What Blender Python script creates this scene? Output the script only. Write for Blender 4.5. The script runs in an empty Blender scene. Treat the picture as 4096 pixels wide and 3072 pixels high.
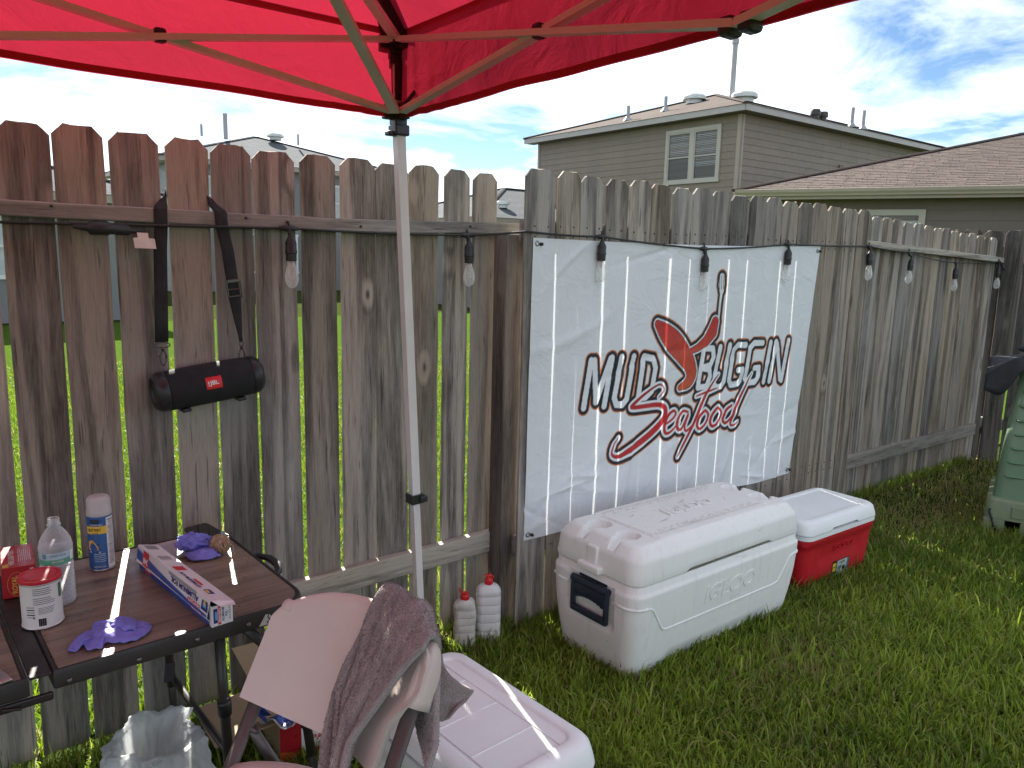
import bpy, bmesh, math, random
import numpy as np
from mathutils import Vector, Matrix

random.seed(7)
RNG = np.random.default_rng(11)
sc = bpy.context.scene
COL = sc.collection

# ------------------------------------------------------------------ camera
cam_data = bpy.data.cameras.new('camera')
cam_data.sensor_width = 36.0
cam_data.lens = 27.0
cam_data.clip_start = 0.02
cam_data.clip_end = 2000.0
camera = bpy.data.objects.new('camera', cam_data)
COL.objects.link(camera)
camera.matrix_world = Matrix(((0.7908, 0.0825, -0.6065, 0.0),
                              (-0.6117, 0.1452, -0.7777, -2.4548),
                              (0.0239, 0.9860, 0.1653, 1.5584),
                              (0, 0, 0, 1)))
sc.camera = camera

# ------------------------------------------------------------------ sky, sun, exposure
SUN_EL = math.radians(35.0)
SUN_AZ = math.radians(14.5)          # from +Y towards +X
sun_dir = Vector((math.sin(SUN_AZ) * math.cos(SUN_EL), math.cos(SUN_AZ) * math.cos(SUN_EL), math.sin(SUN_EL)))

world = bpy.data.worlds.new('World')
sc.world = world
world.use_nodes = True
wt = world.node_tree
for n in list(wt.nodes):
    wt.nodes.remove(n)
wo = wt.nodes.new('ShaderNodeOutputWorld')
wb = wt.nodes.new('ShaderNodeBackground')
wb.inputs['Strength'].default_value = 0.055
sky = wt.nodes.new('ShaderNodeTexSky')
sky.sky_type = 'NISHITA'
sky.sun_disc = False
sky.sun_elevation = SUN_EL
sky.sun_rotation = SUN_AZ
sky.air_density = 0.8
sky.dust_density = 0.05
sky.ozone_density = 1.6
# clouds: noise on the view direction projected on a flat layer
tc = wt.nodes.new('ShaderNodeTexCoord')
sep = wt.nodes.new('ShaderNodeSeparateXYZ')
wt.links.new(tc.outputs['Generated'], sep.inputs[0])


def wmath(op, a, b=None, clamp=False):
    n = wt.nodes.new('ShaderNodeMath')
    n.operation = op
    n.use_clamp = clamp
    for i, v in enumerate((a, b)):
        if v is None:
            continue
        if isinstance(v, (int, float)):
            n.inputs[i].default_value = v
        else:
            wt.links.new(v, n.inputs[i])
    return n.outputs[0]


zc = wmath('ADD', wmath('MAXIMUM', sep.outputs['Z'], 0.0), 0.13)
cx = wmath('DIVIDE', sep.outputs['X'], zc)
cy = wmath('DIVIDE', sep.outputs['Y'], zc)
comb = wt.nodes.new('ShaderNodeCombineXYZ')
wt.links.new(cx, comb.inputs[0])
wt.links.new(cy, comb.inputs[1])
comb.inputs[2].default_value = 9.1
ns = wt.nodes.new('ShaderNodeTexNoise')
ns.inputs['Scale'].default_value = 1.15
ns.inputs['Detail'].default_value = 9.0
ns.inputs['Roughness'].default_value = 0.60
ns.inputs['Distortion'].default_value = 0.35
wt.links.new(comb.outputs[0], ns.inputs['Vector'])
rp = wt.nodes.new('ShaderNodeValToRGB')
rp.color_ramp.elements[0].position = 0.38
rp.color_ramp.elements[0].color = (0.0, 0.0, 0.0, 1)
rp.color_ramp.elements[1].position = 0.70
rp.color_ramp.elements[1].color = (1.0, 1.0, 1.0, 1)
wt.links.new(ns.outputs['Fac'], rp.inputs[0])
mixc = wt.nodes.new('ShaderNodeMixRGB')
mixc.blend_type = 'MIX'
wt.links.new(wmath('MULTIPLY', rp.outputs[0], 0.88), mixc.inputs[0])
hsv = wt.nodes.new('ShaderNodeHueSaturation')
hsv.inputs['Value'].default_value = 0.66
hsv.inputs['Saturation'].default_value = 1.1
wt.links.new(sky.outputs[0], hsv.inputs['Color'])
wt.links.new(hsv.outputs[0], mixc.inputs[1])
ns2 = wt.nodes.new('ShaderNodeTexNoise')
ns2.inputs['Scale'].default_value = 3.0
ns2.inputs['Detail'].default_value = 5.0
wt.links.new(comb.outputs[0], ns2.inputs['Vector'])
rp2 = wt.nodes.new('ShaderNodeValToRGB')
rp2.color_ramp.elements[0].position = 0.3
rp2.color_ramp.elements[0].color = (9.5, 10.0, 10.6, 1)
rp2.color_ramp.elements[1].position = 0.7
rp2.color_ramp.elements[1].color = (15.5, 15.5, 15.3, 1)
wt.links.new(ns2.outputs['Fac'], rp2.inputs[0])
wt.links.new(rp2.outputs[0], mixc.inputs[2])
wt.links.new(mixc.outputs[0], wb.inputs['Color'])
wt.links.new(wb.outputs[0], wo.inputs['Surface'])

sun_data = bpy.data.lights.new('sun', 'SUN')
sun_data.energy = 4.6
sun_data.angle = math.radians(0.53)
sun_data.color = (1.0, 0.95, 0.86)
sun = bpy.data.objects.new('sun', sun_data)
COL.objects.link(sun)
sun.rotation_euler = (-sun_dir).to_track_quat('-Z', 'Y').to_euler()
sun.location = (4, 10, 12)

sc.view_settings.view_transform = 'Standard'
sc.view_settings.look = 'None'
sc.view_settings.exposure = 2.05
sc.view_settings.gamma = 1.0
sc.view_settings.use_curve_mapping = False
sc.render.engine = 'CYCLES'
sc.cycles.max_bounces = 10
sc.cycles.transmission_bounces = 6
sc.cycles.transparent_max_bounces = 8
sc.cycles.sample_clamp_indirect = 6.0
sc.cycles.use_denoising = True


# ------------------------------------------------------------------ helpers
def srgb(r, g, b):
    f = lambda c: (c / 255) / 12.92 if c / 255 <= 0.04045 else ((c / 255 + 0.055) / 1.055) ** 2.4
    return (f(r), f(g), f(b), 1.0)


def tag(o, label=None, cat=None, group=None, kind=None):
    if label:
        o['label'] = label
    if cat:
        o['category'] = cat
    if group:
        o['group'] = group
    if kind:
        o['kind'] = kind
    return o


def thing(name, label, cat, loc=(0, 0, 0), rz=0.0, group=None):
    o = bpy.data.objects.new(name, None)
    o.empty_display_size = 0.05
    COL.objects.link(o)
    o.location = loc
    o.rotation_euler = (0, 0, rz)
    return tag(o, label, cat, group)


def mesh(name, verts, faces, material, parent=None, smooth=False, loc=None, rot=None):
    me = bpy.data.meshes.new(name)
    me.from_pydata([tuple(v) for v in verts], [], faces)
    me.update()
    if smooth:
        me.polygons.foreach_set('use_smooth', [True] * len(me.polygons))
    if material is not None:
        me.materials.append(material)
    return place(name, me, parent, loc, rot)


def place(name, me, parent=None, loc=None, rot=None):
    o = bpy.data.objects.new(name, me)
    COL.objects.link(o)
    if parent is not None:
        o.parent = parent
    if loc is not None:
        o.location = loc
    if rot is not None:
        o.rotation_euler = rot
    return o


class MB:
    """collects shapes; build() links them as one mesh object"""

    def __init__(self):
        self.v = []
        self.f = []

    def add(self, vs, fs):
        b = len(self.v)
        self.v += [Vector(v) for v in vs]
        self.f += [tuple(i + b for i in f) for f in fs]
        return self

    def box(self, c, s, bevel=0.0, rot=None, seg=2):
        bm = bmesh.new()
        bmesh.ops.create_cube(bm, size=1.0)
        for v in bm.verts:
            v.co = Vector((v.co.x * s[0], v.co.y * s[1], v.co.z * s[2]))
        if bevel > 0:
            bmesh.ops.bevel(bm, geom=list(bm.edges), offset=bevel, segments=seg, profile=0.5, affect='EDGES')
        R = rot if rot is not None else Matrix.Identity(3)
        bm.verts.ensure_lookup_table()
        vs = [R @ v.co + Vector(c) for v in bm.verts]
        fs = [[v.index for v in f.verts] for f in bm.faces]
        bm.free()
        return self.add(vs, fs)

    def loft(self, rings, cap0=True, cap1=True, closed=True):
        n = len(rings[0])
        vs = [p for r in rings for p in r]
        fs = []
        for i in range(len(rings) - 1):
            for j in range(n if closed else n - 1):
                k = (j + 1) % n
                fs.append((i * n + j, i * n + k, (i + 1) * n + k, (i + 1) * n + j))
        if cap0:
            fs.append(tuple(range(n - 1, -1, -1)))
        if cap1:
            fs.append(tuple((len(rings) - 1) * n + j for j in range(n)))
        return self.add(vs, fs)

    def tube(self, pts, r, n=8, square=False, caps=True, flat=None, up=None):
        pts = [Vector(p) for p in pts]
        rings = []
        m = len(pts)
        upv = Vector(up) if up is not None else None
        prev = None
        for i in range(m):
            if i == 0:
                d = pts[1] - pts[0]
            elif i == m - 1:
                d = pts[-1] - pts[-2]
            else:
                d = (pts[i + 1] - pts[i]).normalized() + (pts[i] - pts[i - 1]).normalized()
            if d.length < 1e-9:
                d = Vector((0, 0, 1))
            d.normalize()
            if prev is None:
                a = upv if upv is not None else (Vector((0, 0, 1)) if abs(d.z) < 0.9 else Vector((0, 1, 0)))
            else:
                a = prev
            s = d.cross(a)
            if s.length < 1e-6:
                s = d.orthogonal()
            s.normalize()
            a2 = s.cross(d).normalized()
            prev = a2
            rr = r[i] if isinstance(r, (list, tuple)) else r
            ra = rr
            rb = rr if flat is None else rr * flat
            ring = []
            if square:
                for (x, y) in ((-1, -1), (1, -1), (1, 1), (-1, 1)):
                    ring.append(pts[i] + s * x * ra + a2 * y * rb)
            else:
                for k in range(n):
                    t = 2 * math.pi * k / n
                    ring.append(pts[i] + s * math.cos(t) * ra + a2 * math.sin(t) * rb)
            rings.append(ring)
        return self.loft(rings, caps, caps)

    def lathe(self, prof, n=24, c=(0, 0, 0), axis=None):
        R = axis if axis is not None else Matrix.Identity(3)
        rings = []
        for (r, z) in prof:
            rings.append([R @ Vector((r * math.cos(2 * math.pi * k / n), r * math.sin(2 * math.pi * k / n), z)) + Vector(c) for k in range(n)])
        return self.loft(rings, True, True)

    def grid(self, fn, nu, nv):
        vs = [fn(i / nu, j / nv) for j in range(nv + 1) for i in range(nu + 1)]
        fs = []
        for j in range(nv):
            for i in range(nu):
                a = j * (nu + 1) + i
                fs.append((a, a + 1, a + nu + 2, a + nu + 1))
        return self.add(vs, fs)

    def build(self, name, material, parent=None, smooth=False, loc=None, rot=None, angle=None):
        o = mesh(name, self.v, self.f, material, parent, smooth, loc, rot)
        if angle is not None:
            sharp(o.data, angle)
        return o


def sharp(me, angle=35):
    """smooth shading with the edges sharper than angle kept hard"""
    me.polygons.foreach_set('use_smooth', [True] * len(me.polygons))
    try:
        me.set_sharp_from_angle(angle=math.radians(angle))
    except Exception:
        pass


def rrect(hx, hy, r, z, n=6, c=(0, 0)):
    """rounded rectangle ring, counter-clockwise"""
    r = min(r, hx - 1e-4, hy - 1e-4)
    pts = []
    for (sx, sy, a0) in ((1, 1, 0), (-1, 1, 90), (-1, -1, 180), (1, -1, 270)):
        for k in range(n + 1):
            a = math.radians(a0 + 90 * k / n)
            pts.append(Vector((c[0] + sx * (hx - r) + r * math.cos(a), c[1] + sy * (hy - r) + r * math.sin(a), z)))
    return pts


def rotm(rx=0, ry=0, rz=0):
    return (Matrix.Rotation(rz, 3, 'Z') @ Matrix.Rotation(ry, 3, 'Y') @ Matrix.Rotation(rx, 3, 'X'))


def solidify(o, t, offset=-1):
    m = o.modifiers.new('solid', 'SOLIDIFY')
    m.thickness = t
    m.offset = offset
    return o


_text_cache = {}


def text_mesh(s, bold=0.0, shear=0.0):
    key = (s, bold, shear)
    if key in _text_cache:
        return _text_cache[key]
    cu = bpy.data.curves.new('text', 'FONT')
    cu.body = s
    cu.align_x = 'CENTER'
    cu.align_y = 'CENTER'
    cu.offset = bold
    cu.shear = shear
    cu.resolution_u = 3
    ob = bpy.data.objects.new('text', cu)
    COL.objects.link(ob)
    dg = bpy.context.evaluated_depsgraph_get()
    dg.update()
    me = bpy.data.meshes.new_from_object(ob.evaluated_get(dg))
    bpy.data.objects.remove(ob)
    vs = np.array([v.co[:] for v in me.vertices]).reshape(-1, 3)
    fs = [tuple(p.vertices) for p in me.polygons]
    lo, hi = vs.min(0), vs.max(0)
    vs = (vs - (lo + hi) / 2)
    vs[:, 0] /= max(hi[0] - lo[0], 1e-6)
    vs[:, 1] /= max(hi[1] - lo[1], 1e-6)
    bpy.data.meshes.remove(me)
    _text_cache[key] = (vs, fs)
    return _text_cache[key]


def lettering(s, o, x, y, w, h, material, parent, bold=0.0, shear=0.0, thick=0.0, name='lettering', warp=None, rot=None):
    """flat print: text fitted to w x h centred at o in the plane of unit axes x, y"""
    vs, fs = text_mesh(s, bold, shear)
    o, x, y = Vector(o), Vector(x).normalized(), Vector(y).normalized()
    n = x.cross(y)
    out = []
    for v in vs:
        p = o + x * (v[0] * w) + y * (v[1] * h)
        out.append(warp(p) if warp else p)
    b = MB().add(out, fs)
    if thick:
        bm = bmesh.new()
        vv = [bm.verts.new(p) for p in b.v]
        for f in b.f:
            try:
                bm.faces.new([vv[i] for i in f])
            except ValueError:
                pass
        r = bmesh.ops.extrude_face_region(bm, geom=list(bm.faces))
        for g in r['geom']:
            if isinstance(g, bmesh.types.BMVert):
                g.co += n * thick
        bm.normal_update()
        me = bpy.data.meshes.new(name)
        bm.to_mesh(me)
        bm.free()
        me.materials.append(material)
        return place(name, me, parent)
    return b.build(name, material, parent)


def quad(b, o, x, y, w, h):
    """flat rectangle centred at o"""
    o, x, y = Vector(o), Vector(x).normalized(), Vector(y).normalized()
    return b.add([o - x * w / 2 - y * h / 2, o + x * w / 2 - y * h / 2, o + x * w / 2 + y * h / 2, o - x * w / 2 + y * h / 2], [(0, 1, 2, 3)])


# ------------------------------------------------------------------ materials
class NT:
    def __init__(self, name):
        self.m = bpy.data.materials.new(name)
        self.m.use_nodes = True
        self.t = self.m.node_tree
        self.bsdf = next(n for n in self.t.nodes if n.type == 'BSDF_PRINCIPLED')
        self.out = next(n for n in self.t.nodes if n.type == 'OUTPUT_MATERIAL')

    def n(self, typ, **kw):
        nd = self.t.nodes.new(typ)
        for k, v in kw.items():
            setattr(nd, k, v)
        return nd

    def link(self, a, b):
        self.t.links.new(a, b)

    def coords(self, scale=(1, 1, 1), kind='Object', rand=False):
        tcn = self.n('ShaderNodeTexCoord')
        mp = self.n('ShaderNodeMapping')
        mp.inputs['Scale'].default_value = scale
        self.link(tcn.outputs[kind], mp.inputs['Vector'])
        if rand:
            oi = self.n('ShaderNodeObjectInfo')
            mu = self.n('ShaderNodeVectorMath', operation='SCALE')
            cb = self.n('ShaderNodeCombineXYZ')
            self.link(oi.outputs['Random'], cb.inputs[0])
            self.link(oi.outputs['Random'], cb.inputs[1])
            self.link(oi.outputs['Random'], cb.inputs[2])
            mu.inputs['Scale'].default_value = 37.0
            self.link(cb.outputs[0], mu.inputs[0])
            self.link(mu.outputs[0], mp.inputs['Location'])
        return mp.outputs[0]

    def noise(self, vec, scale, detail=4, rough=0.55, dist=0.0):
        nd = self.n('ShaderNodeTexNoise')
        nd.inputs['Scale'].default_value = scale
        nd.inputs['Detail'].default_value = detail
        nd.inputs['Roughness'].default_value = rough
        nd.inputs['Distortion'].default_value = dist
        self.link(vec, nd.inputs['Vector'])
        return nd.outputs['Fac']

    def ramp(self, fac, stops):
        r = self.n('ShaderNodeValToRGB')
        e = r.color_ramp.elements
        while len(e) < len(stops):
            e.new(0.5)
        for i, (p, c) in enumerate(stops):
            e[i].position = p
            e[i].color = c if len(c) == 4 else (*c, 1)
        self.link(fac, r.inputs[0])
        return r.outputs[0]

    def mix(self, fac, a, b, mode='MIX'):
        m = self.n('ShaderNodeMixRGB', blend_type=mode)
        for i, v in enumerate((fac, a, b)):
            if hasattr(v, 'is_linked') or hasattr(v, 'links'):
                self.link(v, m.inputs[i])
            elif isinstance(v, (int, float)):
                m.inputs[i].default_value = v
            else:
                m.inputs[i].default_value = v if len(v) == 4 else (*v, 1)
        return m.outputs[0]

    def math(self, op, a, b=None, clamp=False):
        m = self.n('ShaderNodeMath', operation=op, use_clamp=clamp)
        for i, v in enumerate((a, b)):
            if v is None:
                continue
            if isinstance(v, (int, float)):
                m.inputs[i].default_value = v
            else:
                self.link(v, m.inputs[i])
        return m.outputs[0]

    def bump(self, h, strength=0.3, dist=0.002, normal=None):
        b = self.n('ShaderNodeBump')
        b.inputs['Strength'].default_value = strength
        b.inputs['Distance'].default_value = dist
        self.link(h, b.inputs['Height'])
        if normal is not None:
            self.link(normal, b.inputs['Normal'])
        return b.outputs[0]

    def set(self, **kw):
        for k, v in kw.items():
            i = self.bsdf.inputs[k.replace('_', ' ')]
            if hasattr(v, 'links'):
                self.link(v, i)
            else:
                i.default_value = v
        return self

    def translucent(self, color, fac):
        tr = self.n('ShaderNodeBsdfTranslucent')
        if hasattr(color, 'links'):
            self.link(color, tr.inputs[0])
        else:
            tr.inputs[0].default_value = color
        ms = self.n('ShaderNodeMixShader')
        ms.inputs[0].default_value = fac
        self.link(self.bsdf.outputs[0], ms.inputs[1])
        self.link(tr.outputs[0], ms.inputs[2])
        self.link(ms.outputs[0], self.out.inputs['Surface'])
        return ms


def plain(name, color, rough=0.5, var=0.12, scale=8.0, bump=0.0, bscale=150.0, bdist=0.001, metallic=0.0, trans=0.0, rand=0.0, spec=0.5, dirt=None, kind='Object'):
    """principled surface with a little uneven colour, wear and relief"""
    t = NT(name)
    c = color if len(color) == 4 else (*color, 1)
    vec = t.coords(kind=kind)
    nz = t.noise(vec, scale, 5, 0.6)
    lo = tuple(x * (1 - var) for x in c[:3]) + (1,)
    hi = tuple(min(1, x * (1 + var)) for x in c[:3]) + (1,)
    col = t.ramp(nz, [(0.3, lo), (0.7, hi)])
    if dirt:
        dcol, amount, dscale = dirt
        dn = t.noise(vec, dscale, 8, 0.7, 0.3)
        df = t.ramp(dn, [(0.52, (0, 0, 0)), (0.74, (amount,) * 3)])
        col = t.mix(df, col, dcol)
    if rand:
        oi = t.n('ShaderNodeObjectInfo')
        f = t.math('ADD', t.math('MULTIPLY', oi.outputs['Random'], 2 * rand), 1 - rand)
        hs = t.n('ShaderNodeHueSaturation')
        t.link(f, hs.inputs['Value'])
        t.link(col, hs.inputs['Color'])
        col = hs.outputs[0]
    t.set(Base_Color=col, Metallic=metallic)
    t.bsdf.inputs['Specular IOR Level'].default_value = spec
    rn = t.noise(vec, scale * 3, 4)
    rr = t.ramp(rn, [(0.3, (max(0, rough - 0.08),) * 3), (0.7, (min(1, rough + 0.08),) * 3)])
    t.set(Roughness=rr)
    if bump:
        bn = t.noise(vec, bscale, 4, 0.6)
        t.set(Normal=t.bump(bn, bump, bdist))
    if trans:
        t.translucent(col, trans)
    return t.m


def wood(name, dark, light, grey, knots=True, rand=0.28, greyness=0.5, long_axis='Z'):
    """weathered timber: long grain, cathedral rings, knots, pale raised weathering; one grain per object"""
    t = NT(name)
    ax = {'X': (0, 1, 2), 'Y': (1, 0, 2), 'Z': (2, 0, 1)}[long_axis]
    s = [1, 1, 1]
    s[ax[0]] = 0.055
    vec = t.coords(tuple(s), rand=True)
    # knots bend the grain
    s2 = [1, 1, 1]
    s2[ax[0]] = 0.45
    kv = t.coords(tuple(s2), rand=True)
    vo = t.n('ShaderNodeTexVoronoi', feature='F1')
    vo.inputs['Scale'].default_value = 4.6
    vo.inputs['Randomness'].default_value = 1.0
    t.link(kv, vo.inputs['Vector'])
    kd = vo.outputs['Distance']
    knot = t.ramp(kd, [(0.040, (1, 1, 1)), (0.062, (0, 0, 0))])
    halo = t.ramp(kd, [(0.04, (1, 1, 1)), (0.17, (0, 0, 0))])
    # ring pattern
    wv = t.noise(vec, 7.0, 3, 0.5, 0.6)
    rings = t.math('ADD', t.math('MULTIPLY', wv, 26.0), t.math('MULTIPLY', halo, 5.0))
    ringf = t.math('SINE', rings)
    ringf = t.math('ADD', t.math('MULTIPLY', ringf, 0.5), 0.5)
    fine = t.noise(vec, 190.0, 6, 0.72)
    med = t.noise(vec, 45.0, 4, 0.6)
    crack = t.ramp(t.noise(vec, 115.0, 3, 0.5, 0.4), [(0.29, (0, 0, 0)), (0.37, (1, 1, 1))])
    g = t.math('ADD', t.math('MULTIPLY', ringf, 0.36), t.math('ADD', t.math('MULTIPLY', fine, 0.46), t.math('MULTIPLY', med, 0.28)))
    col = t.ramp(g, [(0.34, dark), (0.70, light)])
    wide = t.noise(t.coords((1.6, 1.6, 0.9) if long_axis == 'Z' else (0.9, 1.6, 1.6), rand=True), 2.6, 5, 0.6)
    col = t.mix(t.ramp(wide, [(0.36, (0, 0, 0)), (0.66, (greyness,) * 3)]), col, t.mix(0.55, grey, col, 'MULTIPLY') if False else grey)
    col = t.mix(t.math('MULTIPLY', t.math('SUBTRACT', 1.0, crack), 0.55), col, tuple(c * 0.25 for c in dark[:3]))
    colf = t.math('ADD', t.math('MULTIPLY', fine, 0.8), 0.6)
    hs0 = t.n('ShaderNodeHueSaturation')
    t.link(colf, hs0.inputs['Value'])
    t.link(col, hs0.inputs['Color'])
    col = hs0.outputs[0]
    if knots:
        col = t.mix(t.math('MULTIPLY', knot, 0.8), col, tuple(c * 0.32 for c in dark[:3]))
    oi = t.n('ShaderNodeObjectInfo')
    val = t.math('ADD', t.math('MULTIPLY', oi.outputs['Random'], 2 * rand), 1 - rand)
    hs = t.n('ShaderNodeHueSaturation')
    sat = t.math('ADD', t.math('MULTIPLY', t.math('FRACT', t.math('MULTIPLY', oi.outputs['Random'], 7.3)), 0.5), 0.45)
    t.link(sat, hs.inputs['Saturation'])
    t.link(val, hs.inputs['Value'])
    t.link(col, hs.inputs['Color'])
    t.set(Base_Color=hs.outputs[0], Roughness=0.88)
    t.bsdf.inputs['Specular IOR Level'].default_value = 0.25
    hgt = t.math('ADD', t.math('MULTIPLY', fine, 0.5), t.math('ADD', t.math('MULTIPLY', crack, 0.5), t.math('MULTIPLY', ringf, 0.35)))
    if knots:
        hgt = t.math('SUBTRACT', hgt, t.math('MULTIPLY', knot, 0.6))
    t.set(Normal=t.bump(hgt, 0.65, 0.0022))
    return t.m


M = {}
M['fence'] = wood('weathered_fence_wood', (0.086, 0.066, 0.046, 1), (0.335, 0.268, 0.196, 1), (0.285, 0.256, 0.215, 1))
M['rail'] = wood('weathered_rail_wood', (0.105, 0.086, 0.066, 1), (0.34, 0.29, 0.225, 1), (0.34, 0.31, 0.265, 1), knots=False, long_axis='X', greyness=0.8)
M['fence_brown'] = wood('brown_post_wood', (0.050, 0.034, 0.024, 1), (0.19, 0.125, 0.085, 1), (0.16, 0.13, 0.11, 1), greyness=0.3)
# ================================================================== the ground
def ground_mat():
    t = NT('lawn_soil')
    vec = t.coords()
    a = t.noise(vec, 1.3, 6, 0.6)
    b = t.noise(vec, 60.0, 5, 0.7)
    c1 = t.ramp(b, [(0.3, (0.020, 0.030, 0.008)), (0.7, (0.060, 0.085, 0.022))])
    c2 = t.ramp(b, [(0.3, (0.045, 0.035, 0.018)), (0.7, (0.11, 0.095, 0.045))])
    col = t.mix(t.ramp(a, [(0.52, (0, 0, 0)), (0.68, (0.7, 0.7, 0.7))]), c1, c2)
    t.set(Base_Color=col, Roughness=1.0, Normal=t.bump(b, 0.8, 0.02))
    t.bsdf.inputs['Specular IOR Level'].default_value = 0.0
    return t.m


M['soil'] = ground_mat()
gv, gf = [], []
ring = [0, 8, 16, 30, 80, 300, 900]
bm = bmesh.new()
bmesh.ops.create_grid(bm, x_segments=60, y_segments=60, size=30)
for v in bm.verts:
    v.co.x += 5
    v.co.z = -0.012 + 0.010 * math.sin(v.co.x * 1.7) * math.cos(v.co.y * 2.1)
me = bpy.data.meshes.new('ground')
bm.to_mesh(me)
bm.free()
me.materials.append(M['soil'])
tag(place('ground', me), kind='structure')
fv = [(-900, -900, -0.15), (900, -900, -0.15), (900, 900, -0.15), (-900, 900, -0.15)]
tag(mesh('terrain', fv, [(0, 1, 2, 3)], M['soil']), kind='structure')


M['far_lawn'] = plain('sunlit_turf', (0.060, 0.105, 0.016), 0.9, var=0.45, scale=30, bump=0.8, bscale=90, bdist=0.02, spec=0.0)
tag(mesh('far_lawn', [(-40, 0.14, -0.001), (60, 0.14, -0.001), (60, 15.0, 0.003), (-40, 15.0, 0.003)], [(0, 1, 2, 3)], M['far_lawn']), kind='structure')


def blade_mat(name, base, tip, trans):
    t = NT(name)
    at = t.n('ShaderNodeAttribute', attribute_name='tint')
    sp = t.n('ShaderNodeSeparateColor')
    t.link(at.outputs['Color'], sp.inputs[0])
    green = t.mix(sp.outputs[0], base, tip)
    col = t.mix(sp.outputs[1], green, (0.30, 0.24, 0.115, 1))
    t.set(Base_Color=col, Roughness=0.48)
    t.bsdf.inputs['Specular IOR Level'].default_value = 0.35
    tr = t.n('ShaderNodeHueSaturation')
    tr.inputs['Value'].default_value = 1.5
    tr.inputs['Saturation'].default_value = 1.05
    t.link(col, tr.inputs['Color'])
    t.translucent(tr.outputs[0], trans)
    return t.m


M['blade'] = blade_mat('grass_blade', (0.085, 0.140, 0.018, 1), (0.37, 0.46, 0.070, 1), 0.42)


M['blade_far'] = blade_mat('far_grass_blade', (0.075, 0.120, 0.010, 1), (0.185, 0.250, 0.022, 1), 0.45)


def vnoise(x, y, s, seed=0):
    """cheap smooth value noise in numpy"""
    r = np.random.default_rng(seed)
    tb = r.random((64, 64))
    xs, ys = x * s, y * s
    xi, yi = np.floor(xs).astype(int), np.floor(ys).astype(int)
    fx, fy = xs - xi, ys - yi
    fx, fy = fx * fx * (3 - 2 * fx), fy * fy * (3 - 2 * fy)
    g = lambda a, b: tb[a % 64, b % 64]
    return (g(xi, yi) * (1 - fx) + g(xi + 1, yi) * fx) * (1 - fy) + (g(xi, yi + 1) * (1 - fx) + g(xi + 1, yi + 1) * fx) * fy


def grass(name, label, X, Y, hgt, wid, dry, mat, seed=1, lean=0.55, segs=3):
    r = np.random.default_rng(seed)
    n = len(X)
    az = r.uniform(0, 2 * np.pi, n)
    fz = r.uniform(0, 2 * np.pi, n)
    ln = hgt * r.uniform(0.55, 1.25, n)
    w = wid * r.uniform(0.7, 1.3, n)
    bend = np.abs(r.normal(0, lean, n)) + 0.1
    V = np.zeros((n, segs * 2 + 1, 3))
    px, py, pz = X.copy(), Y.copy(), -0.012 + np.zeros(n)
    ang = bend * 0.35
    for k in range(segs + 1):
        ww = w * (1 - 0.15 * k) if k < segs else 0 * w
        dx, dy = np.cos(fz) * ww / 2, np.sin(fz) * ww / 2
        if k < segs:
            V[:, 2 * k] = np.stack([px - dx, py - dy, pz], 1)
            V[:, 2 * k + 1] = np.stack([px + dx, py + dy, pz], 1)
        else:
            V[:, 2 * k] = np.stack([px, py, pz], 1)
        st = ln / segs
        px = px + np.cos(az) * np.sin(ang) * st
        py = py + np.sin(az) * np.sin(ang) * st
        pz = pz + np.cos(ang) * st
        ang = ang + bend * 0.75
    nv = segs * 2 + 1
    base = (np.arange(n) * nv)[:, None]
    tris = []
    for k in range(segs - 1):
        a = 2 * k
        tris += [[a, a + 1, a + 3], [a, a + 3, a + 2]]
    tris += [[2 * segs - 2, 2 * segs - 1, 2 * segs]]
    T = np.array(tris)
    F = (base[:, :, None] + T[None]).reshape(-1, 3)
    me = bpy.data.meshes.new(name)
    me.vertices.add(n * nv)
    me.vertices.foreach_set('co', V.reshape(-1).astype(np.float32))
    me.loops.add(F.size)
    me.loops.foreach_set('vertex_index', F.reshape(-1).astype(np.int32))
    me.polygons.add(len(F))
    me.polygons.foreach_set('loop_start', (np.arange(len(F)) * 3).astype(np.int32))
    me.polygons.foreach_set('loop_total', np.full(len(F), 3, np.int32))
    me.polygons.foreach_set('use_smooth', np.ones(len(F), bool))
    me.update()
    me.validate()
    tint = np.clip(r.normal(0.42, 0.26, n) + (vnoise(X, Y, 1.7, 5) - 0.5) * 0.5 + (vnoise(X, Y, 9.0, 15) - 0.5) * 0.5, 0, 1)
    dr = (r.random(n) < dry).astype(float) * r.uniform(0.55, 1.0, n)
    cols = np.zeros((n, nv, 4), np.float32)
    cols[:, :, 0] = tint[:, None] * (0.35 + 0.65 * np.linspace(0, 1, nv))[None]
    cols[:, :, 1] = dr[:, None]
    cols[:, :, 3] = 1
    ca = me.color_attributes.new('tint', 'FLOAT_COLOR', 'POINT')
    ca.data.foreach_set('color', cols.reshape(-1))
    me.materials.append(mat)
    o = place(name, me)
    return tag(o, label, 'grass', kind='stuff')


def scatter(n, x0, x1, y0, y1, seed, keep):
    r = np.random.default_rng(seed)
    X = r.uniform(x0, x1, n)
    Y = r.uniform(y0, y1, n)
    k = keep(X, Y, r)
    return X[k], Y[k]


FOOT = [(1.985, 3.005, -0.645, -0.285), (3.27, 3.83, -0.575, -0.275), (0.93, 1.25, -1.20, -0.66),
        (1.59, 1.67, -0.14, -0.06), (1.70, 1.79, -0.15, -0.06), (4.95, 5.9, -1.6, -0.72)]


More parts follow.
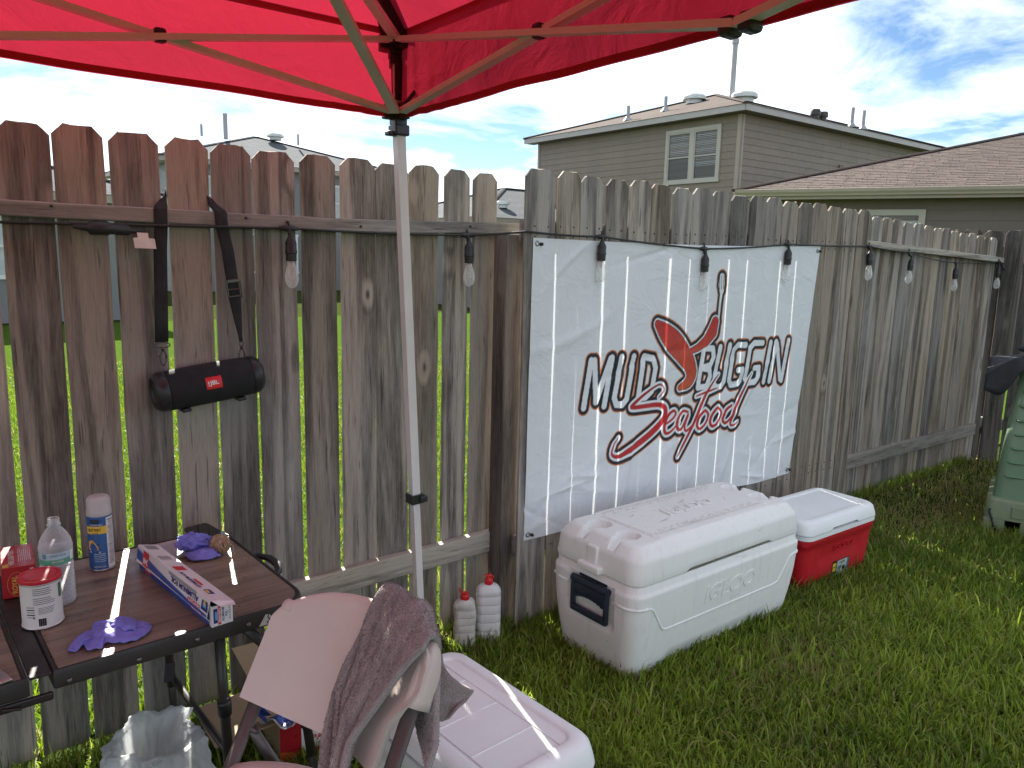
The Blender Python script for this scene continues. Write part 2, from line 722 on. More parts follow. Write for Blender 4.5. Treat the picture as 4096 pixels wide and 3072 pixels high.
def keep_lawn(X, Y, r):
    k = np.ones(len(X), bool)
    for (a, b, c, d) in FOOT:
        k &= ~((X > a) & (X < b) & (Y > c) & (Y < d))
    # thinner, worn strip by the far panel of the fence
    worn = np.clip((X - 4.2) / 0.8, 0, 1) * np.clip((Y + 0.75) / 0.35, 0, 1)
    k &= r.random(len(X)) > worn * 0.62
    # keep clear of boards
    k &= Y < 0.05
    # thin out with distance from the camera
    d = np.hypot(X, Y + 2.45)
    k &= r.random(len(X)) < np.clip(1.9 / d, 0.30, 1) * 1.0
    # only the wedge the photograph can see, with a margin
    k &= (Y > -2.45 + (X - 0.0) * 0.12 - 0.25) & (X > (Y + 2.45) * -0.15)
    return k


X, Y = scatter(300000, 0.0, 6.9, -2.2, 0.05, 21, keep_lawn)
worn = np.clip((X - 4.0) / 0.8, 0, 1) * np.clip((Y + 0.8) / 0.35, 0, 1)
patch = np.exp(-(((X - 2.55) / 0.35) ** 2 + ((Y + 0.98) / 0.16) ** 2))
dry = np.clip(0.05 + 0.75 * worn + 0.5 * patch + 0.25 * np.clip(vnoise(X, Y, 2.3, 9) - 0.62, 0, 1) * 2, 0, 0.95)
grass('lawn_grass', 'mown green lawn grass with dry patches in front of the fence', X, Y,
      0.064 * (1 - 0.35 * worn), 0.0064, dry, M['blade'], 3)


# stray taller blades and dry clippings
X, Y = scatter(26000, 0.0, 6.9, -2.2, 0.05, 41, keep_lawn)
grass('stray_grass', 'stray taller grass blades standing out of the lawn', X, Y, 0.105 + 0 * X, 0.0072, 0.10 + 0 * X, M['blade'], 8, lean=0.75)
X, Y = scatter(22000, 0.0, 6.9, -2.2, 0.05, 43, keep_lawn)
grass('dry_clippings', 'dry straw coloured clippings lying in the lawn', X, Y, 0.07 + 0 * X, 0.0035, 0.98 + 0 * X, M['blade'], 9, lean=1.5)
# longer blades standing against the coolers, the bottles and the fence foot
ex, ey = [], []
r_ = np.random.default_rng(31)
for (a, b, c, d) in FOOT[:6]:
    n_ = int(2 * ((b - a) + (d - c)) * 420)
    for _k in range(n_):
        s_ = r_.random() * 2 * ((b - a) + (d - c))
        if s_ < b - a:
            p_ = (a + s_, c)
        elif s_ < b - a + d - c:
            p_ = (b, c + s_ - (b - a))
        elif s_ < 2 * (b - a) + d - c:
            p_ = (b - (s_ - (b - a) - (d - c)), d)
        else:
            p_ = (a, d - (s_ - 2 * (b - a) - (d - c)))
        ex.append(p_[0] + r_.normal(0, 0.012))
        ey.append(p_[1] + r_.normal(0, 0.012))
for _k in range(2600):
    ex.append(r_.uniform(1.0, 6.6))
    ey.append(r_.uniform(-0.13, -0.10) if 1.9 < ex[-1] < 4.4 else r_.uniform(0.02, 0.06))
ex, ey = np.array(ex), np.array(ey)
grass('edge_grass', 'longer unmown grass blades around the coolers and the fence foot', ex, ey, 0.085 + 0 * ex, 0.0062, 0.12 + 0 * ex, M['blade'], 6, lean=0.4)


def keep_far(X, Y, r):
    d = np.hypot(X, Y + 2.45)
    return (r.random(len(X)) < np.clip(2.6 / d, 0.05, 1)) & (X < (Y + 2.45) * 1.9 + 0.6) & (X > -0.4 + 0.0 * Y)


X, Y = scatter(330000, -0.4, 9.0, 0.12, 9.0, 22, keep_far)
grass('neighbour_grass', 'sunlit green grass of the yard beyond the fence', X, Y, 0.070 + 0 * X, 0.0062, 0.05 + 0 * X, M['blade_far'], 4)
# ================================================================== the long fence
def picket_mesh(w, h, t, seed, ear=0.028, segs=14):
    """dog-eared picket: front face at y=0, back at y=t; uneven edges, slight cup and bow"""
    r = random.Random(seed)
    ph = [r.uniform(0, 6.28) for _ in range(6)]
    bow = r.uniform(-0.004, 0.004)
    amp = r.uniform(0.0006, 0.0016)
    rows = []
    zs = [i / segs * (h - ear) for i in range(segs + 1)] + [h - ear * 0.45, h]
    for z in zs:
        k = max(0.0, (z - (h - ear)) / ear)
        hw = w / 2 - ear * 0.95 * k
        jl = amp * math.sin(z * 9 + ph[0]) + amp * 0.6 * math.sin(z * 31 + ph[1])
        jr = amp * math.sin(z * 8 + ph[2]) + amp * 0.6 * math.sin(z * 27 + ph[3])
        yb = bow * math.sin(math.pi * z / h)
        rows.append((z, -hw + jl, hw + jr, yb))
    c = 0.0018
    rings = []
    for (z, a, b, y) in rows:
        rings.append([(a, y + c, z), (a + c, y, z), (a + (b - a) * 0.33, y + 0.0006 * math.sin(z * 5 + ph[4]), z), (a + (b - a) * 0.67, y + 0.0006 * math.sin(z * 6 + ph[5]), z),
                      (b - c, y, z), (b, y + c, z), (b, y + t - c, z), (b - c, y + t, z), (a + c, y + t, z), (a, y + t - c, z)])
    b_ = MB().loft([[Vector(p) for p in rg] for rg in rings])
    # saw-torn top edge
    n = len(rings[0])
    top = len(b_.v) - n
    for i in range(top, len(b_.v)):
        b_.v[i].z += r.uniform(-0.003, 0.002)
    return b_


fence = thing('wooden_fence', 'long weathered grey brown wooden privacy fence behind the table, the banner and the coolers', 'fence', (0, 0, 0))
BT = 0.0125


def picket(x0, x1, y, top, z0=0.02, lean=0.0, parent=None, seed=0, mat=None, dz=0.0):
    b_ = picket_mesh(x1 - x0, top - z0, BT, seed)
    o = b_.build('picket', mat or M['fence'], parent or fence, loc=((x0 + x1) / 2, y, z0))
    o.rotation_euler = (0, lean, 0)
    sharp(o.data, 30)
    return o


def rail(pts, h, t, parent=None, name='rail', mat=None, seed=1):
    """sawn rail: pts are the centre line; h high, t deep"""
    r = random.Random(seed)
    rings = []
    c = 0.003
    fine = []
    for i in range(len(pts) - 1):
        a, b2 = Vector(pts[i]), Vector(pts[i + 1])
        m = max(2, int((b2 - a).length / 0.15))
        fine += [a.lerp(b2, k / m) for k in range(m)]
    fine.append(Vector(pts[-1]))
    d = (fine[-1] - fine[0]).normalized()
    side = Vector((0, 0, 1)).cross(d).normalized()
    for p in fine:
        w = Vector((0, 0, r.uniform(-0.0015, 0.0015)))
        prof = [(-t / 2 + c, -h / 2), (t / 2 - c, -h / 2), (t / 2, -h / 2 + c), (t / 2, h / 2 - c), (t / 2 - c, h / 2), (-t / 2 + c, h / 2), (-t / 2, h / 2 - c), (-t / 2, -h / 2 + c)]
        rings.append([p + w + side * u + Vector((0, 0, v)) for (u, v) in prof])
    b_ = MB().loft(rings)
    o = b_.build(name, mat or M['rail'], parent or fence)
    sharp(o.data, 30)
    return o


# panel behind the table: pickets on the far side of the rails (front face at y=0.075)
gaps1 = [-0.520, -0.377, -0.236, -0.093, 0.050, 0.192, 0.334, 0.4775, 0.622, 0.7565, 0.8945, 1.048, 1.187, 1.331, 1.476, 1.6175, 1.7475]
gapw1 = [0.010, 0.011, 0.009, 0.012, 0.013, 0.0155, 0.0150, 0.0160, 0.0110, 0.0135, 0.0145, 0.0145, 0.0125, 0.0100, 0.0130, 0.0175, 0.0140]
edges = []
for i in range(len(gaps1) - 1):
    edges.append((gaps1[i] + gapw1[i] / 2, gaps1[i + 1] - gapw1[i + 1] / 2))
edges.append((gaps1[-1] + gapw1[-1] / 2, 1.870))
for i, (a, b) in enumerate(edges):
    top = 1.882 + 0.004 * math.sin(i * 2.3) + (0.004 if i < 9 else -0.006)
    picket(a, b, 0.075, top, lean=0.004 * math.sin(i * 1.7), seed=100 + i)
# a further stretch of the same fence to the left of the frame
for i in range(13):
    x1 = -0.53 - i * 0.143
    picket(x1 - 0.134, x1, 0.075, 1.885 + 0.006 * math.sin(i * 1.3), seed=300 + i)
rail([(-2.35, 0.056, 1.650), (0.2, 0.056, 1.651), (1.17, 0.056, 1.647), (1.985, 0.056, 1.665)], 0.043, 0.038, seed=3)
rail([(-2.35, 0.056, 0.340), (1.04, 0.056, 0.345), (1.915, 0.056, 0.360)], 0.088, 0.038, seed=4)

# panel with the banner: pickets on the near side (front face at y=-0.095)
g2 = [1.886, 2.041, 2.1715, 2.3125, 2.451, 2.5885, 2.731, 2.8645, 3.014, 3.1575, 3.3015, 3.447, 3.592, 3.735, 3.875, 4.0215, 4.169, 4.335]
gw2 = [0.0, 0.0085, 0.0095, 0.014, 0.0095, 0.007, 0.013, 0.0065, 0.010, 0.009, 0.010, 0.009, 0.008, 0.008, 0.007, 0.005, 0.003, 0.0]
for i in range(len(g2) - 1):
    top = 1.888 - 0.0012 * i + 0.006 * math.sin(i * 1.9)
    picket(g2[i] + gw2[i] / 2, g2[i + 1] - gw2[i + 1] / 2, -0.095, top, z0=0.015, lean=0.003 * math.sin(i * 2.1), seed=140 + i)
rail([(1.90, -0.0605, 1.652), (4.42, -0.0605, 1.652)], 0.088, 0.038, seed=5)
rail([(1.90, -0.0605, 0.36), (4.42, -0.0605, 0.36)], 0.088, 0.038, seed=6)

# far panel: pickets on the far side again, ground and tops drop a little
g3 = [4.64, 4.753, 4.818, 4.956, 5.103, 5.244, 5.397, 5.54, 5.687, 5.82, 5.965, 6.115, 6.266, 6.400, 6.540, 6.667, 6.80]
g3 = [4.53, 4.675, 4.818, 4.960, 5.103, 5.247, 5.394, 5.540, 5.682, 5.822, 5.967, 6.115, 6.262, 6.402, 6.540, 6.670, 6.80]
for i in range(len(g3) - 1):
    gw = 0.004 + 0.002 * math.sin(i * 2.7)
    top = 1.872 - 0.0062 * i + 0.005 * math.sin(i * 2.2)
    picket(g3[i] + gw / 2, g3[i + 1] - gw / 2, 0.075, top, z0=-0.02, lean=0.004 * math.sin(i * 1.1), seed=170 + i)
rail([(4.50, 0.048, 1.688), (5.6, 0.048, 1.655), (7.02, 0.048, 1.606)], 0.040, 0.052, seed=7)
rail([(4.45, 0.056, 0.268), (6.72, 0.056, 0.258)], 0.088, 0.038, seed=8)

# posts between the panels
for (x, y, top, m) in ((1.886, 0.004, 1.640, 'fence_brown'), (4.405, -0.01, 1.80, 'fence_brown'), (-0.60, 0.0, 1.64, 'fence_brown')):
    MB().box((0, 0, top / 2), (0.086, 0.086, top), 0.004).build('post', M[m], fence, loc=(x, y, 0))
# the wide front board of the second post
picket(4.345, 4.47, -0.098, 1.868, seed=200)

# nails through the near pickets
nail_me = None
for i in range(len(g2) - 1):
    for z in (1.672, 1.632, 0.385, 0.340):
        for dx in (0.035, -0.035):
            xx = (g2[i] + g2[i + 1]) / 2 + dx + 0.006 * math.sin(i * 3.1 + z * 9)
            if nail_me is None:
                nb = MB().lathe([(0.0042, -0.001), (0.0042, 0.0006), (0.0005, 0.0012)], 8, (0, 0, 0), rotm(math.pi / 2))
                no = nb.build('nail', plain('rusty_nail', (0.05, 0.036, 0.028), 0.6, metallic=0.5), fence)
                nail_me = no.data
            else:
                no = place('nail', nail_me, fence)
            no.location = (xx, -0.0955, z + 0.004 * math.sin(i * 5.3 + dx * 90))
# screws in the rail
M['dark_steel'] = plain('dark_steel', (0.06, 0.055, 0.05), 0.4, metallic=0.8)
for (x, z) in ((0.855, 1.655), (0.99, 1.648), (1.255, 1.645), (1.72, 1.665), (0.32, 1.662)):
    scr = MB().lathe([(0.0045, 0), (0.0045, 0.004), (0.002, 0.0055)], 8, (x, 0.0362, z), rotm(math.pi / 2))
    scr.build('screw', M['dark_steel'], fence)

# ================================================================== the side fence at the far corner
D2 = Vector((-0.419, 0.908, 0)).normalized()
side = thing('wooden_fence', 'dark weathered board fence closing the far right corner of the yard', 'fence', (6.80, 0.03, 0), math.atan2(-D2.y, -D2.x))
M['fence_dark'] = wood('dark_fence_wood', (0.030, 0.025, 0.020, 1), (0.115, 0.095, 0.078, 1), (0.125, 0.112, 0.10, 1), greyness=0.4)
for i in range(-4, 12):
    picket(i * 0.146 + 0.006, i * 0.146 + 0.139, 0.012, 1.845 + 0.006 * math.sin(i * 2.0), z0=-0.03, parent=side, seed=220 + i, mat=M['fence_dark'])
for z in (0.3, 1.55):
    rail([(-0.6, 0.048, z), (1.75, 0.048, z)], 0.088, 0.038, parent=side, mat=M['rail'], seed=int(z * 10))
for x in (-0.60, 0.02, 1.7):
    MB().box((0, 0, 0.86), (0.086, 0.086, 1.72), 0.004).build('post', M['fence_brown'], side, loc=(x, 0.12, 0))
# ================================================================== houses beyond the fence
def shingle_mat(name, a, b_):
    t = NT(name)
    vec = t.coords()
    br = t.n('ShaderNodeTexBrick')
    br.inputs['Scale'].default_value = 1.0
    br.inputs['Brick Width'].default_value = 0.32
    br.inputs['Row Height'].default_value = 0.143
    br.inputs['Mortar Size'].default_value = 0.006
    br.inputs['Color1'].default_value = a
    br.inputs['Color2'].default_value = b_
    br.inputs['Mortar'].default_value = tuple(x * 0.45 for x in a[:3]) + (1,)
    br.offset = 0.37
    t.link(t.coords(kind='UV'), br.inputs['Vector'])
    n1 = t.noise(vec, 1.1, 5)
    n2 = t.noise(vec, 260.0, 3)
    col = t.mix(0.35, br.outputs['Color'], t.ramp(n1, [(0.3, a), (0.7, b_)]))
    hs = t.n('ShaderNodeHueSaturation')
    t.link(t.math('ADD', t.math('MULTIPLY', n2, 0.9), 0.55), hs.inputs['Value'])
    t.link(col, hs.inputs['Color'])
    t.set(Base_Color=hs.outputs[0], Roughness=1.0, Normal=t.bump(n2, 0.4, 0.003))
    t.bsdf.inputs['Specular IOR Level'].default_value = 0.05
    return t.m


M['shingle'] = shingle_mat('roof_shingles', (0.082, 0.066, 0.060, 1), (0.118, 0.098, 0.089, 1))
M['shingle_tab'] = plain('shingle_tab', (0.102, 0.083, 0.075), 0.9, var=0.3, scale=6, bump=0.5, bscale=220, bdist=0.003, rand=0.14, spec=0.05)
M['shingle_grey'] = shingle_mat('grey_roof_shingles', (0.085, 0.092, 0.10, 1), (0.12, 0.128, 0.138, 1))
M['siding'] = plain('tan_lap_siding', (0.205, 0.168, 0.130), 0.6, var=0.06, scale=2, bump=0.15, bscale=60, bdist=0.002, rand=0.03)
M['siding_dark'] = plain('brown_lap_siding', (0.135, 0.108, 0.092), 0.6, var=0.06, scale=2, bump=0.15, bscale=60, bdist=0.002, rand=0.03)
M['trim'] = plain('painted_trim', (0.40, 0.375, 0.335), 0.5, var=0.05, scale=3)
M['trim_tan'] = plain('tan_trim', (0.31, 0.265, 0.22), 0.5, var=0.05, scale=3)
M['trim_white'] = plain('white_trim', (0.62, 0.62, 0.61), 0.5, var=0.04, scale=3)
M['fascia'] = plain('grey_fascia', (0.38, 0.36, 0.35), 0.5, var=0.05, scale=3)
M['siding_grey'] = plain('grey_house_siding', (0.17, 0.175, 0.18), 0.6, var=0.08, scale=2)
M['pipe'] = plain('vent_pipe', (0.32, 0.32, 0.33), 0.5)
M['vent_white'] = plain('white_roof_vent', (0.58, 0.60, 0.58), 0.45)
tg = NT('window_glass')
tg.set(Base_Color=(0.05, 0.06, 0.065, 1), Roughness=0.04)
tg.bsdf.inputs['Transmission Weight'].default_value = 0.0
tg.bsdf.inputs['Specular IOR Level'].default_value = 0.9
gl = tg.n('ShaderNodeBsdfTransparent')
ms = tg.n('ShaderNodeMixShader')
ms.inputs[0].default_value = 0.78
tg.link(tg.bsdf.outputs[0], ms.inputs[1])
tg.link(gl.outputs[0], ms.inputs[2])
tg.link(ms.outputs[0], tg.out.inputs['Surface'])
M['glass'] = tg.m
M['blind'] = plain('window_blind', (0.80, 0.82, 0.80), 0.6)
M['blind_dark'] = plain('window_screen', (0.42, 0.45, 0.45), 0.7)


def uv_roof(o, origin, ux, uy):
    me = o.data
    uvl = me.uv_layers.new(name='uv')
    for lp in me.loops:
        p = me.vertices[lp.vertex_index].co - Vector(origin)
        uvl.data[lp.index].uv = (p.dot(ux), p.dot(uy))


def hip_roof(parent, x0, x1, y0, y1, z, slope, mat, name='roof'):
    """hip roof over the rectangle, ridge along the longer side; one slab with a little thickness"""
    hx, hy = (x1 - x0) / 2, (y1 - y0) / 2
    a = min(hx, hy)
    zr = z + slope * a
    if hx >= hy:
        R0, R1 = Vector((x0 + a, (y0 + y1) / 2, zr)), Vector((x1 - a, (y0 + y1) / 2, zr))
    else:
        R0, R1 = Vector(((x0 + x1) / 2, y0 + a, zr)), Vector(((x0 + x1) / 2, y1 - a, zr))
    A, B, Cc, Dd = Vector((x0, y0, z)), Vector((x1, y0, z)), Vector((x1, y1, z)), Vector((x0, y1, z))
    if hx >= hy:
        planes = [[A, B, R1, R0], [B, Cc, R1], [Cc, Dd, R0, R1], [Dd, A, R0]]
    else:
        planes = [[A, B, R0], [B, Cc, R1, R0], [Cc, Dd, R1], [Dd, A, R0, R1]]
    vs, fs = [], []
    for pl in planes:
        b0 = len(vs)
        vs += pl
        fs.append(tuple(range(b0, b0 + len(pl))))
    o = mesh(name, vs, fs, mat, parent)
    uvl = o.data.uv_layers.new(name='uv')
    for p in o.data.polygons:
        nrm = p.normal
        e = Vector((-nrm.y, nrm.x, 0)).normalized()
        u2 = nrm.cross(e)
        for li in p.loop_indices:
            co = o.data.vertices[o.data.loops[li].vertex_index].co
            uvl.data[li].uv = (co.dot(e), co.dot(u2))
    caps = MB()
    for (p, q) in ((A, R0), (B, R1 if hx >= hy else R0), (Cc, R1), (Dd, R0 if hx >= hy else R1), (R0, R1)):
        if (p - q).length > 0.05:
            caps.tube([p + Vector((0, 0, 0.015)), q + Vector((0, 0, 0.015))], 0.09, 6, flat=0.35)
    caps.build('ridge_cap', mat, o)
    return o


def lap_course(parent, p, u, length, n, expo, mat, name='siding_board', cache={}):
    """one lap-siding course: wedge board leaning out at its lower edge; p = lower start, u along, n outward"""
    key = (round(length, 2), round(expo, 3), mat.name)
    if key not in cache:
        t0, t1 = 0.016, 0.004
        vs = [(0, 0, 0), (length, 0, 0), (length, t0, 0), (0, t0, 0), (0, 0, expo), (length, 0, expo), (length, t1, expo), (0, t1, expo)]
        fs = [(0, 1, 2, 3), (4, 7, 6, 5), (3, 2, 6, 7), (0, 4, 5, 1), (0, 3, 7, 4), (1, 5, 6, 2)]
        me = bpy.data.meshes.new(name)
        me.from_pydata(vs, [], fs)
        me.materials.append(mat)
        cache[key] = me
    o = place(name, cache[key], parent)
    u, n = Vector(u), Vector(n)
    if u.cross(n).z < 0:
        # keep a right-handed frame: start from the other end
        p = Vector(p) + u * length
        u = -u
    m = Matrix((u, n, Vector((0, 0, 1)))).transposed().to_4x4()
    m.translation = Vector(p)
    o.matrix_local = m
    return o


# ---------------------------------------------------------------- two-storey tan house
h2 = thing('house', 'two storey tan lap sided house with a double window above the fence', 'house', (16.66, 9.77, 0))
LX, LY, ZE = 11.4, 8.75, 5.25           # footprint at the eaves, eaves height
IN = 0.34
wall = MB()
wall.box(((IN + LX - IN) / 2, (IN + LY - IN) / 2, ZE / 2), (LX - 2 * IN, LY - 2 * IN, ZE)).build('wall', M['siding'], h2)
EXPO = 0.178
nz = int(2.75 / EXPO)
for k in range(nz):
    z = ZE - (k + 1) * EXPO - 0.02
    # face towards -X: two or three boards per course, broken at the window
    y_lo, y_hi = IN + 0.1, LY - IN - 0.05
    lap_course(h2, (IN, y_lo, z), (0, 1, 0), y_hi - y_lo, (-1, 0, 0), EXPO - 0.003, M['siding'])
    cut = [2.9, 4.6, 3.7, 5.6, 2.2, 6.3][k % 6]
    lap_course(h2, (IN + 0.1, IN, z), (1, 0, 0), cut, (0, -1, 0), EXPO - 0.003, M['siding'])
    lap_course(h2, (IN + 0.1 + cut + 0.006, IN, z), (1, 0, 0), LX - 2 * IN - 0.1 - cut - 0.006, (0, -1, 0), EXPO - 0.003, M['siding'])
cb = MB()
cb.box((IN - 0.012, IN + 0.045, 3.62), (0.05, 0.11, 3.24)).box((IN + 0.045, IN - 0.012, 3.62), (0.064, 0.05, 3.238))
cb.build('corner_board', M['trim_tan'], h2)
MB().box((IN - 0.012, LY - IN - 0.03, 3.62), (0.05, 0.09, 3.24)).build('corner_board', M['trim_tan'], h2)
# soffit and fascia
MB().box((LX / 2, IN / 2 + 0.02, ZE + 0.012), (LX - 0.04, IN, 0.02)).box((IN / 2 + 0.02, LY / 2 + IN / 2, ZE + 0.0115), (IN, LY - IN - 0.04, 0.019)).build('soffit', M['siding_dark'], h2)
fa = MB().box((LX / 2, 0, ZE + 0.075), (LX, 0.03, 0.15))
fa.build('fascia', M['fascia'], h2)
MB().box((0.0, LY / 2 + 0.02, ZE + 0.0745), (0.03, LY, 0.149)).build('fascia', M['fascia'], h2)
hip_roof(h2, -0.04, LX + 0.04, -0.04, LY + 0.04, ZE + 0.155, 0.318, M['shingle'])
# double window on the near side
wy0, wy1, wz0, wz1 = 0.93, 2.80, 3.60, 5.06
win = MB()
X0 = IN - 0.03
fr = 0.085
win.box((X0, (wy0 + wy1) / 2, wz1 - fr / 2), (0.05, wy1 - wy0, fr))
win.box((X0, (wy0 + wy1) / 2, wz0 + fr / 2), (0.06, wy1 - wy0 + 0.03, fr))
for y in (wy0 + fr / 2, wy1 - fr / 2, (wy0 + wy1) / 2):
    win.box((X0, y, (wz0 + wz1) / 2), (0.048, fr if y != (wy0 + wy1) / 2 else 0.12, wz1 - wz0 - 2 * fr))
wobj = win.build('window', M['trim'], h2)
for (a, b_) in ((wy0 + fr, (wy0 + wy1) / 2 - 0.06), ((wy0 + wy1) / 2 + 0.06, wy1 - fr)):
    zm = (wz0 + wz1) / 2 - 0.02
    s = MB()
    s.box((X0 + 0.005, (a + b_) / 2, zm), (0.04, b_ - a, 0.036))
    for y in (a + 0.02, b_ - 0.02):
        s.box((X0 + 0.004, y, (wz0 + wz1) / 2), (0.036, 0.04, wz1 - wz0 - 2 * fr))
    s.box((X0 + 0.004, (a + b_) / 2, wz1 - fr - 0.02), (0.034, b_ - a - 0.08, 0.04))
    s.box((X0 + 0.004, (a + b_) / 2, wz0 + fr + 0.02), (0.034, b_ - a - 0.08, 0.04))
    s.build('sash', M['trim'], wobj)
    MB().box((X0 + 0.012, (a + b_) / 2, (wz0 + wz1) / 2), (0.004, b_ - a - 0.06, wz1 - wz0 - 2 * fr - 0.05)).build('pane', M['glass'], wobj)
    bl = MB()
    lo = zm if a < 1.5 else zm - 0.02
    k = 0
    z = wz1 - fr - 0.03
    while z > lo - (0.0 if a > 1.5 else 0.25):
        bl.box((IN - 0.006, (a + b_) / 2, z), (0.003, b_ - a - 0.07, 0.036), rot=rotm(0, 0.5, 0))
        z -= 0.042
        k += 1
    bl.build('blind', M['blind'], wobj)
    MB().box((IN - 0.0015, (a + b_) / 2, (wz0 + wz1) / 2), (0.002, b_ - a, wz1 - wz0 - 2 * fr)).build('backing', M['blind_dark'], wobj)
# small vent on the right hand wall
MB().box((5.15, IN - 0.03, 4.30), (0.22, 0.05, 0.2), 0.01).build('wall_vent', M['siding_dark'], h2)
# roof furniture
slope2 = 0.318


def turtle(parent, p, r, h, mat, name='roof_vent'):
    b = MB().lathe([(r * 0.7, -0.05), (r * 0.7, h * 0.4), (r, h * 0.35), (r, h * 0.75), (r * 0.85, h), (0.001, h * 1.05)], 18, p)
    o = b.build(name, mat, parent)
    sharp(o.data, 40)


def zroof(x, y):
    return ZE + 0.155 + slope2 * min(x + 0.04, y + 0.04)


turtle(h2, (2.9, 4.05, zroof(2.9, 4.05)), 0.36, 0.22, M['vent_white'])
turtle(h2, (4.05, 3.05, zroof(4.05, 3.05) + 0.02), 0.40, 0.24, M['vent_white'])
turtle(h2, (4.05, 0.6, zroof(4.05, 0.6)), 0.14, 0.24, M['dark_steel'])
turtle(h2, (4.45, 0.6, zroof(4.45, 0.6)), 0.14, 0.22, M['dark_steel'])
for (x, y, h, r) in ((4.15, 3.6, 1.75, 0.085), (0.5, 4.5, 0.42, 0.05), (1.55, 4.0, 0.42, 0.05), (5.95, 0.55, 0.55, 0.05), (6.6, 0.55, 0.55, 0.05)):
    z = zroof(x, y)
    b = MB().tube([(x, y, z - 0.1), (x, y, z + h)], r, 10)
    if h > 1:
        b.tube([(x, y, z + h - 0.12), (x, y, z + h + 0.02)], r * 1.3, 10)
    else:
        b.lathe([(r * 3, z - 0.02), (r * 1.3, z + 0.1)], 10, (x, y, 0))
    b.build('vent_pipe', M['pipe'], h2)

# ---------------------------------------------------------------- single-storey house with the shingle roof
h1 = thing('house', 'low dark brown house with a wide brown shingle roof and a gutter at the right', 'house', (12.025, 6.427, 0), math.atan2(-D2.y, -D2.x))
LG, DP, ZG, SL = 11.0, 9.4, 2.80, 0.304
MB().box((LG / 2, DP / 2, 1.35), (LG - 0.8, DP - 0.8, 2.70)).build('wall', M['siding_dark'], h1)
for k in range(6):
    z = 2.66 - (k + 1) * 0.178
    lap_course(h1, (0.42, 0.4, z), (1, 0, 0), LG - 0.9, (0, -1, 0), 0.175, M['siding_dark'])
MB().box((LG / 2, 0.21, 2.665), (LG, 0.40, 0.02)).build('soffit', M['siding_dark'], h1)
MB().box((LG / 2, 0.0, 2.72), (LG, 0.03, 0.14)).build('fascia', M['trim_tan'], h1)
# K-profile gutter
prof = [(-0.016, 0.0), (-0.075, 0.0), (-0.082, 0.03), (-0.105, 0.065), (-0.112, 0.115), (-0.100, 0.118), (-0.095, 0.108), (-0.02, 0.108), (-0.016, 0.118)]
MB().loft([[Vector((-0.02, y, 2.705 + z)) for (y, z) in prof], [Vector((LG, y, 2.705 + z)) for (y, z) in prof]]).build('gutter', M['trim_tan'], h1)
MB().box((0.0, DP / 2, 2.72), (0.03, DP, 0.14)).build('fascia', M['trim_tan'], h1)
rf = hip_roof(h1, -0.05, LG + 0.05, -0.05, DP, ZG + 0.005, SL, M['shingle'])
# window with pale trim under the eaves
wt1 = MB()
wt1.box((2.62, 0.375, 2.44), (0.92, 0.05, 0.10)).box((3.03, 0.376, 1.75), (0.10, 0.048, 1.28)).box((2.21, 0.376, 1.75), (0.10, 0.048, 1.28)).box((2.62, 0.372, 1.06), (0.96, 0.06, 0.10))
w1 = wt1.build('window', M['trim'], h1)
MB().box((2.62, 0.388, 1.75), (0.72, 0.004, 1.28)).build('pane', M['glass'], w1)
MB().box((2.62, 0.392, 1.75), (0.72, 0.003, 1.279)).build('blind', M['blind'], w1)
# shingles as pieces: rows of tabs on the plane towards us
al = math.atan(SL)
row_d = 0.143
tab_cache = {}
rr = random.Random(5)
count = 0
left = MB()
rows = []
for j in range(0, 34):
    s = j * row_d
    x = (s * math.cos(al)) + rr.uniform(0.0, 0.12)
    lim = 5.6
    while x < lim:
        w = rr.choice((0.17, 0.21, 0.26, 0.30))
        rows.append((j, x, w))
        x += w + 0.006
rows.sort(key=lambda q: abs(q[1] - 4.6) + q[0] * 0.06)
for (j, x, w) in rows:
    thick = 0.009
    if w not in tab_cache:
        me = bpy.data.meshes.new('shingle')
        vs = [(0, 0, 0.0), (w, 0, 0.0), (w, row_d * 1.06, -0.006), (0.0, row_d * 1.06, -0.006), (0, 0, thick), (w, 0, thick), (w, row_d * 1.06, 0.003), (0.0, row_d * 1.06, 0.003)]
        me.from_pydata(vs, [], [(3, 2, 1, 0), (4, 5, 6, 7), (0, 1, 5, 4), (1, 2, 6, 5), (2, 3, 7, 6), (3, 0, 4, 7)])
        me.materials.append(M['shingle_tab'])
        tab_cache[w] = me
    m4 = Matrix.Translation((x, -0.055, ZG + 0.008)) @ Matrix.Rotation(al, 4, 'X') @ Matrix.Translation((0, j * row_d, 0.002 + rr.uniform(0, 0.003)))
    if count < 295:
        o = place('shingle', tab_cache[w], rf)
        o.matrix_local = m4
    else:
        left.add([m4 @ v.co for v in tab_cache[w].vertices], [tuple(p.vertices) for p in tab_cache[w].polygons])
    count += 1
if left.f:
    lo_ = left.build('shingle_rest', M['shingle_tab'], rf)
    lo_.name = 'shingles'
    lo_['kind'] = 'stuff'


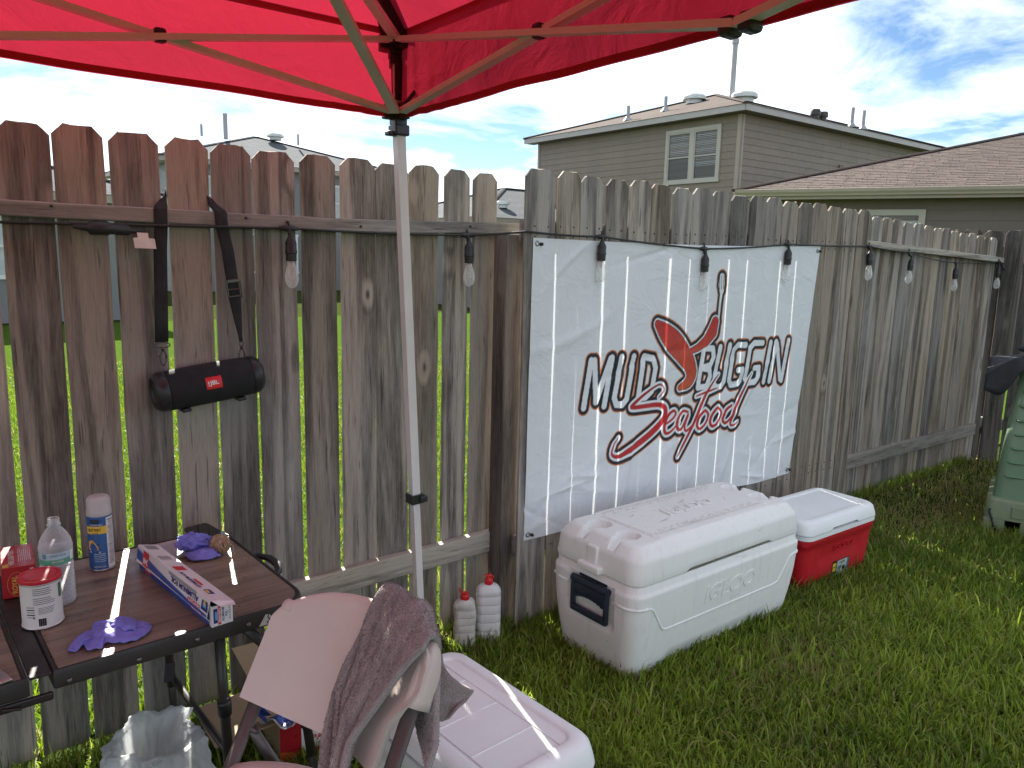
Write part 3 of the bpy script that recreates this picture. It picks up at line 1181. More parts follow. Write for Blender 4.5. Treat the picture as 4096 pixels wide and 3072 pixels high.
# ---------------------------------------------------------------- plain houses further off
def far_house(label, x0, y0, lx, ly, ze, slope, wall_mat, roof_mat, windows=()):
    h = thing('house', label, 'house', (x0, y0, 0))
    MB().box((lx / 2, ly / 2, ze / 2), (lx - 0.7, ly - 0.7, ze)).build('wall', wall_mat, h)
    MB().box((lx / 2, 0, ze + 0.07), (lx, 0.03, 0.16)).box((0, ly / 2 + 0.02, ze + 0.07), (0.03, ly, 0.158)).box((lx, ly / 2 + 0.02, ze + 0.07), (0.03, ly, 0.158)).build('fascia', M['trim_tan'], h)
    MB().box((lx / 2, ly / 2, ze - 0.0), (lx - 0.1, ly - 0.1, 0.02)).build('soffit', M['trim_white'], h)
    r = hip_roof(h, -0.04, lx + 0.04, -0.04, ly, ze + 0.155, slope, roof_mat)
    for (wx, wz, ww, wh) in windows:
        w = MB()
        for (dx, dz, a, b_) in ((0, wh / 2, ww + 0.14, 0.08), (0, -wh / 2, ww + 0.14, 0.08), (-ww / 2, 0, 0.08, wh - 0.08), (ww / 2, 0, 0.08, wh - 0.08), (0, 0, ww - 0.08, 0.05)):
            w.box((wx + dx, 0.335, wz + dz), (a, 0.05, b_))
        wo_ = w.build('window', M['trim_white'], h)
        MB().box((wx, 0.345, wz), (ww - 0.08, 0.006, wh - 0.08)).build('pane', M['blind_dark'], wo_)
    return h, r


hA, rA = far_house('grey two storey hip roofed house far behind the left part of the fence', 6.9, 26.0, 10.2, 10.0, 4.45, 0.32, M['siding_grey'], M['shingle_grey'], ((2.2, 3.4, 1.4, 1.3), (6.2, 3.4, 1.4, 1.3), (4.1, 1.4, 1.6, 1.4)))
for (x, y, h, r) in ((3.6, 4.2, 0.9, 0.09), (2.6, 4.0, 0.35, 0.05), (6.4, 3.6, 0.35, 0.05)):
    MB().tube([(x, y, 5.9), (x, y, 6.0 + h)], r, 8).build('vent_pipe', M['pipe'], hA)
turtle(hA, (5.7, 4.3, 6.15), 0.35, 0.2, M['vent_white'])
far_house('low grey house seen between the pickets at the far left', -5.0, 15.2, 9.6, 8.0, 2.42, 0.30, M['siding_grey'], M['shingle_grey'], ((2.0, 1.5, 1.2, 1.2), (6.3, 1.5, 1.4, 1.2)))
hB, rB = far_house('low grey roofed house glimpsed in the gap between the fence panels', 12.6, 15.4, 8.0, 7.0, 2.45, 0.33, M['siding_grey'], M['shingle_grey'], ((1.8, 1.4, 1.4, 1.2),))
turtle(hB, (1.6, 1.0, 3.0), 0.2, 0.15, M['vent_white'])
# ================================================================== pop-up canopy
tm = NT('red_canopy_fabric')
vec = tm.coords()
w1_ = tm.noise(vec, 900.0, 2)
w2_ = tm.noise(vec, 3.0, 4)
ccol = tm.ramp(w2_, [(0.3, (0.36, 0.006, 0.018, 1)), (0.7, (0.44, 0.009, 0.025, 1))])
tm.set(Base_Color=ccol, Roughness=0.75, Normal=tm.bump(w1_, 0.2, 0.0008, tm.bump(tm.noise(vec, 7.0, 5, 0.55, 0.6), 0.55, 0.02)))
tm.translucent((0.36, 0.020, 0.044, 1), 0.30)
for nd_ in tm.t.nodes:
    if nd_.type == 'BSDF_TRANSLUCENT':
        tm.link(tm.bsdf.inputs['Normal'].links[0].from_socket, nd_.inputs['Normal'])
M['canopy'] = tm.m
M['tent_white'] = plain('white_powder_coated_steel', (0.66, 0.64, 0.62), 0.38, var=0.05, scale=6)
M['black_plastic'] = plain('black_plastic', (0.018, 0.018, 0.020), 0.42, var=0.2)

tent = thing('canopy_tent', 'red pop up canopy with white folding frame overhead', 'canopy', (1.27, -0.22, 0))
CX, CY, SIDE = 1.27, -0.22, 2.60       # the leg in view and the side of the square
ZB, ZT, ZP = 1.975, 2.225, 2.86


def T(x, y, z):
    return Vector((x - CX, y - CY, z))


# roof: pyramid with sag between its ribs
def roof_fn(u, v):
    x = CX - (u - 0.5) * (SIDE + 0.01) - SIDE / 2
    y = CY - (v - 0.5) * (SIDE + 0.01) - SIDE / 2
    a, b_ = abs(u - 0.5) * 2, abs(v - 0.5) * 2
    m = max(a, b_)
    z = ZP - (ZP - ZT) * m
    diag = 1 - abs(a - b_) / max(m, 1e-3)
    z -= 0.035 * math.sin(math.pi * m) * (1 - diag)
    z += 0.004 * math.sin(u * 40) * math.sin(v * 37)
    return T(x, y, z)


rb = MB().grid(roof_fn, 48, 48)
ro = rb.build('roof_fabric', M['canopy'], tent, smooth=True)


def valance(p0, p1, name='valance'):
    p0, p1 = Vector(p0), Vector(p1)
    d = (p1 - p0).normalized()
    nrm = d.cross(Vector((0, 0, 1)))
    L = (p1 - p0).length

    def fn(u, v):
        s = u * L
        e = min(u, 1 - u) * L
        rip = 0.004 * math.sin(s * 8.3 + 1) + 0.0025 * math.sin(s * 21 + 0.6) + 0.014 * math.exp(-e * 7) * math.sin(s * 75)
        zb = ZB + 0.008 * math.sin(math.pi * u) + 0.0012 * math.sin(s * 13)
        z = (ZT + 0.012) * (1 - v) + zb * v
        p = p0 + d * s + nrm * (rip * v - 0.010 * (1 - v) ** 6)
        return T(p.x, p.y, z)

    o = MB().grid(fn, 90, 8).build(name, M['canopy'], tent, smooth=True)

    # stitched double hem along the lower edge
    def fh(u, v):
        q = fn(u, 0.925 + 0.070 * v)
        return q - nrm * 0.004
    MB().grid(fh, 90, 2).build('hem', M['canopy'], o, smooth=True)
    return o


c00 = (CX, CY, 0)
c10 = (CX - SIDE, CY, 0)
c11 = (CX - SIDE, CY - SIDE, 0)
c01 = (CX, CY - SIDE, 0)
for a, b_ in ((c00, c10), (c10, c11), (c11, c01), (c01, c00)):
    valance(a, b_)

IN_ = 0.028
# legs: the visible one leans a little outwards at its foot
corners = [(CX - IN_, CY - IN_, 1, 1), (CX - SIDE + IN_, CY - IN_, -1, 1), (CX - IN_, CY - SIDE + IN_, 1, -1), (CX - SIDE + IN_, CY - SIDE + IN_, -1, -1)]
for (x, y, sx, sy) in corners:
    foot = Vector((1.372, -0.20, 0.0)) if (sx, sy) == (1, 1) else Vector((x + sx * 0.02, y + sy * 0.02, 0))
    top = Vector((1.252, -0.212, 2.24)) if (sx, sy) == (1, 1) else Vector((x, y, 2.24))
    d = (top - foot).normalized()
    at = lambda z: foot + d * (z / d.z)
    leg = MB().tube([T(*at(0.70)), T(*top)], 0.0152, square=True, up=(0, 1, 0))
    lo_ = leg.build('leg', M['tent_white'], tent)
    MB().tube([T(*at(0.0)), T(*at(0.76))], 0.0128, square=True, up=(0, 1, 0)).build('inner_leg', M['tent_white'], lo_)
    MB().tube([T(*at(0.693)), T(*at(0.725))], 0.0235, square=True, up=(0, 1, 0)).box(T(*at(0.709)) + Vector((0.02, -0.022, 0)), (0.03, 0.022, 0.022), 0.004).build('height_lock', M['black_plastic'], lo_)
    MB().box(T(*at(0.004)), (0.075, 0.075, 0.006), 0.002).build('foot_plate', M['tent_white'], lo_)
    # sliding bracket and top bracket
    sl = MB()
    p = T(*at(1.985))
    sl.box(p, (0.043, 0.043, 0.062), 0.004).box(p + Vector((-sx * 0.034, 0, 0.012)), (0.04, 0.026, 0.05), 0.004).box(p + Vector((0, -sy * 0.034, 0.012)), (0.026, 0.04, 0.05), 0.004)
    sl.box(T(*at(1.942)), (0.052, 0.052, 0.034), 0.005).box(T(*at(1.93)) + Vector((sx * -0.03, 0, 0)), (0.03, 0.03, 0.014), 0.004)
    sl.tube([p + Vector((sx * 0.0, -sy * 0.05, 0.035)), p + Vector((sx * 0.004, -sy * 0.095, 0.062))], 0.006, 8)
    s_ = sl.build('slider', M['black_plastic'], tent)
    tb = MB()
    q = T(*at(2.205))
    tb.box(q, (0.045, 0.045, 0.075), 0.004).box(q + Vector((-sx * 0.036, 0, 0)), (0.045, 0.028, 0.05), 0.004).box(q + Vector((0, -sy * 0.036, 0)), (0.028, 0.045, 0.05), 0.004)
    tb.box(q + Vector((0, 0, -0.052)), (0.038, 0.038, 0.03), 0.003)
    tb.tube([q + Vector((0, 0, 0.02)), q + Vector((-sx * 0.10, -sy * 0.10, 0.09)), q + Vector((-sx * 0.2, -sy * 0.2, 0.10))], [0.045, 0.032, 0.014], 10)
    tb.build('top_bracket', M['black_plastic'], tent)
    if (sx, sy) == (1, 1):
        # the corner tie hanging down the leg
        MB().box(T(*at(2.10)) + Vector((-0.002, -0.021, 0)), (0.034, 0.006, 0.10), 0.002).box(T(*at(2.045)) + Vector((-0.006, -0.021, 0)), (0.03, 0.005, 0.03), 0.002).build('corner_strap', M['black_plastic'], tent)

# scissor trusses of the four sides
BW, BH = 0.0075, 0.0145


def bar(a, b_, name='truss_bar'):
    d = (Vector(b_) - Vector(a)).normalized()
    return MB().tube([a, b_], BH, square=True, flat=BW / BH, up=(0, 0, 1)).build(name, M['tent_white'], tent)


def side_truss(ca, cb):
    ca, cb = Vector(ca), Vector(cb)
    mid = (ca + cb) / 2
    for (c, sgn) in ((ca, 1), (cb, 1)):
        d = (mid - c).normalized()
        n = d.cross(Vector((0, 0, 1)))
        cin = Vector((CX - SIDE / 2, CY - SIDE / 2, 0))
        n = n if (cin - c).dot(n) > 0 else -n
        o1, o2 = n * 0.022, n * 0.040
        a0 = c + d * 0.05 + o1
        lo0, hi1 = T(a0.x, a0.y, 1.992), mid + o1
        up0, lo1 = c + d * 0.06 + o2, mid + o2
        bar(lo0, T(hi1.x, hi1.y, 2.175))
        bar(T(up0.x, up0.y, 2.197), T(lo1.x, lo1.y, 1.985))
        # pivot with its black spacer
        pv = c + d * (0.05 + (1.25) * 0.545)
        f = 0.535
        z = 1.992 + (2.175 - 1.992) * f
        pp = c + d * (0.05 + ((mid - c).length - 0.05) * f) + n * 0.031
        MB().box(T(pp.x, pp.y, z), (0.030, 0.030, 0.036), 0.007).build('pivot', M['black_plastic'], tent)
    n = (ca - cb).normalized().cross(Vector((0, 0, 1)))
    cin = Vector((CX - SIDE / 2, CY - SIDE / 2, 0))
    n = n if (cin - mid).dot(n) > 0 else -n
    for z in (1.985, 2.175):
        dd = (ca - cb).normalized()
        p = mid + n * 0.03
        R3 = Matrix((dd, n, Vector((0, 0, 1)))).transposed()
        MB().box(T(p.x, p.y, z) + dd * 0.022, (0.034, 0.044, 0.038), 0.010, rot=R3).box(T(p.x, p.y, z) - dd * 0.022, (0.034, 0.044, 0.038), 0.010, rot=R3).build('joint', M['black_plastic'], tent)


side_truss(c00, c10)
side_truss(c00, c01)
side_truss(c10, c11)
side_truss(c01, c11)
ctr = T(CX - SIDE / 2, CY - SIDE / 2, 0)
for (x, y, sx, sy) in corners:
    a = T(x - sx * 0.02, y - sy * 0.02, 1.988)
    e = Vector((-sx, -sy, 0)).normalized()
    bar(a, a + e * 0.95 + Vector((0, 0, 0.31)), 'brace')
    b0 = T(x - sx * 0.02, y - sy * 0.02, 2.205)
    bar(b0, b0 + e * 0.93 + Vector((0, 0, 0.105)), 'rafter')
    bar(b0 + e * 0.93 + Vector((0, 0, 0.105)), ctr + Vector((0, 0, ZP - 0.06)), 'rafter')
MB().box(ctr + Vector((0, 0, ZP - 0.05)), (0.09, 0.09, 0.07), 0.012).build('peak_hub', M['black_plastic'], tent)

# ================================================================== string lights
M['cord'] = plain('black_rubber_cord', (0.014, 0.014, 0.015), 0.5)
gb = NT('clear_bulb_glass')
gb.set(Base_Color=(0.93, 0.94, 0.94, 1), Roughness=0.06)
gb.bsdf.inputs['Specular IOR Level'].default_value = 0.7
gtr = gb.n('ShaderNodeBsdfTransparent')
gtr.inputs[0].default_value = (0.97, 0.97, 0.96, 1)
gms = gb.n('ShaderNodeMixShader')
lw = gb.n('ShaderNodeLayerWeight')
lw.inputs['Blend'].default_value = 0.25
gb.link(gb.math('ADD', gb.math('MULTIPLY', lw.outputs['Facing'], 0.55), 0.22, True), gms.inputs[0])
gb.link(gtr.outputs[0], gms.inputs[1])
gb.link(gb.bsdf.outputs[0], gms.inputs[2])
gb.link(gms.outputs[0], gb.out.inputs['Surface'])
M['bulb'] = gb.m
M['filament'] = plain('filament_support', (0.45, 0.40, 0.33), 0.4)
M['paper'] = plain('paper_tag', (0.62, 0.58, 0.54), 0.7, var=0.08)

sl = thing('string_lights', 'black cord of clear bulbs strung along the fence and across the banner', 'string lights')
nodes = [(-1.2, 0.03, 1.60), (-0.45, 0.025, 1.617), (0.150, 0.03, 1.612), (0.991, 0.026, 1.628), (1.70, 0.026, 1.630), (1.888, -0.106, 1.650), (2.276, -0.118, 1.643), (2.944, -0.118, 1.610), (3.625, -0.118, 1.650),
         (4.47, -0.108, 1.662), (5.23, 0.015, 1.641), (5.947, 0.015, 1.583), (6.706, 0.015, 1.598), (7.12, 0.0, 1.455)]
sag = [0.006, 0.012, 0.0, 0.004, 0.002, 0.004, 0.004, 0.006, 0.004, 0.004, 0.012, 0.004, 0.03]
pts = []
for i in range(len(nodes) - 1):
    a, b_ = Vector(nodes[i]), Vector(nodes[i + 1])
    for k in range(10):
        t = k / 10
        pts.append(a.lerp(b_, t) - Vector((0, 0, 4 * sag[i] * t * (1 - t))))
pts.append(Vector(nodes[-1]))
MB().tube(pts, 0.0042, 8).build('cord', M['cord'], sl, smooth=True)
drops = {1: 0.19, 2: 0.165, 3: 0.195, 4: 0.195, 6: 0.188, 7: 0.196, 8: 0.195, 9: 0.20, 10: 0.21, 11: 0.205, 12: 0.21}
sock_me = bulb_me = fil_me = None
for i, dr in drops.items():
    n = Vector(nodes[i])
    tilt = {2: 0.03, 9: 0.05, 10: 0.10, 3: 0.02}.get(i, 0.03 * math.sin(i * 2.0))
    so = MB()
    if sock_me is None:
        so.lathe([(0.005, 0.110), (0.0058, 0.095), (0.010, 0.086), (0.0165, 0.074), (0.0182, 0.068), (0.0182, 0.045), (0.0196, 0.043), (0.0196, 0.036), (0.0178, 0.034), (0.0172, 0.012), (0.0150, 0.010)], 20)
        s_o = so.build('socket', M['cord'], sl)
        sharp(s_o.data, 40)
        sock_me = s_o.data
        bb = MB().lathe([(0.0118, 0.014), (0.0125, 0.0), (0.0175, -0.016), (0.0220, -0.036), (0.0226, -0.048), (0.0200, -0.062), (0.0135, -0.073), (0.006, -0.078), (0.0005, -0.079)], 20)
        b_o = bb.build('bulb', M['bulb'], s_o, smooth=True)
        bulb_me = b_o.data
        fb = MB().lathe([(0.007, 0.012), (0.006, -0.006), (0.003, -0.018), (0.0008, -0.02)], 10).tube([(-0.008, 0, -0.042), (-0.002, 0, -0.018)], 0.0005, 5).tube([(0.008, 0, -0.042), (0.002, 0, -0.018)], 0.0005, 5).tube([(-0.008, 0, -0.042), (0, 0.004, -0.045), (0.008, 0, -0.042)], 0.0005, 5)
        f_o = fb.build('filament', M['filament'], s_o, smooth=True)
        fil_me = f_o.data
    else:
        s_o = place('socket', sock_me, sl)
        place('bulb', bulb_me, s_o)
        place('filament', fil_me, s_o)
    bot = n + Vector((math.sin(tilt) * dr, -0.006, -dr * math.cos(tilt)))
    s_o.location = bot + Vector((0, 0, 0.079))
    s_o.rotation_euler = (0, -tilt * 0.4 if i != 10 else 0.12, 0)
    top = s_o.location + Vector((0, 0, 0.10))
    mid = n.lerp(top, 0.5) + Vector((0.006 if i % 2 else -0.005, 0, 0))
    db = MB().tube([n + Vector((0, -0.002, 0.0)), n + Vector((0, -0.003, -0.02)), mid, top], [0.0085, 0.007, 0.0038, 0.005], 8)
    db.tube([n + Vector((-0.035, 0, 0.001)), n + Vector((-0.012, 0, 0.0)), n + Vector((0.012, 0, 0.0)), n + Vector((0.035, 0, -0.001))], [0.0045, 0.010, 0.010, 0.0045], 8)
    db.tube([n + Vector((0, 0, 0.006)), n + Vector((0, 0.002, 0.022))], 0.004, 6)
    db.build('drop', M['cord'], sl, smooth=True)
# plug connector with its paper tag
k = Vector((0.452, 0.022, 1.606))
MB().tube([k + Vector((-0.085, 0, 0.003)), k + Vector((-0.05, 0, 0)), k + Vector((-0.044, 0, 0)), k + Vector((0.004, 0, 0)), k + Vector((0.006, 0, 0)), k + Vector((0.055, 0, -0.003)), k + Vector((0.062, 0, -0.004)), k + Vector((0.1, 0, -0.004))],
          [0.006, 0.010, 0.0195, 0.0195, 0.0165, 0.015, 0.008, 0.0055], 14).build('connector', M['cord'], sl, smooth=True)
tgm = MB().add([(x - 0.030, y, z) for (x, y, z) in [(0.558, 0.012, 1.598), (0.588, 0.012, 1.597), (0.588, 0.008, 1.582), (0.604, 0.006, 1.581), (0.6065, 0.002, 1.552), (0.5485, 0.002, 1.553), (0.546, 0.006, 1.582), (0.559, 0.008, 1.583)]], [(7, 6, 5, 4, 3, 2), (0, 7, 2, 1)])
to = tgm.build('tag', M['paper'], sl)
solidify(to, 0.0006)
# ================================================================== the banner
LOGO = {"word":[[[301,923],[334,1125]],[[354,1124],[372,948]],[[372,942],[451,1126]],[[423,919],[459,1129]],[[518,1128],[483,949],[498,918],[536,914],[561,936],[595,1126]],[[661,1122],[635,935]],[[661,1122],[725,1109],[743,1064],[724,958],[685,933],[635,935]],[[1086,1136],[1054,946]],[[1086,1136],[1154,1132],[1164,1088],[1142,1049],[1070,1042]],[[1070,1042],[1138,1029],[1147,995],[1121,946],[1054,946]],[[1212,1136],[1178,955],[1202,933],[1239,936],[1258,959],[1287,1142]],[[1422,1135],[1354,1139],[1323,1116],[1300,962],[1321,936],[1377,939],[1398,954],[1406,1010],[1369,1009]],[[1562,1139],[1490,1142],[1458,1119],[1435,962],[1458,935],[1516,938],[1538,954],[1546,1011],[1507,1010]],[[1634,1138],[1595,931]],[[1683,1140],[1646,931]],[[1693,1128],[1743,934]],[[1796,1141],[1757,926]]],"S":[[777,925,4],[808,951,5],[799,977,5],[763,983,6],[675,947,9],[606,907,12],[603,894,13],[688,892,14],[780,889,15],[825,865,18],[819,820,20],[753,770,22],[647,719,20],[544,679,14],[496,683,10],[483,710,7],[521,764,3]],"e":[[825,786,6],[882,810,8],[904,834,9],[884,849,9],[844,824,12],[826,774,13],[840,745,11],[878,751,8],[928,788,5]],"a":[[994,831,8],[953,839,9],[918,795,12],[924,757,12],[954,757,9],[995,817,10],[973,766,10],[989,739,9],[1040,768,5]],"f":[[1213,1000,3],[1177,966,7],[1125,909,11],[1084,845,13],[1045,775,12],[1000,712,11],[960,657,9],[934,617,3]],"t":[[1048,904,4],[1124,917,8],[1209,930,4]],"o":[[1123,827,9],[1084,801,12],[1067,759,12],[1090,737,10],[1130,758,9],[1149,801,10],[1123,827,9]],"o2":[[1223,831,9],[1183,804,12],[1166,761,12],[1190,738,10],[1231,760,9],[1250,803,10],[1223,831,9]],"d":[[1334,830,9],[1286,807,12],[1267,763,12],[1291,743,10],[1330,763,9],[1364,813,10]],"d2":[[1490,984,2],[1442,923,8],[1398,863,12],[1355,789,12],[1333,734,10],[1363,724,7],[1390,739,4]],"band":[[740,1267,20],[799,1224,49],[864,1177,63],[927,1122,59],[981,1067,47],[1001,1019,41],[980,978,31],[923,957,16]],"band2":[[962,1120,14],[1039,1142,22],[1098,1172,33],[1140,1216,43],[1156,1262,31]],"forkh":[[1180,1281,9],[1183,1347,9],[1187,1393,11],[1189,1413,20],[1186,1439,27],[1185,1478,24]],"tines":[[[1168,1488],[1171,1423]],[[1183,1488],[1186,1419]],[[1199,1486],[1201,1422]]]}
BTL, BTR, BBL, BBR = (1.923, 1.628), (3.965, 1.648), (1.918, 0.391), (3.843, 0.376)


def seg_dist(P, a, b, ra, rb):
    """signed distance to a tapered stroke segment"""
    a, b = np.array(a, float), np.array(b, float)
    d = b - a
    t = np.clip(((P - a) @ d) / max(d @ d, 1e-9), 0, 1)
    q = a + t[..., None] * d
    return np.hypot(P[..., 0] - q[..., 0], P[..., 1] - q[..., 1]) - (ra + (rb - ra) * t)


def strokes(P, lst, r=None):
    D = np.full(P.shape[:-1], 1e3)
    for i in range(len(lst) - 1):
        a, b = lst[i], lst[i + 1]
        D = np.minimum(D, seg_dist(P, a[:2], b[:2], r if r else a[2], r if r else b[2]))
    return D


def smooth(lst, m=6):
    """Catmull-Rom through the stroke points, radius included"""
    a = [np.array(q, float) for q in lst]
    out = []
    for i in range(len(a) - 1):
        p0, p1, p2, p3 = a[max(0, i - 1)], a[i], a[i + 1], a[min(len(a) - 1, i + 2)]
        for k in range(m):
            f = k / m
            out.append(0.5 * (2 * p1 + (p2 - p0) * f + (2 * p0 - 5 * p1 + 4 * p2 - p3) * f * f + (3 * p1 - p0 - 3 * p2 + p3) * f ** 3))
    out.append(a[-1])
    return [tuple(q) for q in out]


def banner_colours(P):
    """flat print of the banner (P in millimetres: x from 1920, z)"""
    n = P.shape[:-1]
    col = np.zeros(n + (3,))
    white = np.array((0.80, 0.82, 0.84))
    paper = np.array((0.78, 0.805, 0.83))
    navy = np.array((0.012, 0.018, 0.030))
    orange = np.array((0.62, 0.20, 0.06))
    red = np.array((0.50, 0.030, 0.035))
    dark_red = np.array((0.09, 0.012, 0.018))
    col[:] = paper
    sm = lambda D, w: np.clip(0.5 - D / w, 0, 1)[..., None]
    W = 2.4
    word = np.full(n, 1e3)
    for p in LOGO['word']:
        word = np.minimum(word, strokes(P, p, 15.0))
    script = np.full(n, 1e3)
    for k in ('S', 'e', 'a', 'f', 't', 'o', 'o2', 'd', 'd2'):
        q = smooth([(x, z, r * 0.78) for x, z, r in LOGO[k]], 4)
        script = np.minimum(script, strokes(P, q))
    band = np.minimum(strokes(P, smooth([(x, z, r * 0.86) for x, z, r in LOGO['band']], 4)), strokes(P, [(x, z, r * 0.80) for x, z, r in LOGO['band2']]))
    fork = strokes(P, [(x, z, r * 0.80) for x, z, r in LOGO['forkh']])
    everything = np.minimum(np.minimum(word, fork), np.minimum(band - 9, script - 11))
    for off, c in ((20.0, orange), (15.0, navy)):
        m = sm(everything - off, W)
        col = col * (1 - m) + c * m
    m = sm(word, W)
    col = col * (1 - m) + white * m
    m = sm(fork, W)
    col = col * (1 - m) + white * m
    for p in LOGO['tines']:
        m = sm(strokes(P, p, 1.8), W)
        col = col * (1 - m) + navy * m
    m = sm(band - 9, W)
    col = col * (1 - m) + white * m
    m = sm(band - 2.5, W)
    col = col * (1 - m) + navy * m
    g = np.clip((1300 - P[..., 1]) / 500, 0, 1)[..., None]
    bc = red * (1 - g * 0.6) + orange * g * 0.6
    m = sm(band, W)
    col = col * (1 - m) + bc * m
    m = sm(script - 11, W)
    col = col * (1 - m) + white * m
    f = np.clip(np.abs(P[..., 1] - 790) / 170 - 0.55, 0, 1)[..., None]
    m = sm(script, W)
    col = col * (1 - m) + (red * (1 - f) + dark_red * f) * m
    return col


def banner_relief(u, v):
    """outward relief in metres of the wrinkled cloth, u along, v up"""
    r = np.random.default_rng(42)
    h = np.zeros_like(u)
    X, Z = u * 2.0, v * 1.25
    for k in range(26):
        cx_, cz_ = r.uniform(0, 2), r.uniform(0, 1.25)
        a = r.normal(0.35, 0.7)
        L, w = r.uniform(0.08, 0.30), r.uniform(0.010, 0.030)
        dx, dz = X - cx_, Z - cz_
        al_, ac = dx * np.cos(a) + dz * np.sin(a), -dx * np.sin(a) + dz * np.cos(a)
        ac = ac + 0.10 * al_ ** 2 * r.uniform(-6, 6)
        h += r.uniform(-0.006, 0.008) * np.exp(-(al_ / L) ** 2 - (ac / w) ** 2)
    for k in range(22):                      # crumpled lower part
        cx_, cz_ = r.uniform(0, 2), r.uniform(0, 0.38)
        a = r.normal(0.9, 0.9)
        L, w = r.uniform(0.05, 0.16), r.uniform(0.010, 0.022)
        dx, dz = X - cx_, Z - cz_
        al_, ac = dx * np.cos(a) + dz * np.sin(a), -dx * np.sin(a) + dz * np.cos(a)
        h += r.uniform(-0.008, 0.012) * np.exp(-(al_ / L) ** 2 - (np.abs(ac) / w) ** 1.3)
    h += 0.0018 * (vnoise(X, Z, 9.0, 3) - 0.5) + 0.004 * (vnoise(X, Z, 3.2, 8) - 0.5)
    pin = np.minimum(np.minimum(np.hypot(X, Z), np.hypot(2 - X, Z)), np.minimum(np.hypot(X, 1.25 - Z), np.hypot(2 - X, 1.25 - Z)))
    h += 0.007 * np.clip(pin / 0.5, 0, 1)
    h += 0.006 * np.exp(-Z / 0.06) * np.sin(X * 9.0)
    return h + 0.004


NU, NV = 560, 350
uu, vv = np.meshgrid(np.linspace(0, 1, NU + 1), np.linspace(0, 1, NV + 1))
bx = (BBL[0] * (1 - uu) + BBR[0] * uu) * (1 - vv) + (BTL[0] * (1 - uu) + BTR[0] * uu) * vv
bz = (BBL[1] * (1 - uu) + BBR[1] * uu) * (1 - vv) + (BTL[1] * (1 - uu) + BTR[1] * uu) * vv
bz = bz - 0.012 * np.sin(np.pi * uu) * vv + 0.014 * (1 - vv) * np.sin(uu * 11 + 0.6) * np.sin(np.pi * uu)
bx = bx - 0.006 * np.sin(np.pi * vv) * (1 - uu) + 0.012 * np.sin(np.pi * vv) * uu * -1
rel = banner_relief(uu, vv)
by = -0.0965 - np.clip(rel, 0.0012, None)
co = np.stack([bx, by, bz], -1).reshape(-1, 3)
idx = np.arange((NU + 1) * (NV + 1)).reshape(NV + 1, NU + 1)
F = np.stack([idx[:-1, :-1], idx[:-1, 1:], idx[1:, 1:], idx[1:, :-1]], -1).reshape(-1, 4)
me = bpy.data.meshes.new('cloth')
me.vertices.add(len(co))
me.vertices.foreach_set('co', co.reshape(-1).astype(np.float32))
me.loops.add(F.size)
me.loops.foreach_set('vertex_index', F.reshape(-1).astype(np.int32))
me.polygons.add(len(F))
me.polygons.foreach_set('loop_start', (np.arange(len(F)) * 4).astype(np.int32))
me.polygons.foreach_set('loop_total', np.full(len(F), 4, np.int32))
me.polygons.foreach_set('use_smooth', np.ones(len(F), bool))
me.update()
me.validate()
PP = np.stack([(bx - 1.92) * 1000, bz * 1000], -1)
pc = banner_colours(PP).reshape(-1, 3)
ca = me.color_attributes.new('print', 'FLOAT_COLOR', 'POINT')
ca.data.foreach_set('color', np.concatenate([pc, np.ones((len(pc), 1))], 1).reshape(-1).astype(np.float32))
tb = NT('printed_vinyl')
at = tb.n('ShaderNodeAttribute', attribute_name='print')
vec = tb.coords()
wv = tb.noise(vec, 700.0, 2)
dn = tb.noise(vec, 5.0, 7, 0.7)
dcol = tb.mix(tb.ramp(dn, [(0.60, (0, 0, 0)), (0.80, (0.22, 0.22, 0.22))]), at.outputs['Color'], (0.33, 0.32, 0.29, 1))
cr = tb.noise(tb.coords((1.0, 1.0, 1.4)), 7.0, 6, 0.6, 1.2)
b1 = tb.bump(cr, 0.5, 0.016)
tb.set(Base_Color=dcol, Roughness=0.42, Normal=tb.bump(wv, 0.15, 0.0006, b1))
tb.bsdf.inputs['Specular IOR Level'].default_value = 0.35
tb.translucent(dcol, 0.14)
M['vinyl'] = tb.m
me.materials.append(M['vinyl'])
banner = thing('banner', 'wrinkled pale seafood banner with red and navy lettering tied to the fence', 'banner', (0, 0, 0))
place('cloth', me, banner)
M['brass'] = plain('grommet_metal', (0.30, 0.30, 0.31), 0.35, metallic=0.9)
for (x, z) in ((1.943, 1.606), (3.935, 1.622), (1.938, 0.414), (3.822, 0.402)):
    g = MB()
    R = rotm(math.pi / 2)
    g.lathe([(0.0055, -0.002), (0.0055, 0.0025), (0.008, 0.0035), (0.0115, 0.002), (0.0118, -0.001)], 18, (x, -0.1005, z), R)
    g.build('grommet', M['brass'], banner, smooth=True)
    MB().lathe([(0.006, 0), (0.0075, 0.006), (0.006, 0.014), (0.002, 0.016)], 10, (x + 0.017, -0.101, z - 0.002), R).build('screw_head', M['dark_steel'], banner, smooth=True)

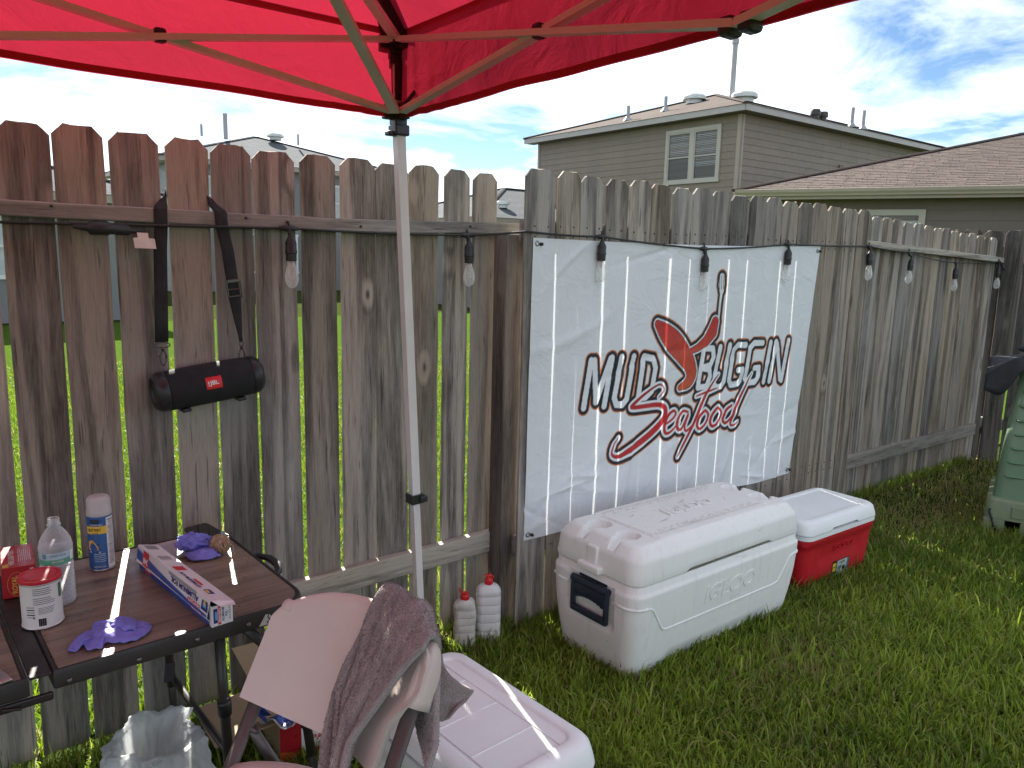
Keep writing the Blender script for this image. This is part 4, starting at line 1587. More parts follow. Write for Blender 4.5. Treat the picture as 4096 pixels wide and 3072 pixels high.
# ================================================================== portable speaker on its strap
M['speaker_cloth'] = plain('black_speaker_cloth', (0.010, 0.010, 0.012), 0.85, bump=0.4, bscale=1400, bdist=0.0006)
M['rubber'] = plain('black_rubber', (0.016, 0.016, 0.018), 0.45)
M['webbing'] = plain('black_webbing', (0.012, 0.012, 0.014), 0.8, bump=0.4, bscale=700, bdist=0.0008)
M['logo_red'] = plain('red_badge', (0.62, 0.012, 0.020), 0.4, var=0.03)
M['white_print'] = plain('white_print', (0.80, 0.80, 0.80), 0.5, var=0.02)
M['gun_metal'] = plain('gun_metal', (0.10, 0.095, 0.09), 0.35, metallic=0.9)
sp = thing('portable_speaker', 'black cylindrical speaker with a red badge hanging by its strap from the top rail', 'speaker', (0.710, 0.004, 1.140))
sp.rotation_euler = (0, -math.radians(6.6), 0)
RX = rotm(0, math.pi / 2)


def spr(prof, n=40, fl=0.0):
    rings = []
    for (r, x) in prof:
        ring = []
        for k in range(n):
            a = 2 * math.pi * k / n
            y, z = math.cos(a) * r, math.sin(a) * r
            ring.append(Vector((x, y * 0.97, z)))
        rings.append(ring)
    return rings


b_ = MB().loft(spr([(0.0585, -0.128), (0.0612, -0.124), (0.0630, -0.06), (0.0634, 0), (0.0630, 0.06), (0.0612, 0.124), (0.0585, 0.128)]))
body = b_.build('body', M['speaker_cloth'], sp, smooth=True)
for s in (-1, 1):
    prof = [(0.0600, 0.1275), (0.0622, 0.130), (0.0590, 0.150), (0.0500, 0.163), (0.0470, 0.1645), (0.0440, 0.161), (0.0430, 0.150), (0.0005, 0.147)]
    rg = spr([(r, s * x) for r, x in prof])
    if s < 0:
        rg = [list(reversed(r)) for r in rg]
    e = MB().loft(rg, False, False).build('end_cap', M['rubber'], sp, smooth=True)
    MB().loft([[Vector((s * x, p.y, p.z)) for p in r] for (x, r) in ((0.148, spr([(0.041, 0)])[0]), (0.152, spr([(0.040, 0)])[0]), (0.158, spr([(0.030, 0)])[0]), (0.159, spr([(0.001, 0)])[0]))]).build('passive_radiator', M['black_plastic'], e, smooth=True)
ft = MB()
for x in (-0.085, 0.085):
    ft.box((x, -0.012, -0.064), (0.028, 0.05, 0.012), 0.004)
ft.build('foot', M['rubber'], sp)


def on_body(p):
    a = math.atan2(p.z, 0.0634)
    return Vector((p.x, -math.cos(a) * 0.0627 * 0.97, math.sin(a) * 0.0640))


bq = MB()
bg = bq.grid(lambda u, v: on_body(Vector(((u - 0.5) * 0.048 + 0.0, 0, (v - 0.5) * 0.040 + 0.012))) + Vector((0, -0.0018, 0)), 4, 8)
badge = bg.build('badge', M['logo_red'], sp)
solidify(badge, 0.001)
lettering('JBL', (0.0, 0, 0.0095), (1, 0, 0), (0, 0, 1), 0.027, 0.017, M['white_print'], badge, bold=0.02, warp=lambda p: on_body(p) + Vector((0, -0.0024, 0)))
lettering('!', (-0.0165, 0, 0.0095), (1, 0, 0), (0, 0, 1), 0.003, 0.016, M['white_print'], badge, bold=0.02, warp=lambda p: on_body(p) + Vector((0, -0.0024, 0)))

Wm = sp.matrix_basis.inverted() if False else (Matrix.Translation(sp.location) @ Matrix.Rotation(sp.rotation_euler.y, 4, 'Y')).inverted()


def ribbon(name, path, w, parent, mat, widths=None, dirs=None):
    """strap along world-space path, w wide along X"""
    vs, fs = [], []
    for i, p in enumerate(path):
        ww = widths[i] if widths else w
        d = Vector(dirs[i]) if dirs else Vector((1, 0, 0))
        for s in (-1, -0.33, 0.33, 1):
            vs.append(Wm @ (Vector(p) + d.normalized() * ww * 0.5 * s))
    for i in range(len(path) - 1):
        for k in range(3):
            a = i * 4 + k
            fs.append((a, a + 1, a + 5, a + 4))
    o = mesh(name, vs, fs, mat, parent, smooth=True)
    solidify(o, 0.0016, 0)
    return o


lx = lambda z: 0.580 + (z - 1.265) * 0.045
ribbon('strap', [(0.632, 0.096, 1.735), (0.628, 0.080, 1.715), (0.612, 0.062, 1.690), (0.604, 0.040, 1.676), (0.601, 0.0345, 1.668), (0.600, 0.0335, 1.62)] + [(lx(z), 0.030 - (1.62 - z) * 0.05, z) for z in (1.55, 1.48, 1.41, 1.34, 1.275)], 0.038, sp, M['webbing'],
       widths=[0.012, 0.016, 0.032, 0.038, 0.038] + [0.038] * 6, dirs=[(0.2, 1, 0.3), (0.5, 0.7, 0.4), (1, 0.3, 0.1)] + [(1, 0, 0)] * 8)
rx = lambda z: 0.778 + (1.69 - z) * 0.095
ribbon('strap', [(0.750, 0.096, 1.740), (0.751, 0.080, 1.722), (0.762, 0.060, 1.690), (0.772, 0.040, 1.676), (0.776, 0.0345, 1.668), (0.779, 0.0335, 1.62)] + [(rx(z), 0.030 - (1.62 - z) * 0.05, z) for z in (1.55, 1.48, 1.44, 1.40, 1.36, 1.32, 1.285, 1.262)], 0.038, sp, M['webbing'],
       widths=[0.012, 0.016, 0.032, 0.038, 0.038, 0.038, 0.038, 0.038, 0.038, 0.038, 0.030, 0.022, 0.013, 0.012], dirs=[(-0.2, 1, 0.3), (0.4, 0.8, 0.3), (1, 0.3, 0.1)] + [(1, 0, 0)] * 11)
bk = MB()
zc_ = 1.432
for (dz, w, h) in ((0.026, 0.040, 0.012), (0.0, 0.044, 0.005), (-0.022, 0.038, 0.006)):
    bk.box(Wm @ Vector((rx(zc_ + dz), 0.012, zc_ + dz)), (w, 0.006, h), 0.002)
for s in (-1, 1):
    bk.box(Wm @ Vector((rx(zc_) + s * 0.0215, 0.012, zc_)), (0.005, 0.006, 0.056), 0.002)
bk.build('buckle', M['gun_metal'], sp)
for (x, z0, z1, wide) in ((0.581, 1.272, 1.205, True), (0.817, 1.265, 1.205, False)):
    hk = MB()
    y = 0.006
    if wide:
        pts_ = [Vector((x + 0.021 * math.cos(a) * (1.0 if abs(math.cos(a)) < 0.8 else 1), y, z0 - 0.006 + 0.008 * math.sin(a))) for a in [i * math.pi / 8 for i in range(17)]]
        hk.tube([Wm @ p for p in pts_], 0.0018, 6)
    else:
        pts_ = [Vector((x + 0.006 * math.cos(a), y, z0 - 0.006 + 0.008 * math.sin(a))) for a in [i * math.pi / 8 for i in range(17)]]
        hk.tube([Wm @ p for p in pts_], 0.0018, 6)
    hk.tube([Wm @ Vector((x, y, z0 - 0.012)), Wm @ Vector((x, y, z0 - 0.022))], [0.0055, 0.0045], 8)
    lp = [Vector((x + 0.0085 * math.cos(a), y, (z0 - 0.045) + 0.022 * math.sin(a))) for a in [i * math.pi / 8 for i in range(17)]]
    hk.tube([Wm @ p for p in lp], 0.0024, 6)
    hk.box(Wm @ Vector((x - 0.010, y, z0 - 0.038)), (0.006, 0.004, 0.006), 0.001)
    hk.build('snap_hook', M['gun_metal'], sp, smooth=True)
# ================================================================== coolers
def cooler_plastic(name, color, dirt, amount=0.5):
    t = NT(name)
    vec = t.coords()
    n1 = t.noise(vec, 3.0, 5, 0.6)
    col = t.ramp(n1, [(0.3, tuple(c * 0.94 for c in color[:3])), (0.7, color)])
    # rubbed-in grime, scuffs and streaks running down
    st = t.noise(t.coords((14, 14, 1.3)), 3.0, 7, 0.65)
    sf = t.ramp(st, [(0.55, (0, 0, 0)), (0.78, (amount * 0.45,) * 3)])
    col = t.mix(sf, col, dirt)
    sc_ = t.noise(t.coords((3.0, 24, 9)), 2.2, 8, 0.75, 0.8)
    col = t.mix(t.ramp(sc_, [(0.61, (0, 0, 0)), (0.70, (amount,) * 3)]), col, tuple(c * 0.55 for c in dirt[:3]))
    spk = t.noise(vec, 85.0, 3, 0.6)
    col = t.mix(t.ramp(spk, [(0.72, (0, 0, 0)), (0.80, (amount * 0.6,) * 3)]), col, tuple(c * 0.5 for c in dirt[:3]))
    gr = t.noise(vec, 380.0, 3, 0.6)
    wob = t.noise(vec, 9.0, 3)
    b1 = t.bump(wob, 0.10, 0.01)
    t.set(Base_Color=col, Roughness=t.ramp(n1, [(0.3, (0.38,) * 3), (0.7, (0.55,) * 3)]), Normal=t.bump(gr, 0.18, 0.0008, b1))
    t.bsdf.inputs['Specular IOR Level'].default_value = 0.4
    return t.m


M['cooler_white'] = cooler_plastic('cooler_white_plastic', (0.80, 0.79, 0.77), (0.36, 0.32, 0.26), 0.55)
M['cooler_clean'] = cooler_plastic('clean_white_plastic', (0.80, 0.80, 0.81), (0.45, 0.45, 0.45), 0.18)
M['cooler_red'] = cooler_plastic('cooler_red_plastic', (0.50, 0.012, 0.022), (0.30, 0.02, 0.03), 0.15)
M['navy_plastic'] = plain('navy_plastic', (0.016, 0.024, 0.042), 0.45, var=0.15, scale=20, bump=0.2, bscale=300)
M['seam_dark'] = plain('dirty_seam', (0.17, 0.15, 0.12), 0.8)


def body_ring(hx, hy, r, z, n=10):
    return rrect(hx, hy, r, z, n)


def dense(ring, step):
    """insert points along the straight stretches so that details have vertices to move"""
    out = []
    n = len(ring)
    for i in range(n):
        a, b2 = ring[i], ring[(i + 1) % n]
        m = max(1, int(math.ceil((b2 - a).length / step)))
        out += [a.lerp(b2, k / m) for k in range(m)]
    return out


# ---------------------------------------------------------------- large white chest cooler
big = thing('ice_chest', 'large scuffed white ice chest with dark side handle standing below the banner', 'cooler', (2.492, -0.462, 0.0), math.radians(0.4))
secs = [(0.500, 0.182, 0.05, -0.01), (0.513, 0.196, 0.055, 0.012), (0.523, 0.206, 0.06, 0.06), (0.532, 0.220, 0.062, 0.14), (0.537, 0.230, 0.062, 0.22), (0.539, 0.235, 0.062, 0.29), (0.540, 0.237, 0.062, 0.340),
        (0.539, 0.236, 0.062, 0.3445), (0.533, 0.230, 0.058, 0.352), (0.530, 0.227, 0.056, 0.356), (0.530, 0.227, 0.056, 0.378), (0.527, 0.224, 0.056, 0.3815), (0.48, 0.18, 0.05, 0.382)]
base_ring = [dense(rrect(hx, hy, r, z, 8), 1.0) for hx, hy, r, z in secs]


def ring_of(sec, step_n=26):
    hx, hy, r, z = sec
    pts = []
    # straight edges with a fixed number of points, so that every ring matches
    n = 8
    cs = []
    for (sx, sy, a0) in ((1, 1, 0), (-1, 1, 90), (-1, -1, 180), (1, -1, 270)):
        cs.append([Vector((sx * (hx - r) + r * math.cos(math.radians(a0 + 90 * k / n)), sy * (hy - r) + r * math.sin(math.radians(a0 + 90 * k / n)), z)) for k in range(n + 1)])
    cnt = (56, 40, 56, 40)
    for i in range(4):
        pts += cs[i]
        a, b2 = cs[i][-1], cs[(i + 1) % 4][0]
        pts += [a.lerp(b2, k / cnt[i]) for k in range(1, cnt[i])]
    return pts


def interp_secs(secs, m):
    out = []
    for i in range(len(secs) - 1):
        k = m if (secs[i + 1][3] - secs[i][3]) > 0.05 else 1
        for j in range(k):
            t = j / k
            out.append(tuple(a * (1 - t) + b2 * t for a, b2 in zip(secs[i], secs[i + 1])))
    out.append(secs[-1])
    return out


def recess_mask(p):
    """how far a point of the shell is pushed in: handle bays at the ends, foot recess in front"""
    d = 0.0
    if abs(p.x) > 0.46 and abs(p.y) < 0.115 and p.z > 0.175:
        d = 0.020
    return d


rings = [ring_of(s) for s in interp_secs(secs, 5)]
for rg in rings:
    for p in rg:
        if abs(p.x) > 0.50 and 0.16 < p.z < 0.347:
            fy = min(1, max(0, (0.128 - abs(p.y)) / 0.018))
            fz = min(1, max(0, (p.z - 0.17) / 0.025))
            p.x -= math.copysign(0.018 * fy * fz, p.x)
        if p.y < -0.17 and -0.02 < p.z < 0.075:
            fx = min(1, max(0, (0.33 - abs(p.x)) / 0.03))
            fz = min(1, max(0, (0.068 - p.z) / 0.015))
            p.y += 0.014 * fx * fz
b_ = MB().loft(rings)
bo = b_.build('body', M['cooler_white'], big)
sharp(bo.data, 50)
# raised rib running round the body
rib = []


def front_y(z):
    for i in range(len(secs) - 1):
        if secs[i][3] <= z <= secs[i + 1][3]:
            t = (z - secs[i][3]) / (secs[i + 1][3] - secs[i][3])
            return -(secs[i][1] * (1 - t) + secs[i + 1][1] * t)
    return -0.22


def end_x(z):
    for i in range(len(secs) - 1):
        if secs[i][3] <= z <= secs[i + 1][3]:
            t = (z - secs[i][3]) / (secs[i + 1][3] - secs[i][3])
            return secs[i][0] * (1 - t) + secs[i + 1][0] * t
    return 0.52


for (x, z) in ((-0.474, 0.296), (-0.455, 0.293), (-0.44, 0.283), (-0.385, 0.200), (-0.37, 0.186), (-0.35, 0.181), (0.35, 0.181), (0.37, 0.186), (0.385, 0.200), (0.44, 0.283), (0.455, 0.293), (0.474, 0.296)):
    rib.append((x, front_y(z) + 0.002, z))
r_ = 0.062
corner = lambda s: [(s * (0.477 + r_ * math.sin(a)), -(0.173 + r_ * math.cos(a)), 0.297) for a in [math.radians(q) for q in (0, 15, 30, 45, 60, 75, 90)]]
path = [(-0.5375, -0.120, 0.297)] + list(reversed(corner(-1))) + rib + corner(1) + [(0.5375, -0.12, 0.297)]
MB().tube(path, 0.0062, 8).build('rib', M['cooler_white'], bo, smooth=True)
for s in (-1, 1):
    MB().tube([(s * 0.5375, 0.12, 0.297), (s * 0.5375, 0.175, 0.297), (s * 0.52, 0.222, 0.297), (s * 0.47, 0.236, 0.297)], 0.0062, 8).build('rib', M['cooler_white'], bo, smooth=True)
# maker's raised lettering
fy = lambda p: Vector((p.x, front_y(p.z) + 0.0005, p.z))
lettering('IGLOO', (0.03, 0, 0.262), (1, 0, 0), (0, 0, 1), 0.335, 0.070, M['cooler_white'], bo, bold=0.02, shear=0.12, thick=0.0045, warp=fy)
lettering('MAXCOLD', (0.02, 0, 0.040), (1, 0, 0), (0, 0, 1), 0.32, 0.034, M['cooler_white'], bo, bold=0.02, shear=0.12, thick=0.003, warp=lambda p: Vector((p.x, front_y(p.z) + 0.0125, p.z)))

# lid
lsecs = [(0.528, 0.225, 0.056, 0.3835), (0.534, 0.231, 0.060, 0.387), (0.536, 0.233, 0.062, 0.394), (0.533, 0.230, 0.064, 0.420), (0.529, 0.226, 0.064, 0.463), (0.526, 0.223, 0.063, 0.475), (0.520, 0.217, 0.062, 0.484), (0.499, 0.196, 0.056, 0.510), (0.492, 0.189, 0.054, 0.517), (0.482, 0.179, 0.052, 0.520), (0.474, 0.171, 0.05, 0.521)]
CUPS = [(-0.425, -0.075), (-0.425, 0.075), (0.425, -0.075), (0.425, 0.075)]


def lid_drop(x, y):
    """recesses of the lid top: cup holders with drains to the end, channel beside the centre panel"""
    d = 0.0
    for (cx_, cy_) in CUPS:
        r = math.hypot(x - cx_, y - cy_)
        d = max(d, 0.030 * min(1, max(0, (0.047 - r) / 0.005)))
        if (x - cx_) * cx_ > 0 and abs(x) > abs(cx_):
            d = max(d, 0.034 * min(1, max(0, (0.024 - abs(y - cy_)) / 0.010)))
    g = abs(abs(x) - 0.358)
    d = max(d, 0.0045 * min(1, max(0, (0.007 - g) / 0.004)))
    return d


rings = [ring_of(s) for s in interp_secs(lsecs, 3)]
last = ring_of(lsecs[-1])
m = 120
for k in range(1, m):
    f = 1 - k / m
    rings.append([Vector((p.x * (f * 0.97 + 0.03 * f), p.y * f, 0.521 + 0.004 * (1 - f * f))) for p in last])
for rg in rings:
    for p in rg:
        if p.z > 0.44:
            dd = lid_drop(p.x, p.y)
            pz = p.z
            if dd > 0.008:
                p.z = min(p.z, 0.523 - dd)
            else:
                p.z -= dd
            if pz > 0.5185 and abs(p.x) < 0.352:
                p.z += 0.004
        # finger slot along the lower front edge
        if p.y < -0.2 and p.z < 0.412 and -0.26 < p.x < 0.30:
            fx = min(1, max(0, (0.28 - abs(p.x - 0.02)) / 0.02))
            p.z += 0.014 * fx * (0.412 - p.z) / 0.03
    lid = None
b_ = MB().loft(rings)
lid = b_.build('lid', M['cooler_white'], big)
sharp(lid.data, 40)
# end tabs, fish rulers and the maker's name on the lid
for s in (-1, 1):
    MB().box((s * 0.545, 0, 0.398), (0.03, 0.12, 0.03), 0.008).box((s * 0.5305, 0, 0.445), (0.02, 0.055, 0.075), 0.008).build('latch_tab', M['cooler_white'], lid)
tick = MB()
for i in range(60):
    x = -0.335 + i * 0.0114
    for y, sg in ((-0.150, 1), (0.150, -1)):
        h = 0.020 if i % 4 == 0 else 0.012
        tick.box((x, y + sg * h / 2, 0.5305), (0.0022, h, 0.003))
to = tick.build('ruler_ticks', M['cooler_white'], lid)
to['kind'] = 'stuff'
lettering('IGLOO', (0.02, 0.0, 0.5300), (1, 0, 0), (0, 1, 0), 0.30, 0.072, M['cooler_white'], lid, bold=0.03, shear=0.12, thick=0.005)
for s, y in ((1, -0.118), (-1, 0.118)):
    lettering('6  7  8  9  10  11  12  13  14  15  16  17  18', (0, y, 0.5300), (s, 0, 0), (0, s, 0), 0.60, 0.013, M['cooler_white'], lid, thick=0.002)
# scuff marks rubbed into the top
rs = random.Random(9)
M['scuff'] = plain('scuff_mark', (0.33, 0.31, 0.29), 0.7, var=0.4, scale=60)
for (x, y, L, a) in ((-0.20, -0.06, 0.10, 0.15), (-0.12, -0.135, 0.12, -0.1), (0.12, 0.02, 0.09, 0.5), (0.24, -0.02, 0.06, 0.9), (-0.27, 0.05, 0.05, 0.2), (0.05, 0.06, 0.08, 0.3)):
    ptsx = []
    for k in range(9):
        t = k / 8 - 0.5
        ptsx.append(Vector((x + L * t * math.cos(a), y + L * t * math.sin(a) + 0.02 * t * t, 0)))
    sm_ = MB()
    for k in range(8):
        w = 0.0022 * (1 - abs(k / 7 - 0.5) * 1.7)
        zz = 0.5318
        a0, a1 = ptsx[k], ptsx[k + 1]
        sm_.add([(a0.x, a0.y - w, zz), (a1.x, a1.y - w, zz), (a1.x, a1.y + w, zz), (a0.x, a0.y + w, zz)], [(0, 1, 2, 3)])
    sm_.build('scuff_mark', M['scuff'], lid)
# swing handles at both ends
for s in (-1, 1):
    h = MB()
    x = s * 0.540
    h.tube([(x - s * 0.002, -0.098, 0.324), (x - s * 0.002, 0.098, 0.324)], 0.015, 14)
    for y in (-0.090, 0.090):
        h.box((x, y, 0.262), (0.020, 0.017, 0.125), 0.005)
    h.box((x, 0, 0.205), (0.022, 0.197, 0.026), 0.007)
    h.box((x - s * 0.001, 0, 0.292), (0.014, 0.165, 0.046), 0.003)
    # arched top of the hand hole
    for k in range(-4, 5):
        y = k * 0.0178
        hh = 0.012 * (k / 4) ** 2 + 0.002
        h.box((x - s * 0.001, y, 0.2695 - hh / 2), (0.0138, 0.0176, hh))
    ho = h.build('handle', M['navy_plastic'], big)
    sharp(ho.data, 40)
    MB().box((s * 0.5225, 0, 0.3425), (0.006, 0.150, 0.016), 0.002).build('handle_clip', M['navy_plastic'], ho)
for s in (-0.2, 0.2):
    MB().box((s, 0.236, 0.383), (0.06, 0.016, 0.03), 0.003).build('hinge', M['cooler_white'], big)

# ---------------------------------------------------------------- red cooler
M['cooler_lid'] = cooler_plastic('white_lid_plastic', (0.80, 0.805, 0.81), (0.42, 0.42, 0.40), 0.22)


def mid_cooler(name, label, loc, rz, L, W, H, body_mat, lid_mat, red):
    c = thing(name, label, 'cooler', loc, rz)
    hx, hy = L / 2, W / 2
    secs = [(hx - 0.036, hy - 0.032, 0.04, -0.008), (hx - 0.028, hy - 0.025, 0.045, 0.008), (hx - 0.012, hy - 0.011, 0.05, H * 0.55), (hx - 0.008, hy - 0.008, 0.05, H * 0.635), (hx - 0.004, hy - 0.004, 0.05, H * 0.645), (hx - 0.001, hy - 0.001, 0.052, H * 0.72), (hx - 0.001, hy - 0.001, 0.052, H * 0.735), (hx - 0.03, hy - 0.03, 0.05, H * 0.737)]
    ringsx = [ring_of(s) for s in interp_secs(secs, 6)]
    for rg in ringsx:
        for p in rg:
            if abs(p.y) > hy * 0.7 and H * 0.30 < p.z < H * 0.52 and abs(p.x) < hx * 0.62:
                f = min(1, (hx * 0.62 - abs(p.x)) / 0.03) * min(1, (p.z - H * 0.30) / 0.02, (H * 0.52 - p.z) / 0.02)
                p.y -= math.copysign(0.006 * max(0, f), p.y)
    bo = MB().loft(ringsx).build('body', body_mat, c)
    sharp(bo.data, 50)
    col = [(hx - 0.001, hy - 0.001, 0.052, H * 0.738), (hx + 0.001, hy + 0.001, 0.053, H * 0.742), (hx + 0.001, hy + 0.001, 0.053, H * 0.802), (hx - 0.004, hy - 0.004, 0.05, H * 0.806), (hx - 0.04, hy - 0.04, 0.05, H * 0.807)]
    ro_ = MB().loft([ring_of(s) for s in col]).build('collar', lid_mat, c)
    sharp(ro_.data, 40)
    ls = [(hx - 0.003, hy - 0.003, 0.052, H * 0.8115), (hx + 0.003, hy + 0.003, 0.055, H * 0.817), (hx + 0.001, hy + 0.001, 0.056, H * 0.86), (hx - 0.007, hy - 0.007, 0.056, H * 0.955), (hx - 0.016, hy - 0.016, 0.054, H * 0.985), (hx - 0.030, hy - 0.030, 0.05, H * 0.999), (hx - 0.045, hy - 0.045, 0.045, H * 1.0)]
    rl = [ring_of(s) for s in interp_secs(ls, 3)]
    inner = [(hx - 0.052, hy - 0.052, 0.035, H * 0.997), (hx - 0.056, hy - 0.056, 0.032, H * 0.985), (hx - 0.062, hy - 0.062, 0.030, H * 0.984)]
    rl += [ring_of(s) for s in inner]
    lastx = ring_of(inner[-1])
    for k in range(1, 12):
        f = 1 - k / 12
        rl.append([Vector((p.x * f, p.y * f, H * 0.984 + 0.003 * (1 - f))) for p in lastx])
    for rg in rl:
        for p in rg:
            if p.y < -hy * 0.9 and p.z < H * 0.862 and abs(p.x) < 0.12:
                p.z += 0.013 * min(1, (0.12 - abs(p.x)) / 0.012) * max(0, (H * 0.87 - p.z) / (H * 0.06))
    lo = MB().loft(rl).build('lid', lid_mat, c)
    sharp(lo.data, 40)
    return c, bo, lo, secs


red, rbo, rlo, rs_ = mid_cooler('picnic_cooler', 'red picnic cooler with a white lid at the far end of the large white chest', (3.548, -0.432, 0.0), math.radians(-1.0), 0.640, 0.360, 0.345, M['cooler_red'], M['cooler_lid'], True)
hy = 0.18


def face_y(z, H=0.345):
    z0, z1 = 0.008, H * 0.55
    t = min(1, max(0, (z - z0) / (z1 - z0)))
    return -(hy - 0.025 + 0.014 * t)


lettering('IGLOO', (0.02, 0, 0.178), (1, 0, 0), (0, 0, 1), 0.17, 0.036, M['cooler_red'], rbo, bold=0.015, shear=0.12, thick=0.003, warp=lambda p: Vector((p.x, face_y(p.z), p.z)))
M['label_black'] = plain('label_black', (0.015, 0.016, 0.016), 0.4)
M['label_pale'] = plain('label_pale', (0.46, 0.48, 0.46), 0.4, var=0.2, scale=40)
M['label_yellow'] = plain('label_yellow', (0.70, 0.46, 0.05), 0.4)
M['label_green'] = plain('label_green', (0.06, 0.14, 0.09), 0.4, var=0.3, scale=60)
M['label_teal'] = plain('label_teal', (0.10, 0.20, 0.24), 0.4, var=0.3, scale=60)
M['label_white'] = plain('label_white', (0.72, 0.72, 0.70), 0.4)
M['print_black'] = plain('print_black', (0.012, 0.012, 0.014), 0.5)


def sticker(parent, cx_, cz_, w, h, mat, lift, nm='label'):
    b = MB().grid(lambda u, v: Vector((cx_ + (u - 0.5) * w, face_y(cz_ + (v - 0.5) * h) - lift, cz_ + (v - 0.5) * h)), 1, 4)
    return b.build(nm, mat, parent)


lx0, lz0 = 0.028, 0.052
lab = sticker(rbo, lx0, lz0, 0.155, 0.088, M['label_black'], 0.0012)
sticker(rbo, lx0 + 0.012, lz0, 0.088, 0.080, M['label_pale'], 0.0016, 'label_panel')
sticker(rbo, lx0 + 0.064, lz0 + 0.012, 0.018, 0.056, M['label_teal'], 0.0016, 'label_panel')
sticker(rbo, lx0 + 0.064, lz0 - 0.030, 0.020, 0.020, M['label_white'], 0.0018, 'label_panel')
sticker(rbo, lx0 - 0.056, lz0 + 0.022, 0.030, 0.020, M['label_yellow'], 0.0016, 'label_panel')
sticker(rbo, lx0 - 0.056, lz0 - 0.003, 0.030, 0.020, M['label_yellow'], 0.0016, 'label_panel')
sticker(rbo, lx0 - 0.056, lz0 - 0.030, 0.030, 0.022, M['label_green'], 0.0016, 'label_panel')
wf = lambda lift: (lambda p: Vector((p.x, face_y(p.z) - lift, p.z)))
lettering('IGLOO', (lx0 + 0.012, 0, lz0 + 0.028), (1, 0, 0), (0, 0, 1), 0.05, 0.012, M['print_black'], lab, bold=0.02, shear=0.1, warp=wf(0.0021))
for (dx, dz, rx_, rz_, mt) in ((-0.012, 0.002, 0.016, 0.014, 'label_teal'), (0.030, -0.004, 0.013, 0.013, 'label_black'), (0.006, -0.022, 0.005, 0.009, 'label_yellow')):
    b = MB()
    b.add([Vector((lx0 + dx + rx_ * math.cos(a), face_y(lz0 + dz) - 0.0022, lz0 + dz + rz_ * math.sin(a))) for a in [i * math.pi / 8 for i in range(16)]], [tuple(range(16))])
    b.build('label_picture', M[mt], lab)
for s in (-1, 1):
    h = MB().tube([(s * 0.318, -0.09, 0.225), (s * 0.336, -0.08, 0.215), (s * 0.338, 0.08, 0.215), (s * 0.318, 0.09, 0.225)], 0.008, 8)
    h.build('handle', M['cooler_lid'], red, smooth=True)

# ---------------------------------------------------------------- near white cooler
near, nbo, nlo, ns_ = mid_cooler('white_cooler', 'low white cooler with a grid patterned lid beside the folding chair', (1.078, -0.930, 0.0), math.radians(-86.5), 0.610, 0.365, 0.368, M['cooler_clean'], M['cooler_clean'], False)
# lid panel lines, hinge recess and lettering
pl = MB()
zt = 0.368 * 0.984 + 0.0005
for x in (-0.13, 0.01, 0.15):
    pl.box((x, -0.02, zt + 0.0012), (0.004, 0.20, 0.003), 0.001)
pl.box((0.0, 0.085, zt + 0.0012), (0.50, 0.004, 0.003), 0.001)
for y in (-0.118,):
    pl.box((0.0, y, zt + 0.0012), (0.50, 0.004, 0.003), 0.001)
pl.build('lid_ridges', M['cooler_clean'], nlo)
lettering('IGLOO', (-0.20, 0.02, zt + 0.0005), (0, -1, 0), (1, 0, 0), 0.11, 0.026, M['cooler_clean'], nlo, bold=0.015, shear=0.1, thick=0.002)
for s in (-1, 1):
    MB().tube([(s * 0.318, -0.09, 0.235), (s * 0.338, -0.08, 0.225), (s * 0.340, 0.08, 0.225), (s * 0.318, 0.09, 0.235)], 0.009, 8).build('handle', M['cooler_clean'], near, smooth=True)

# ================================================================== lighter-fluid bottles
M['bottle_white'] = plain('white_bottle_plastic', (0.66, 0.66, 0.66), 0.32, var=0.05, scale=12, dirt=((0.30, 0.25, 0.18, 1), 0.25, 14))
M['bottle_dirty'] = plain('muddy_white_bottle', (0.55, 0.53, 0.50), 0.5, var=0.12, scale=16, dirt=((0.26, 0.20, 0.14, 1), 0.7, 18))
M['cap_red'] = plain('red_cap_plastic', (0.58, 0.018, 0.022), 0.35, var=0.06)
M['print_grey'] = plain('print_grey', (0.11, 0.11, 0.12), 0.6)


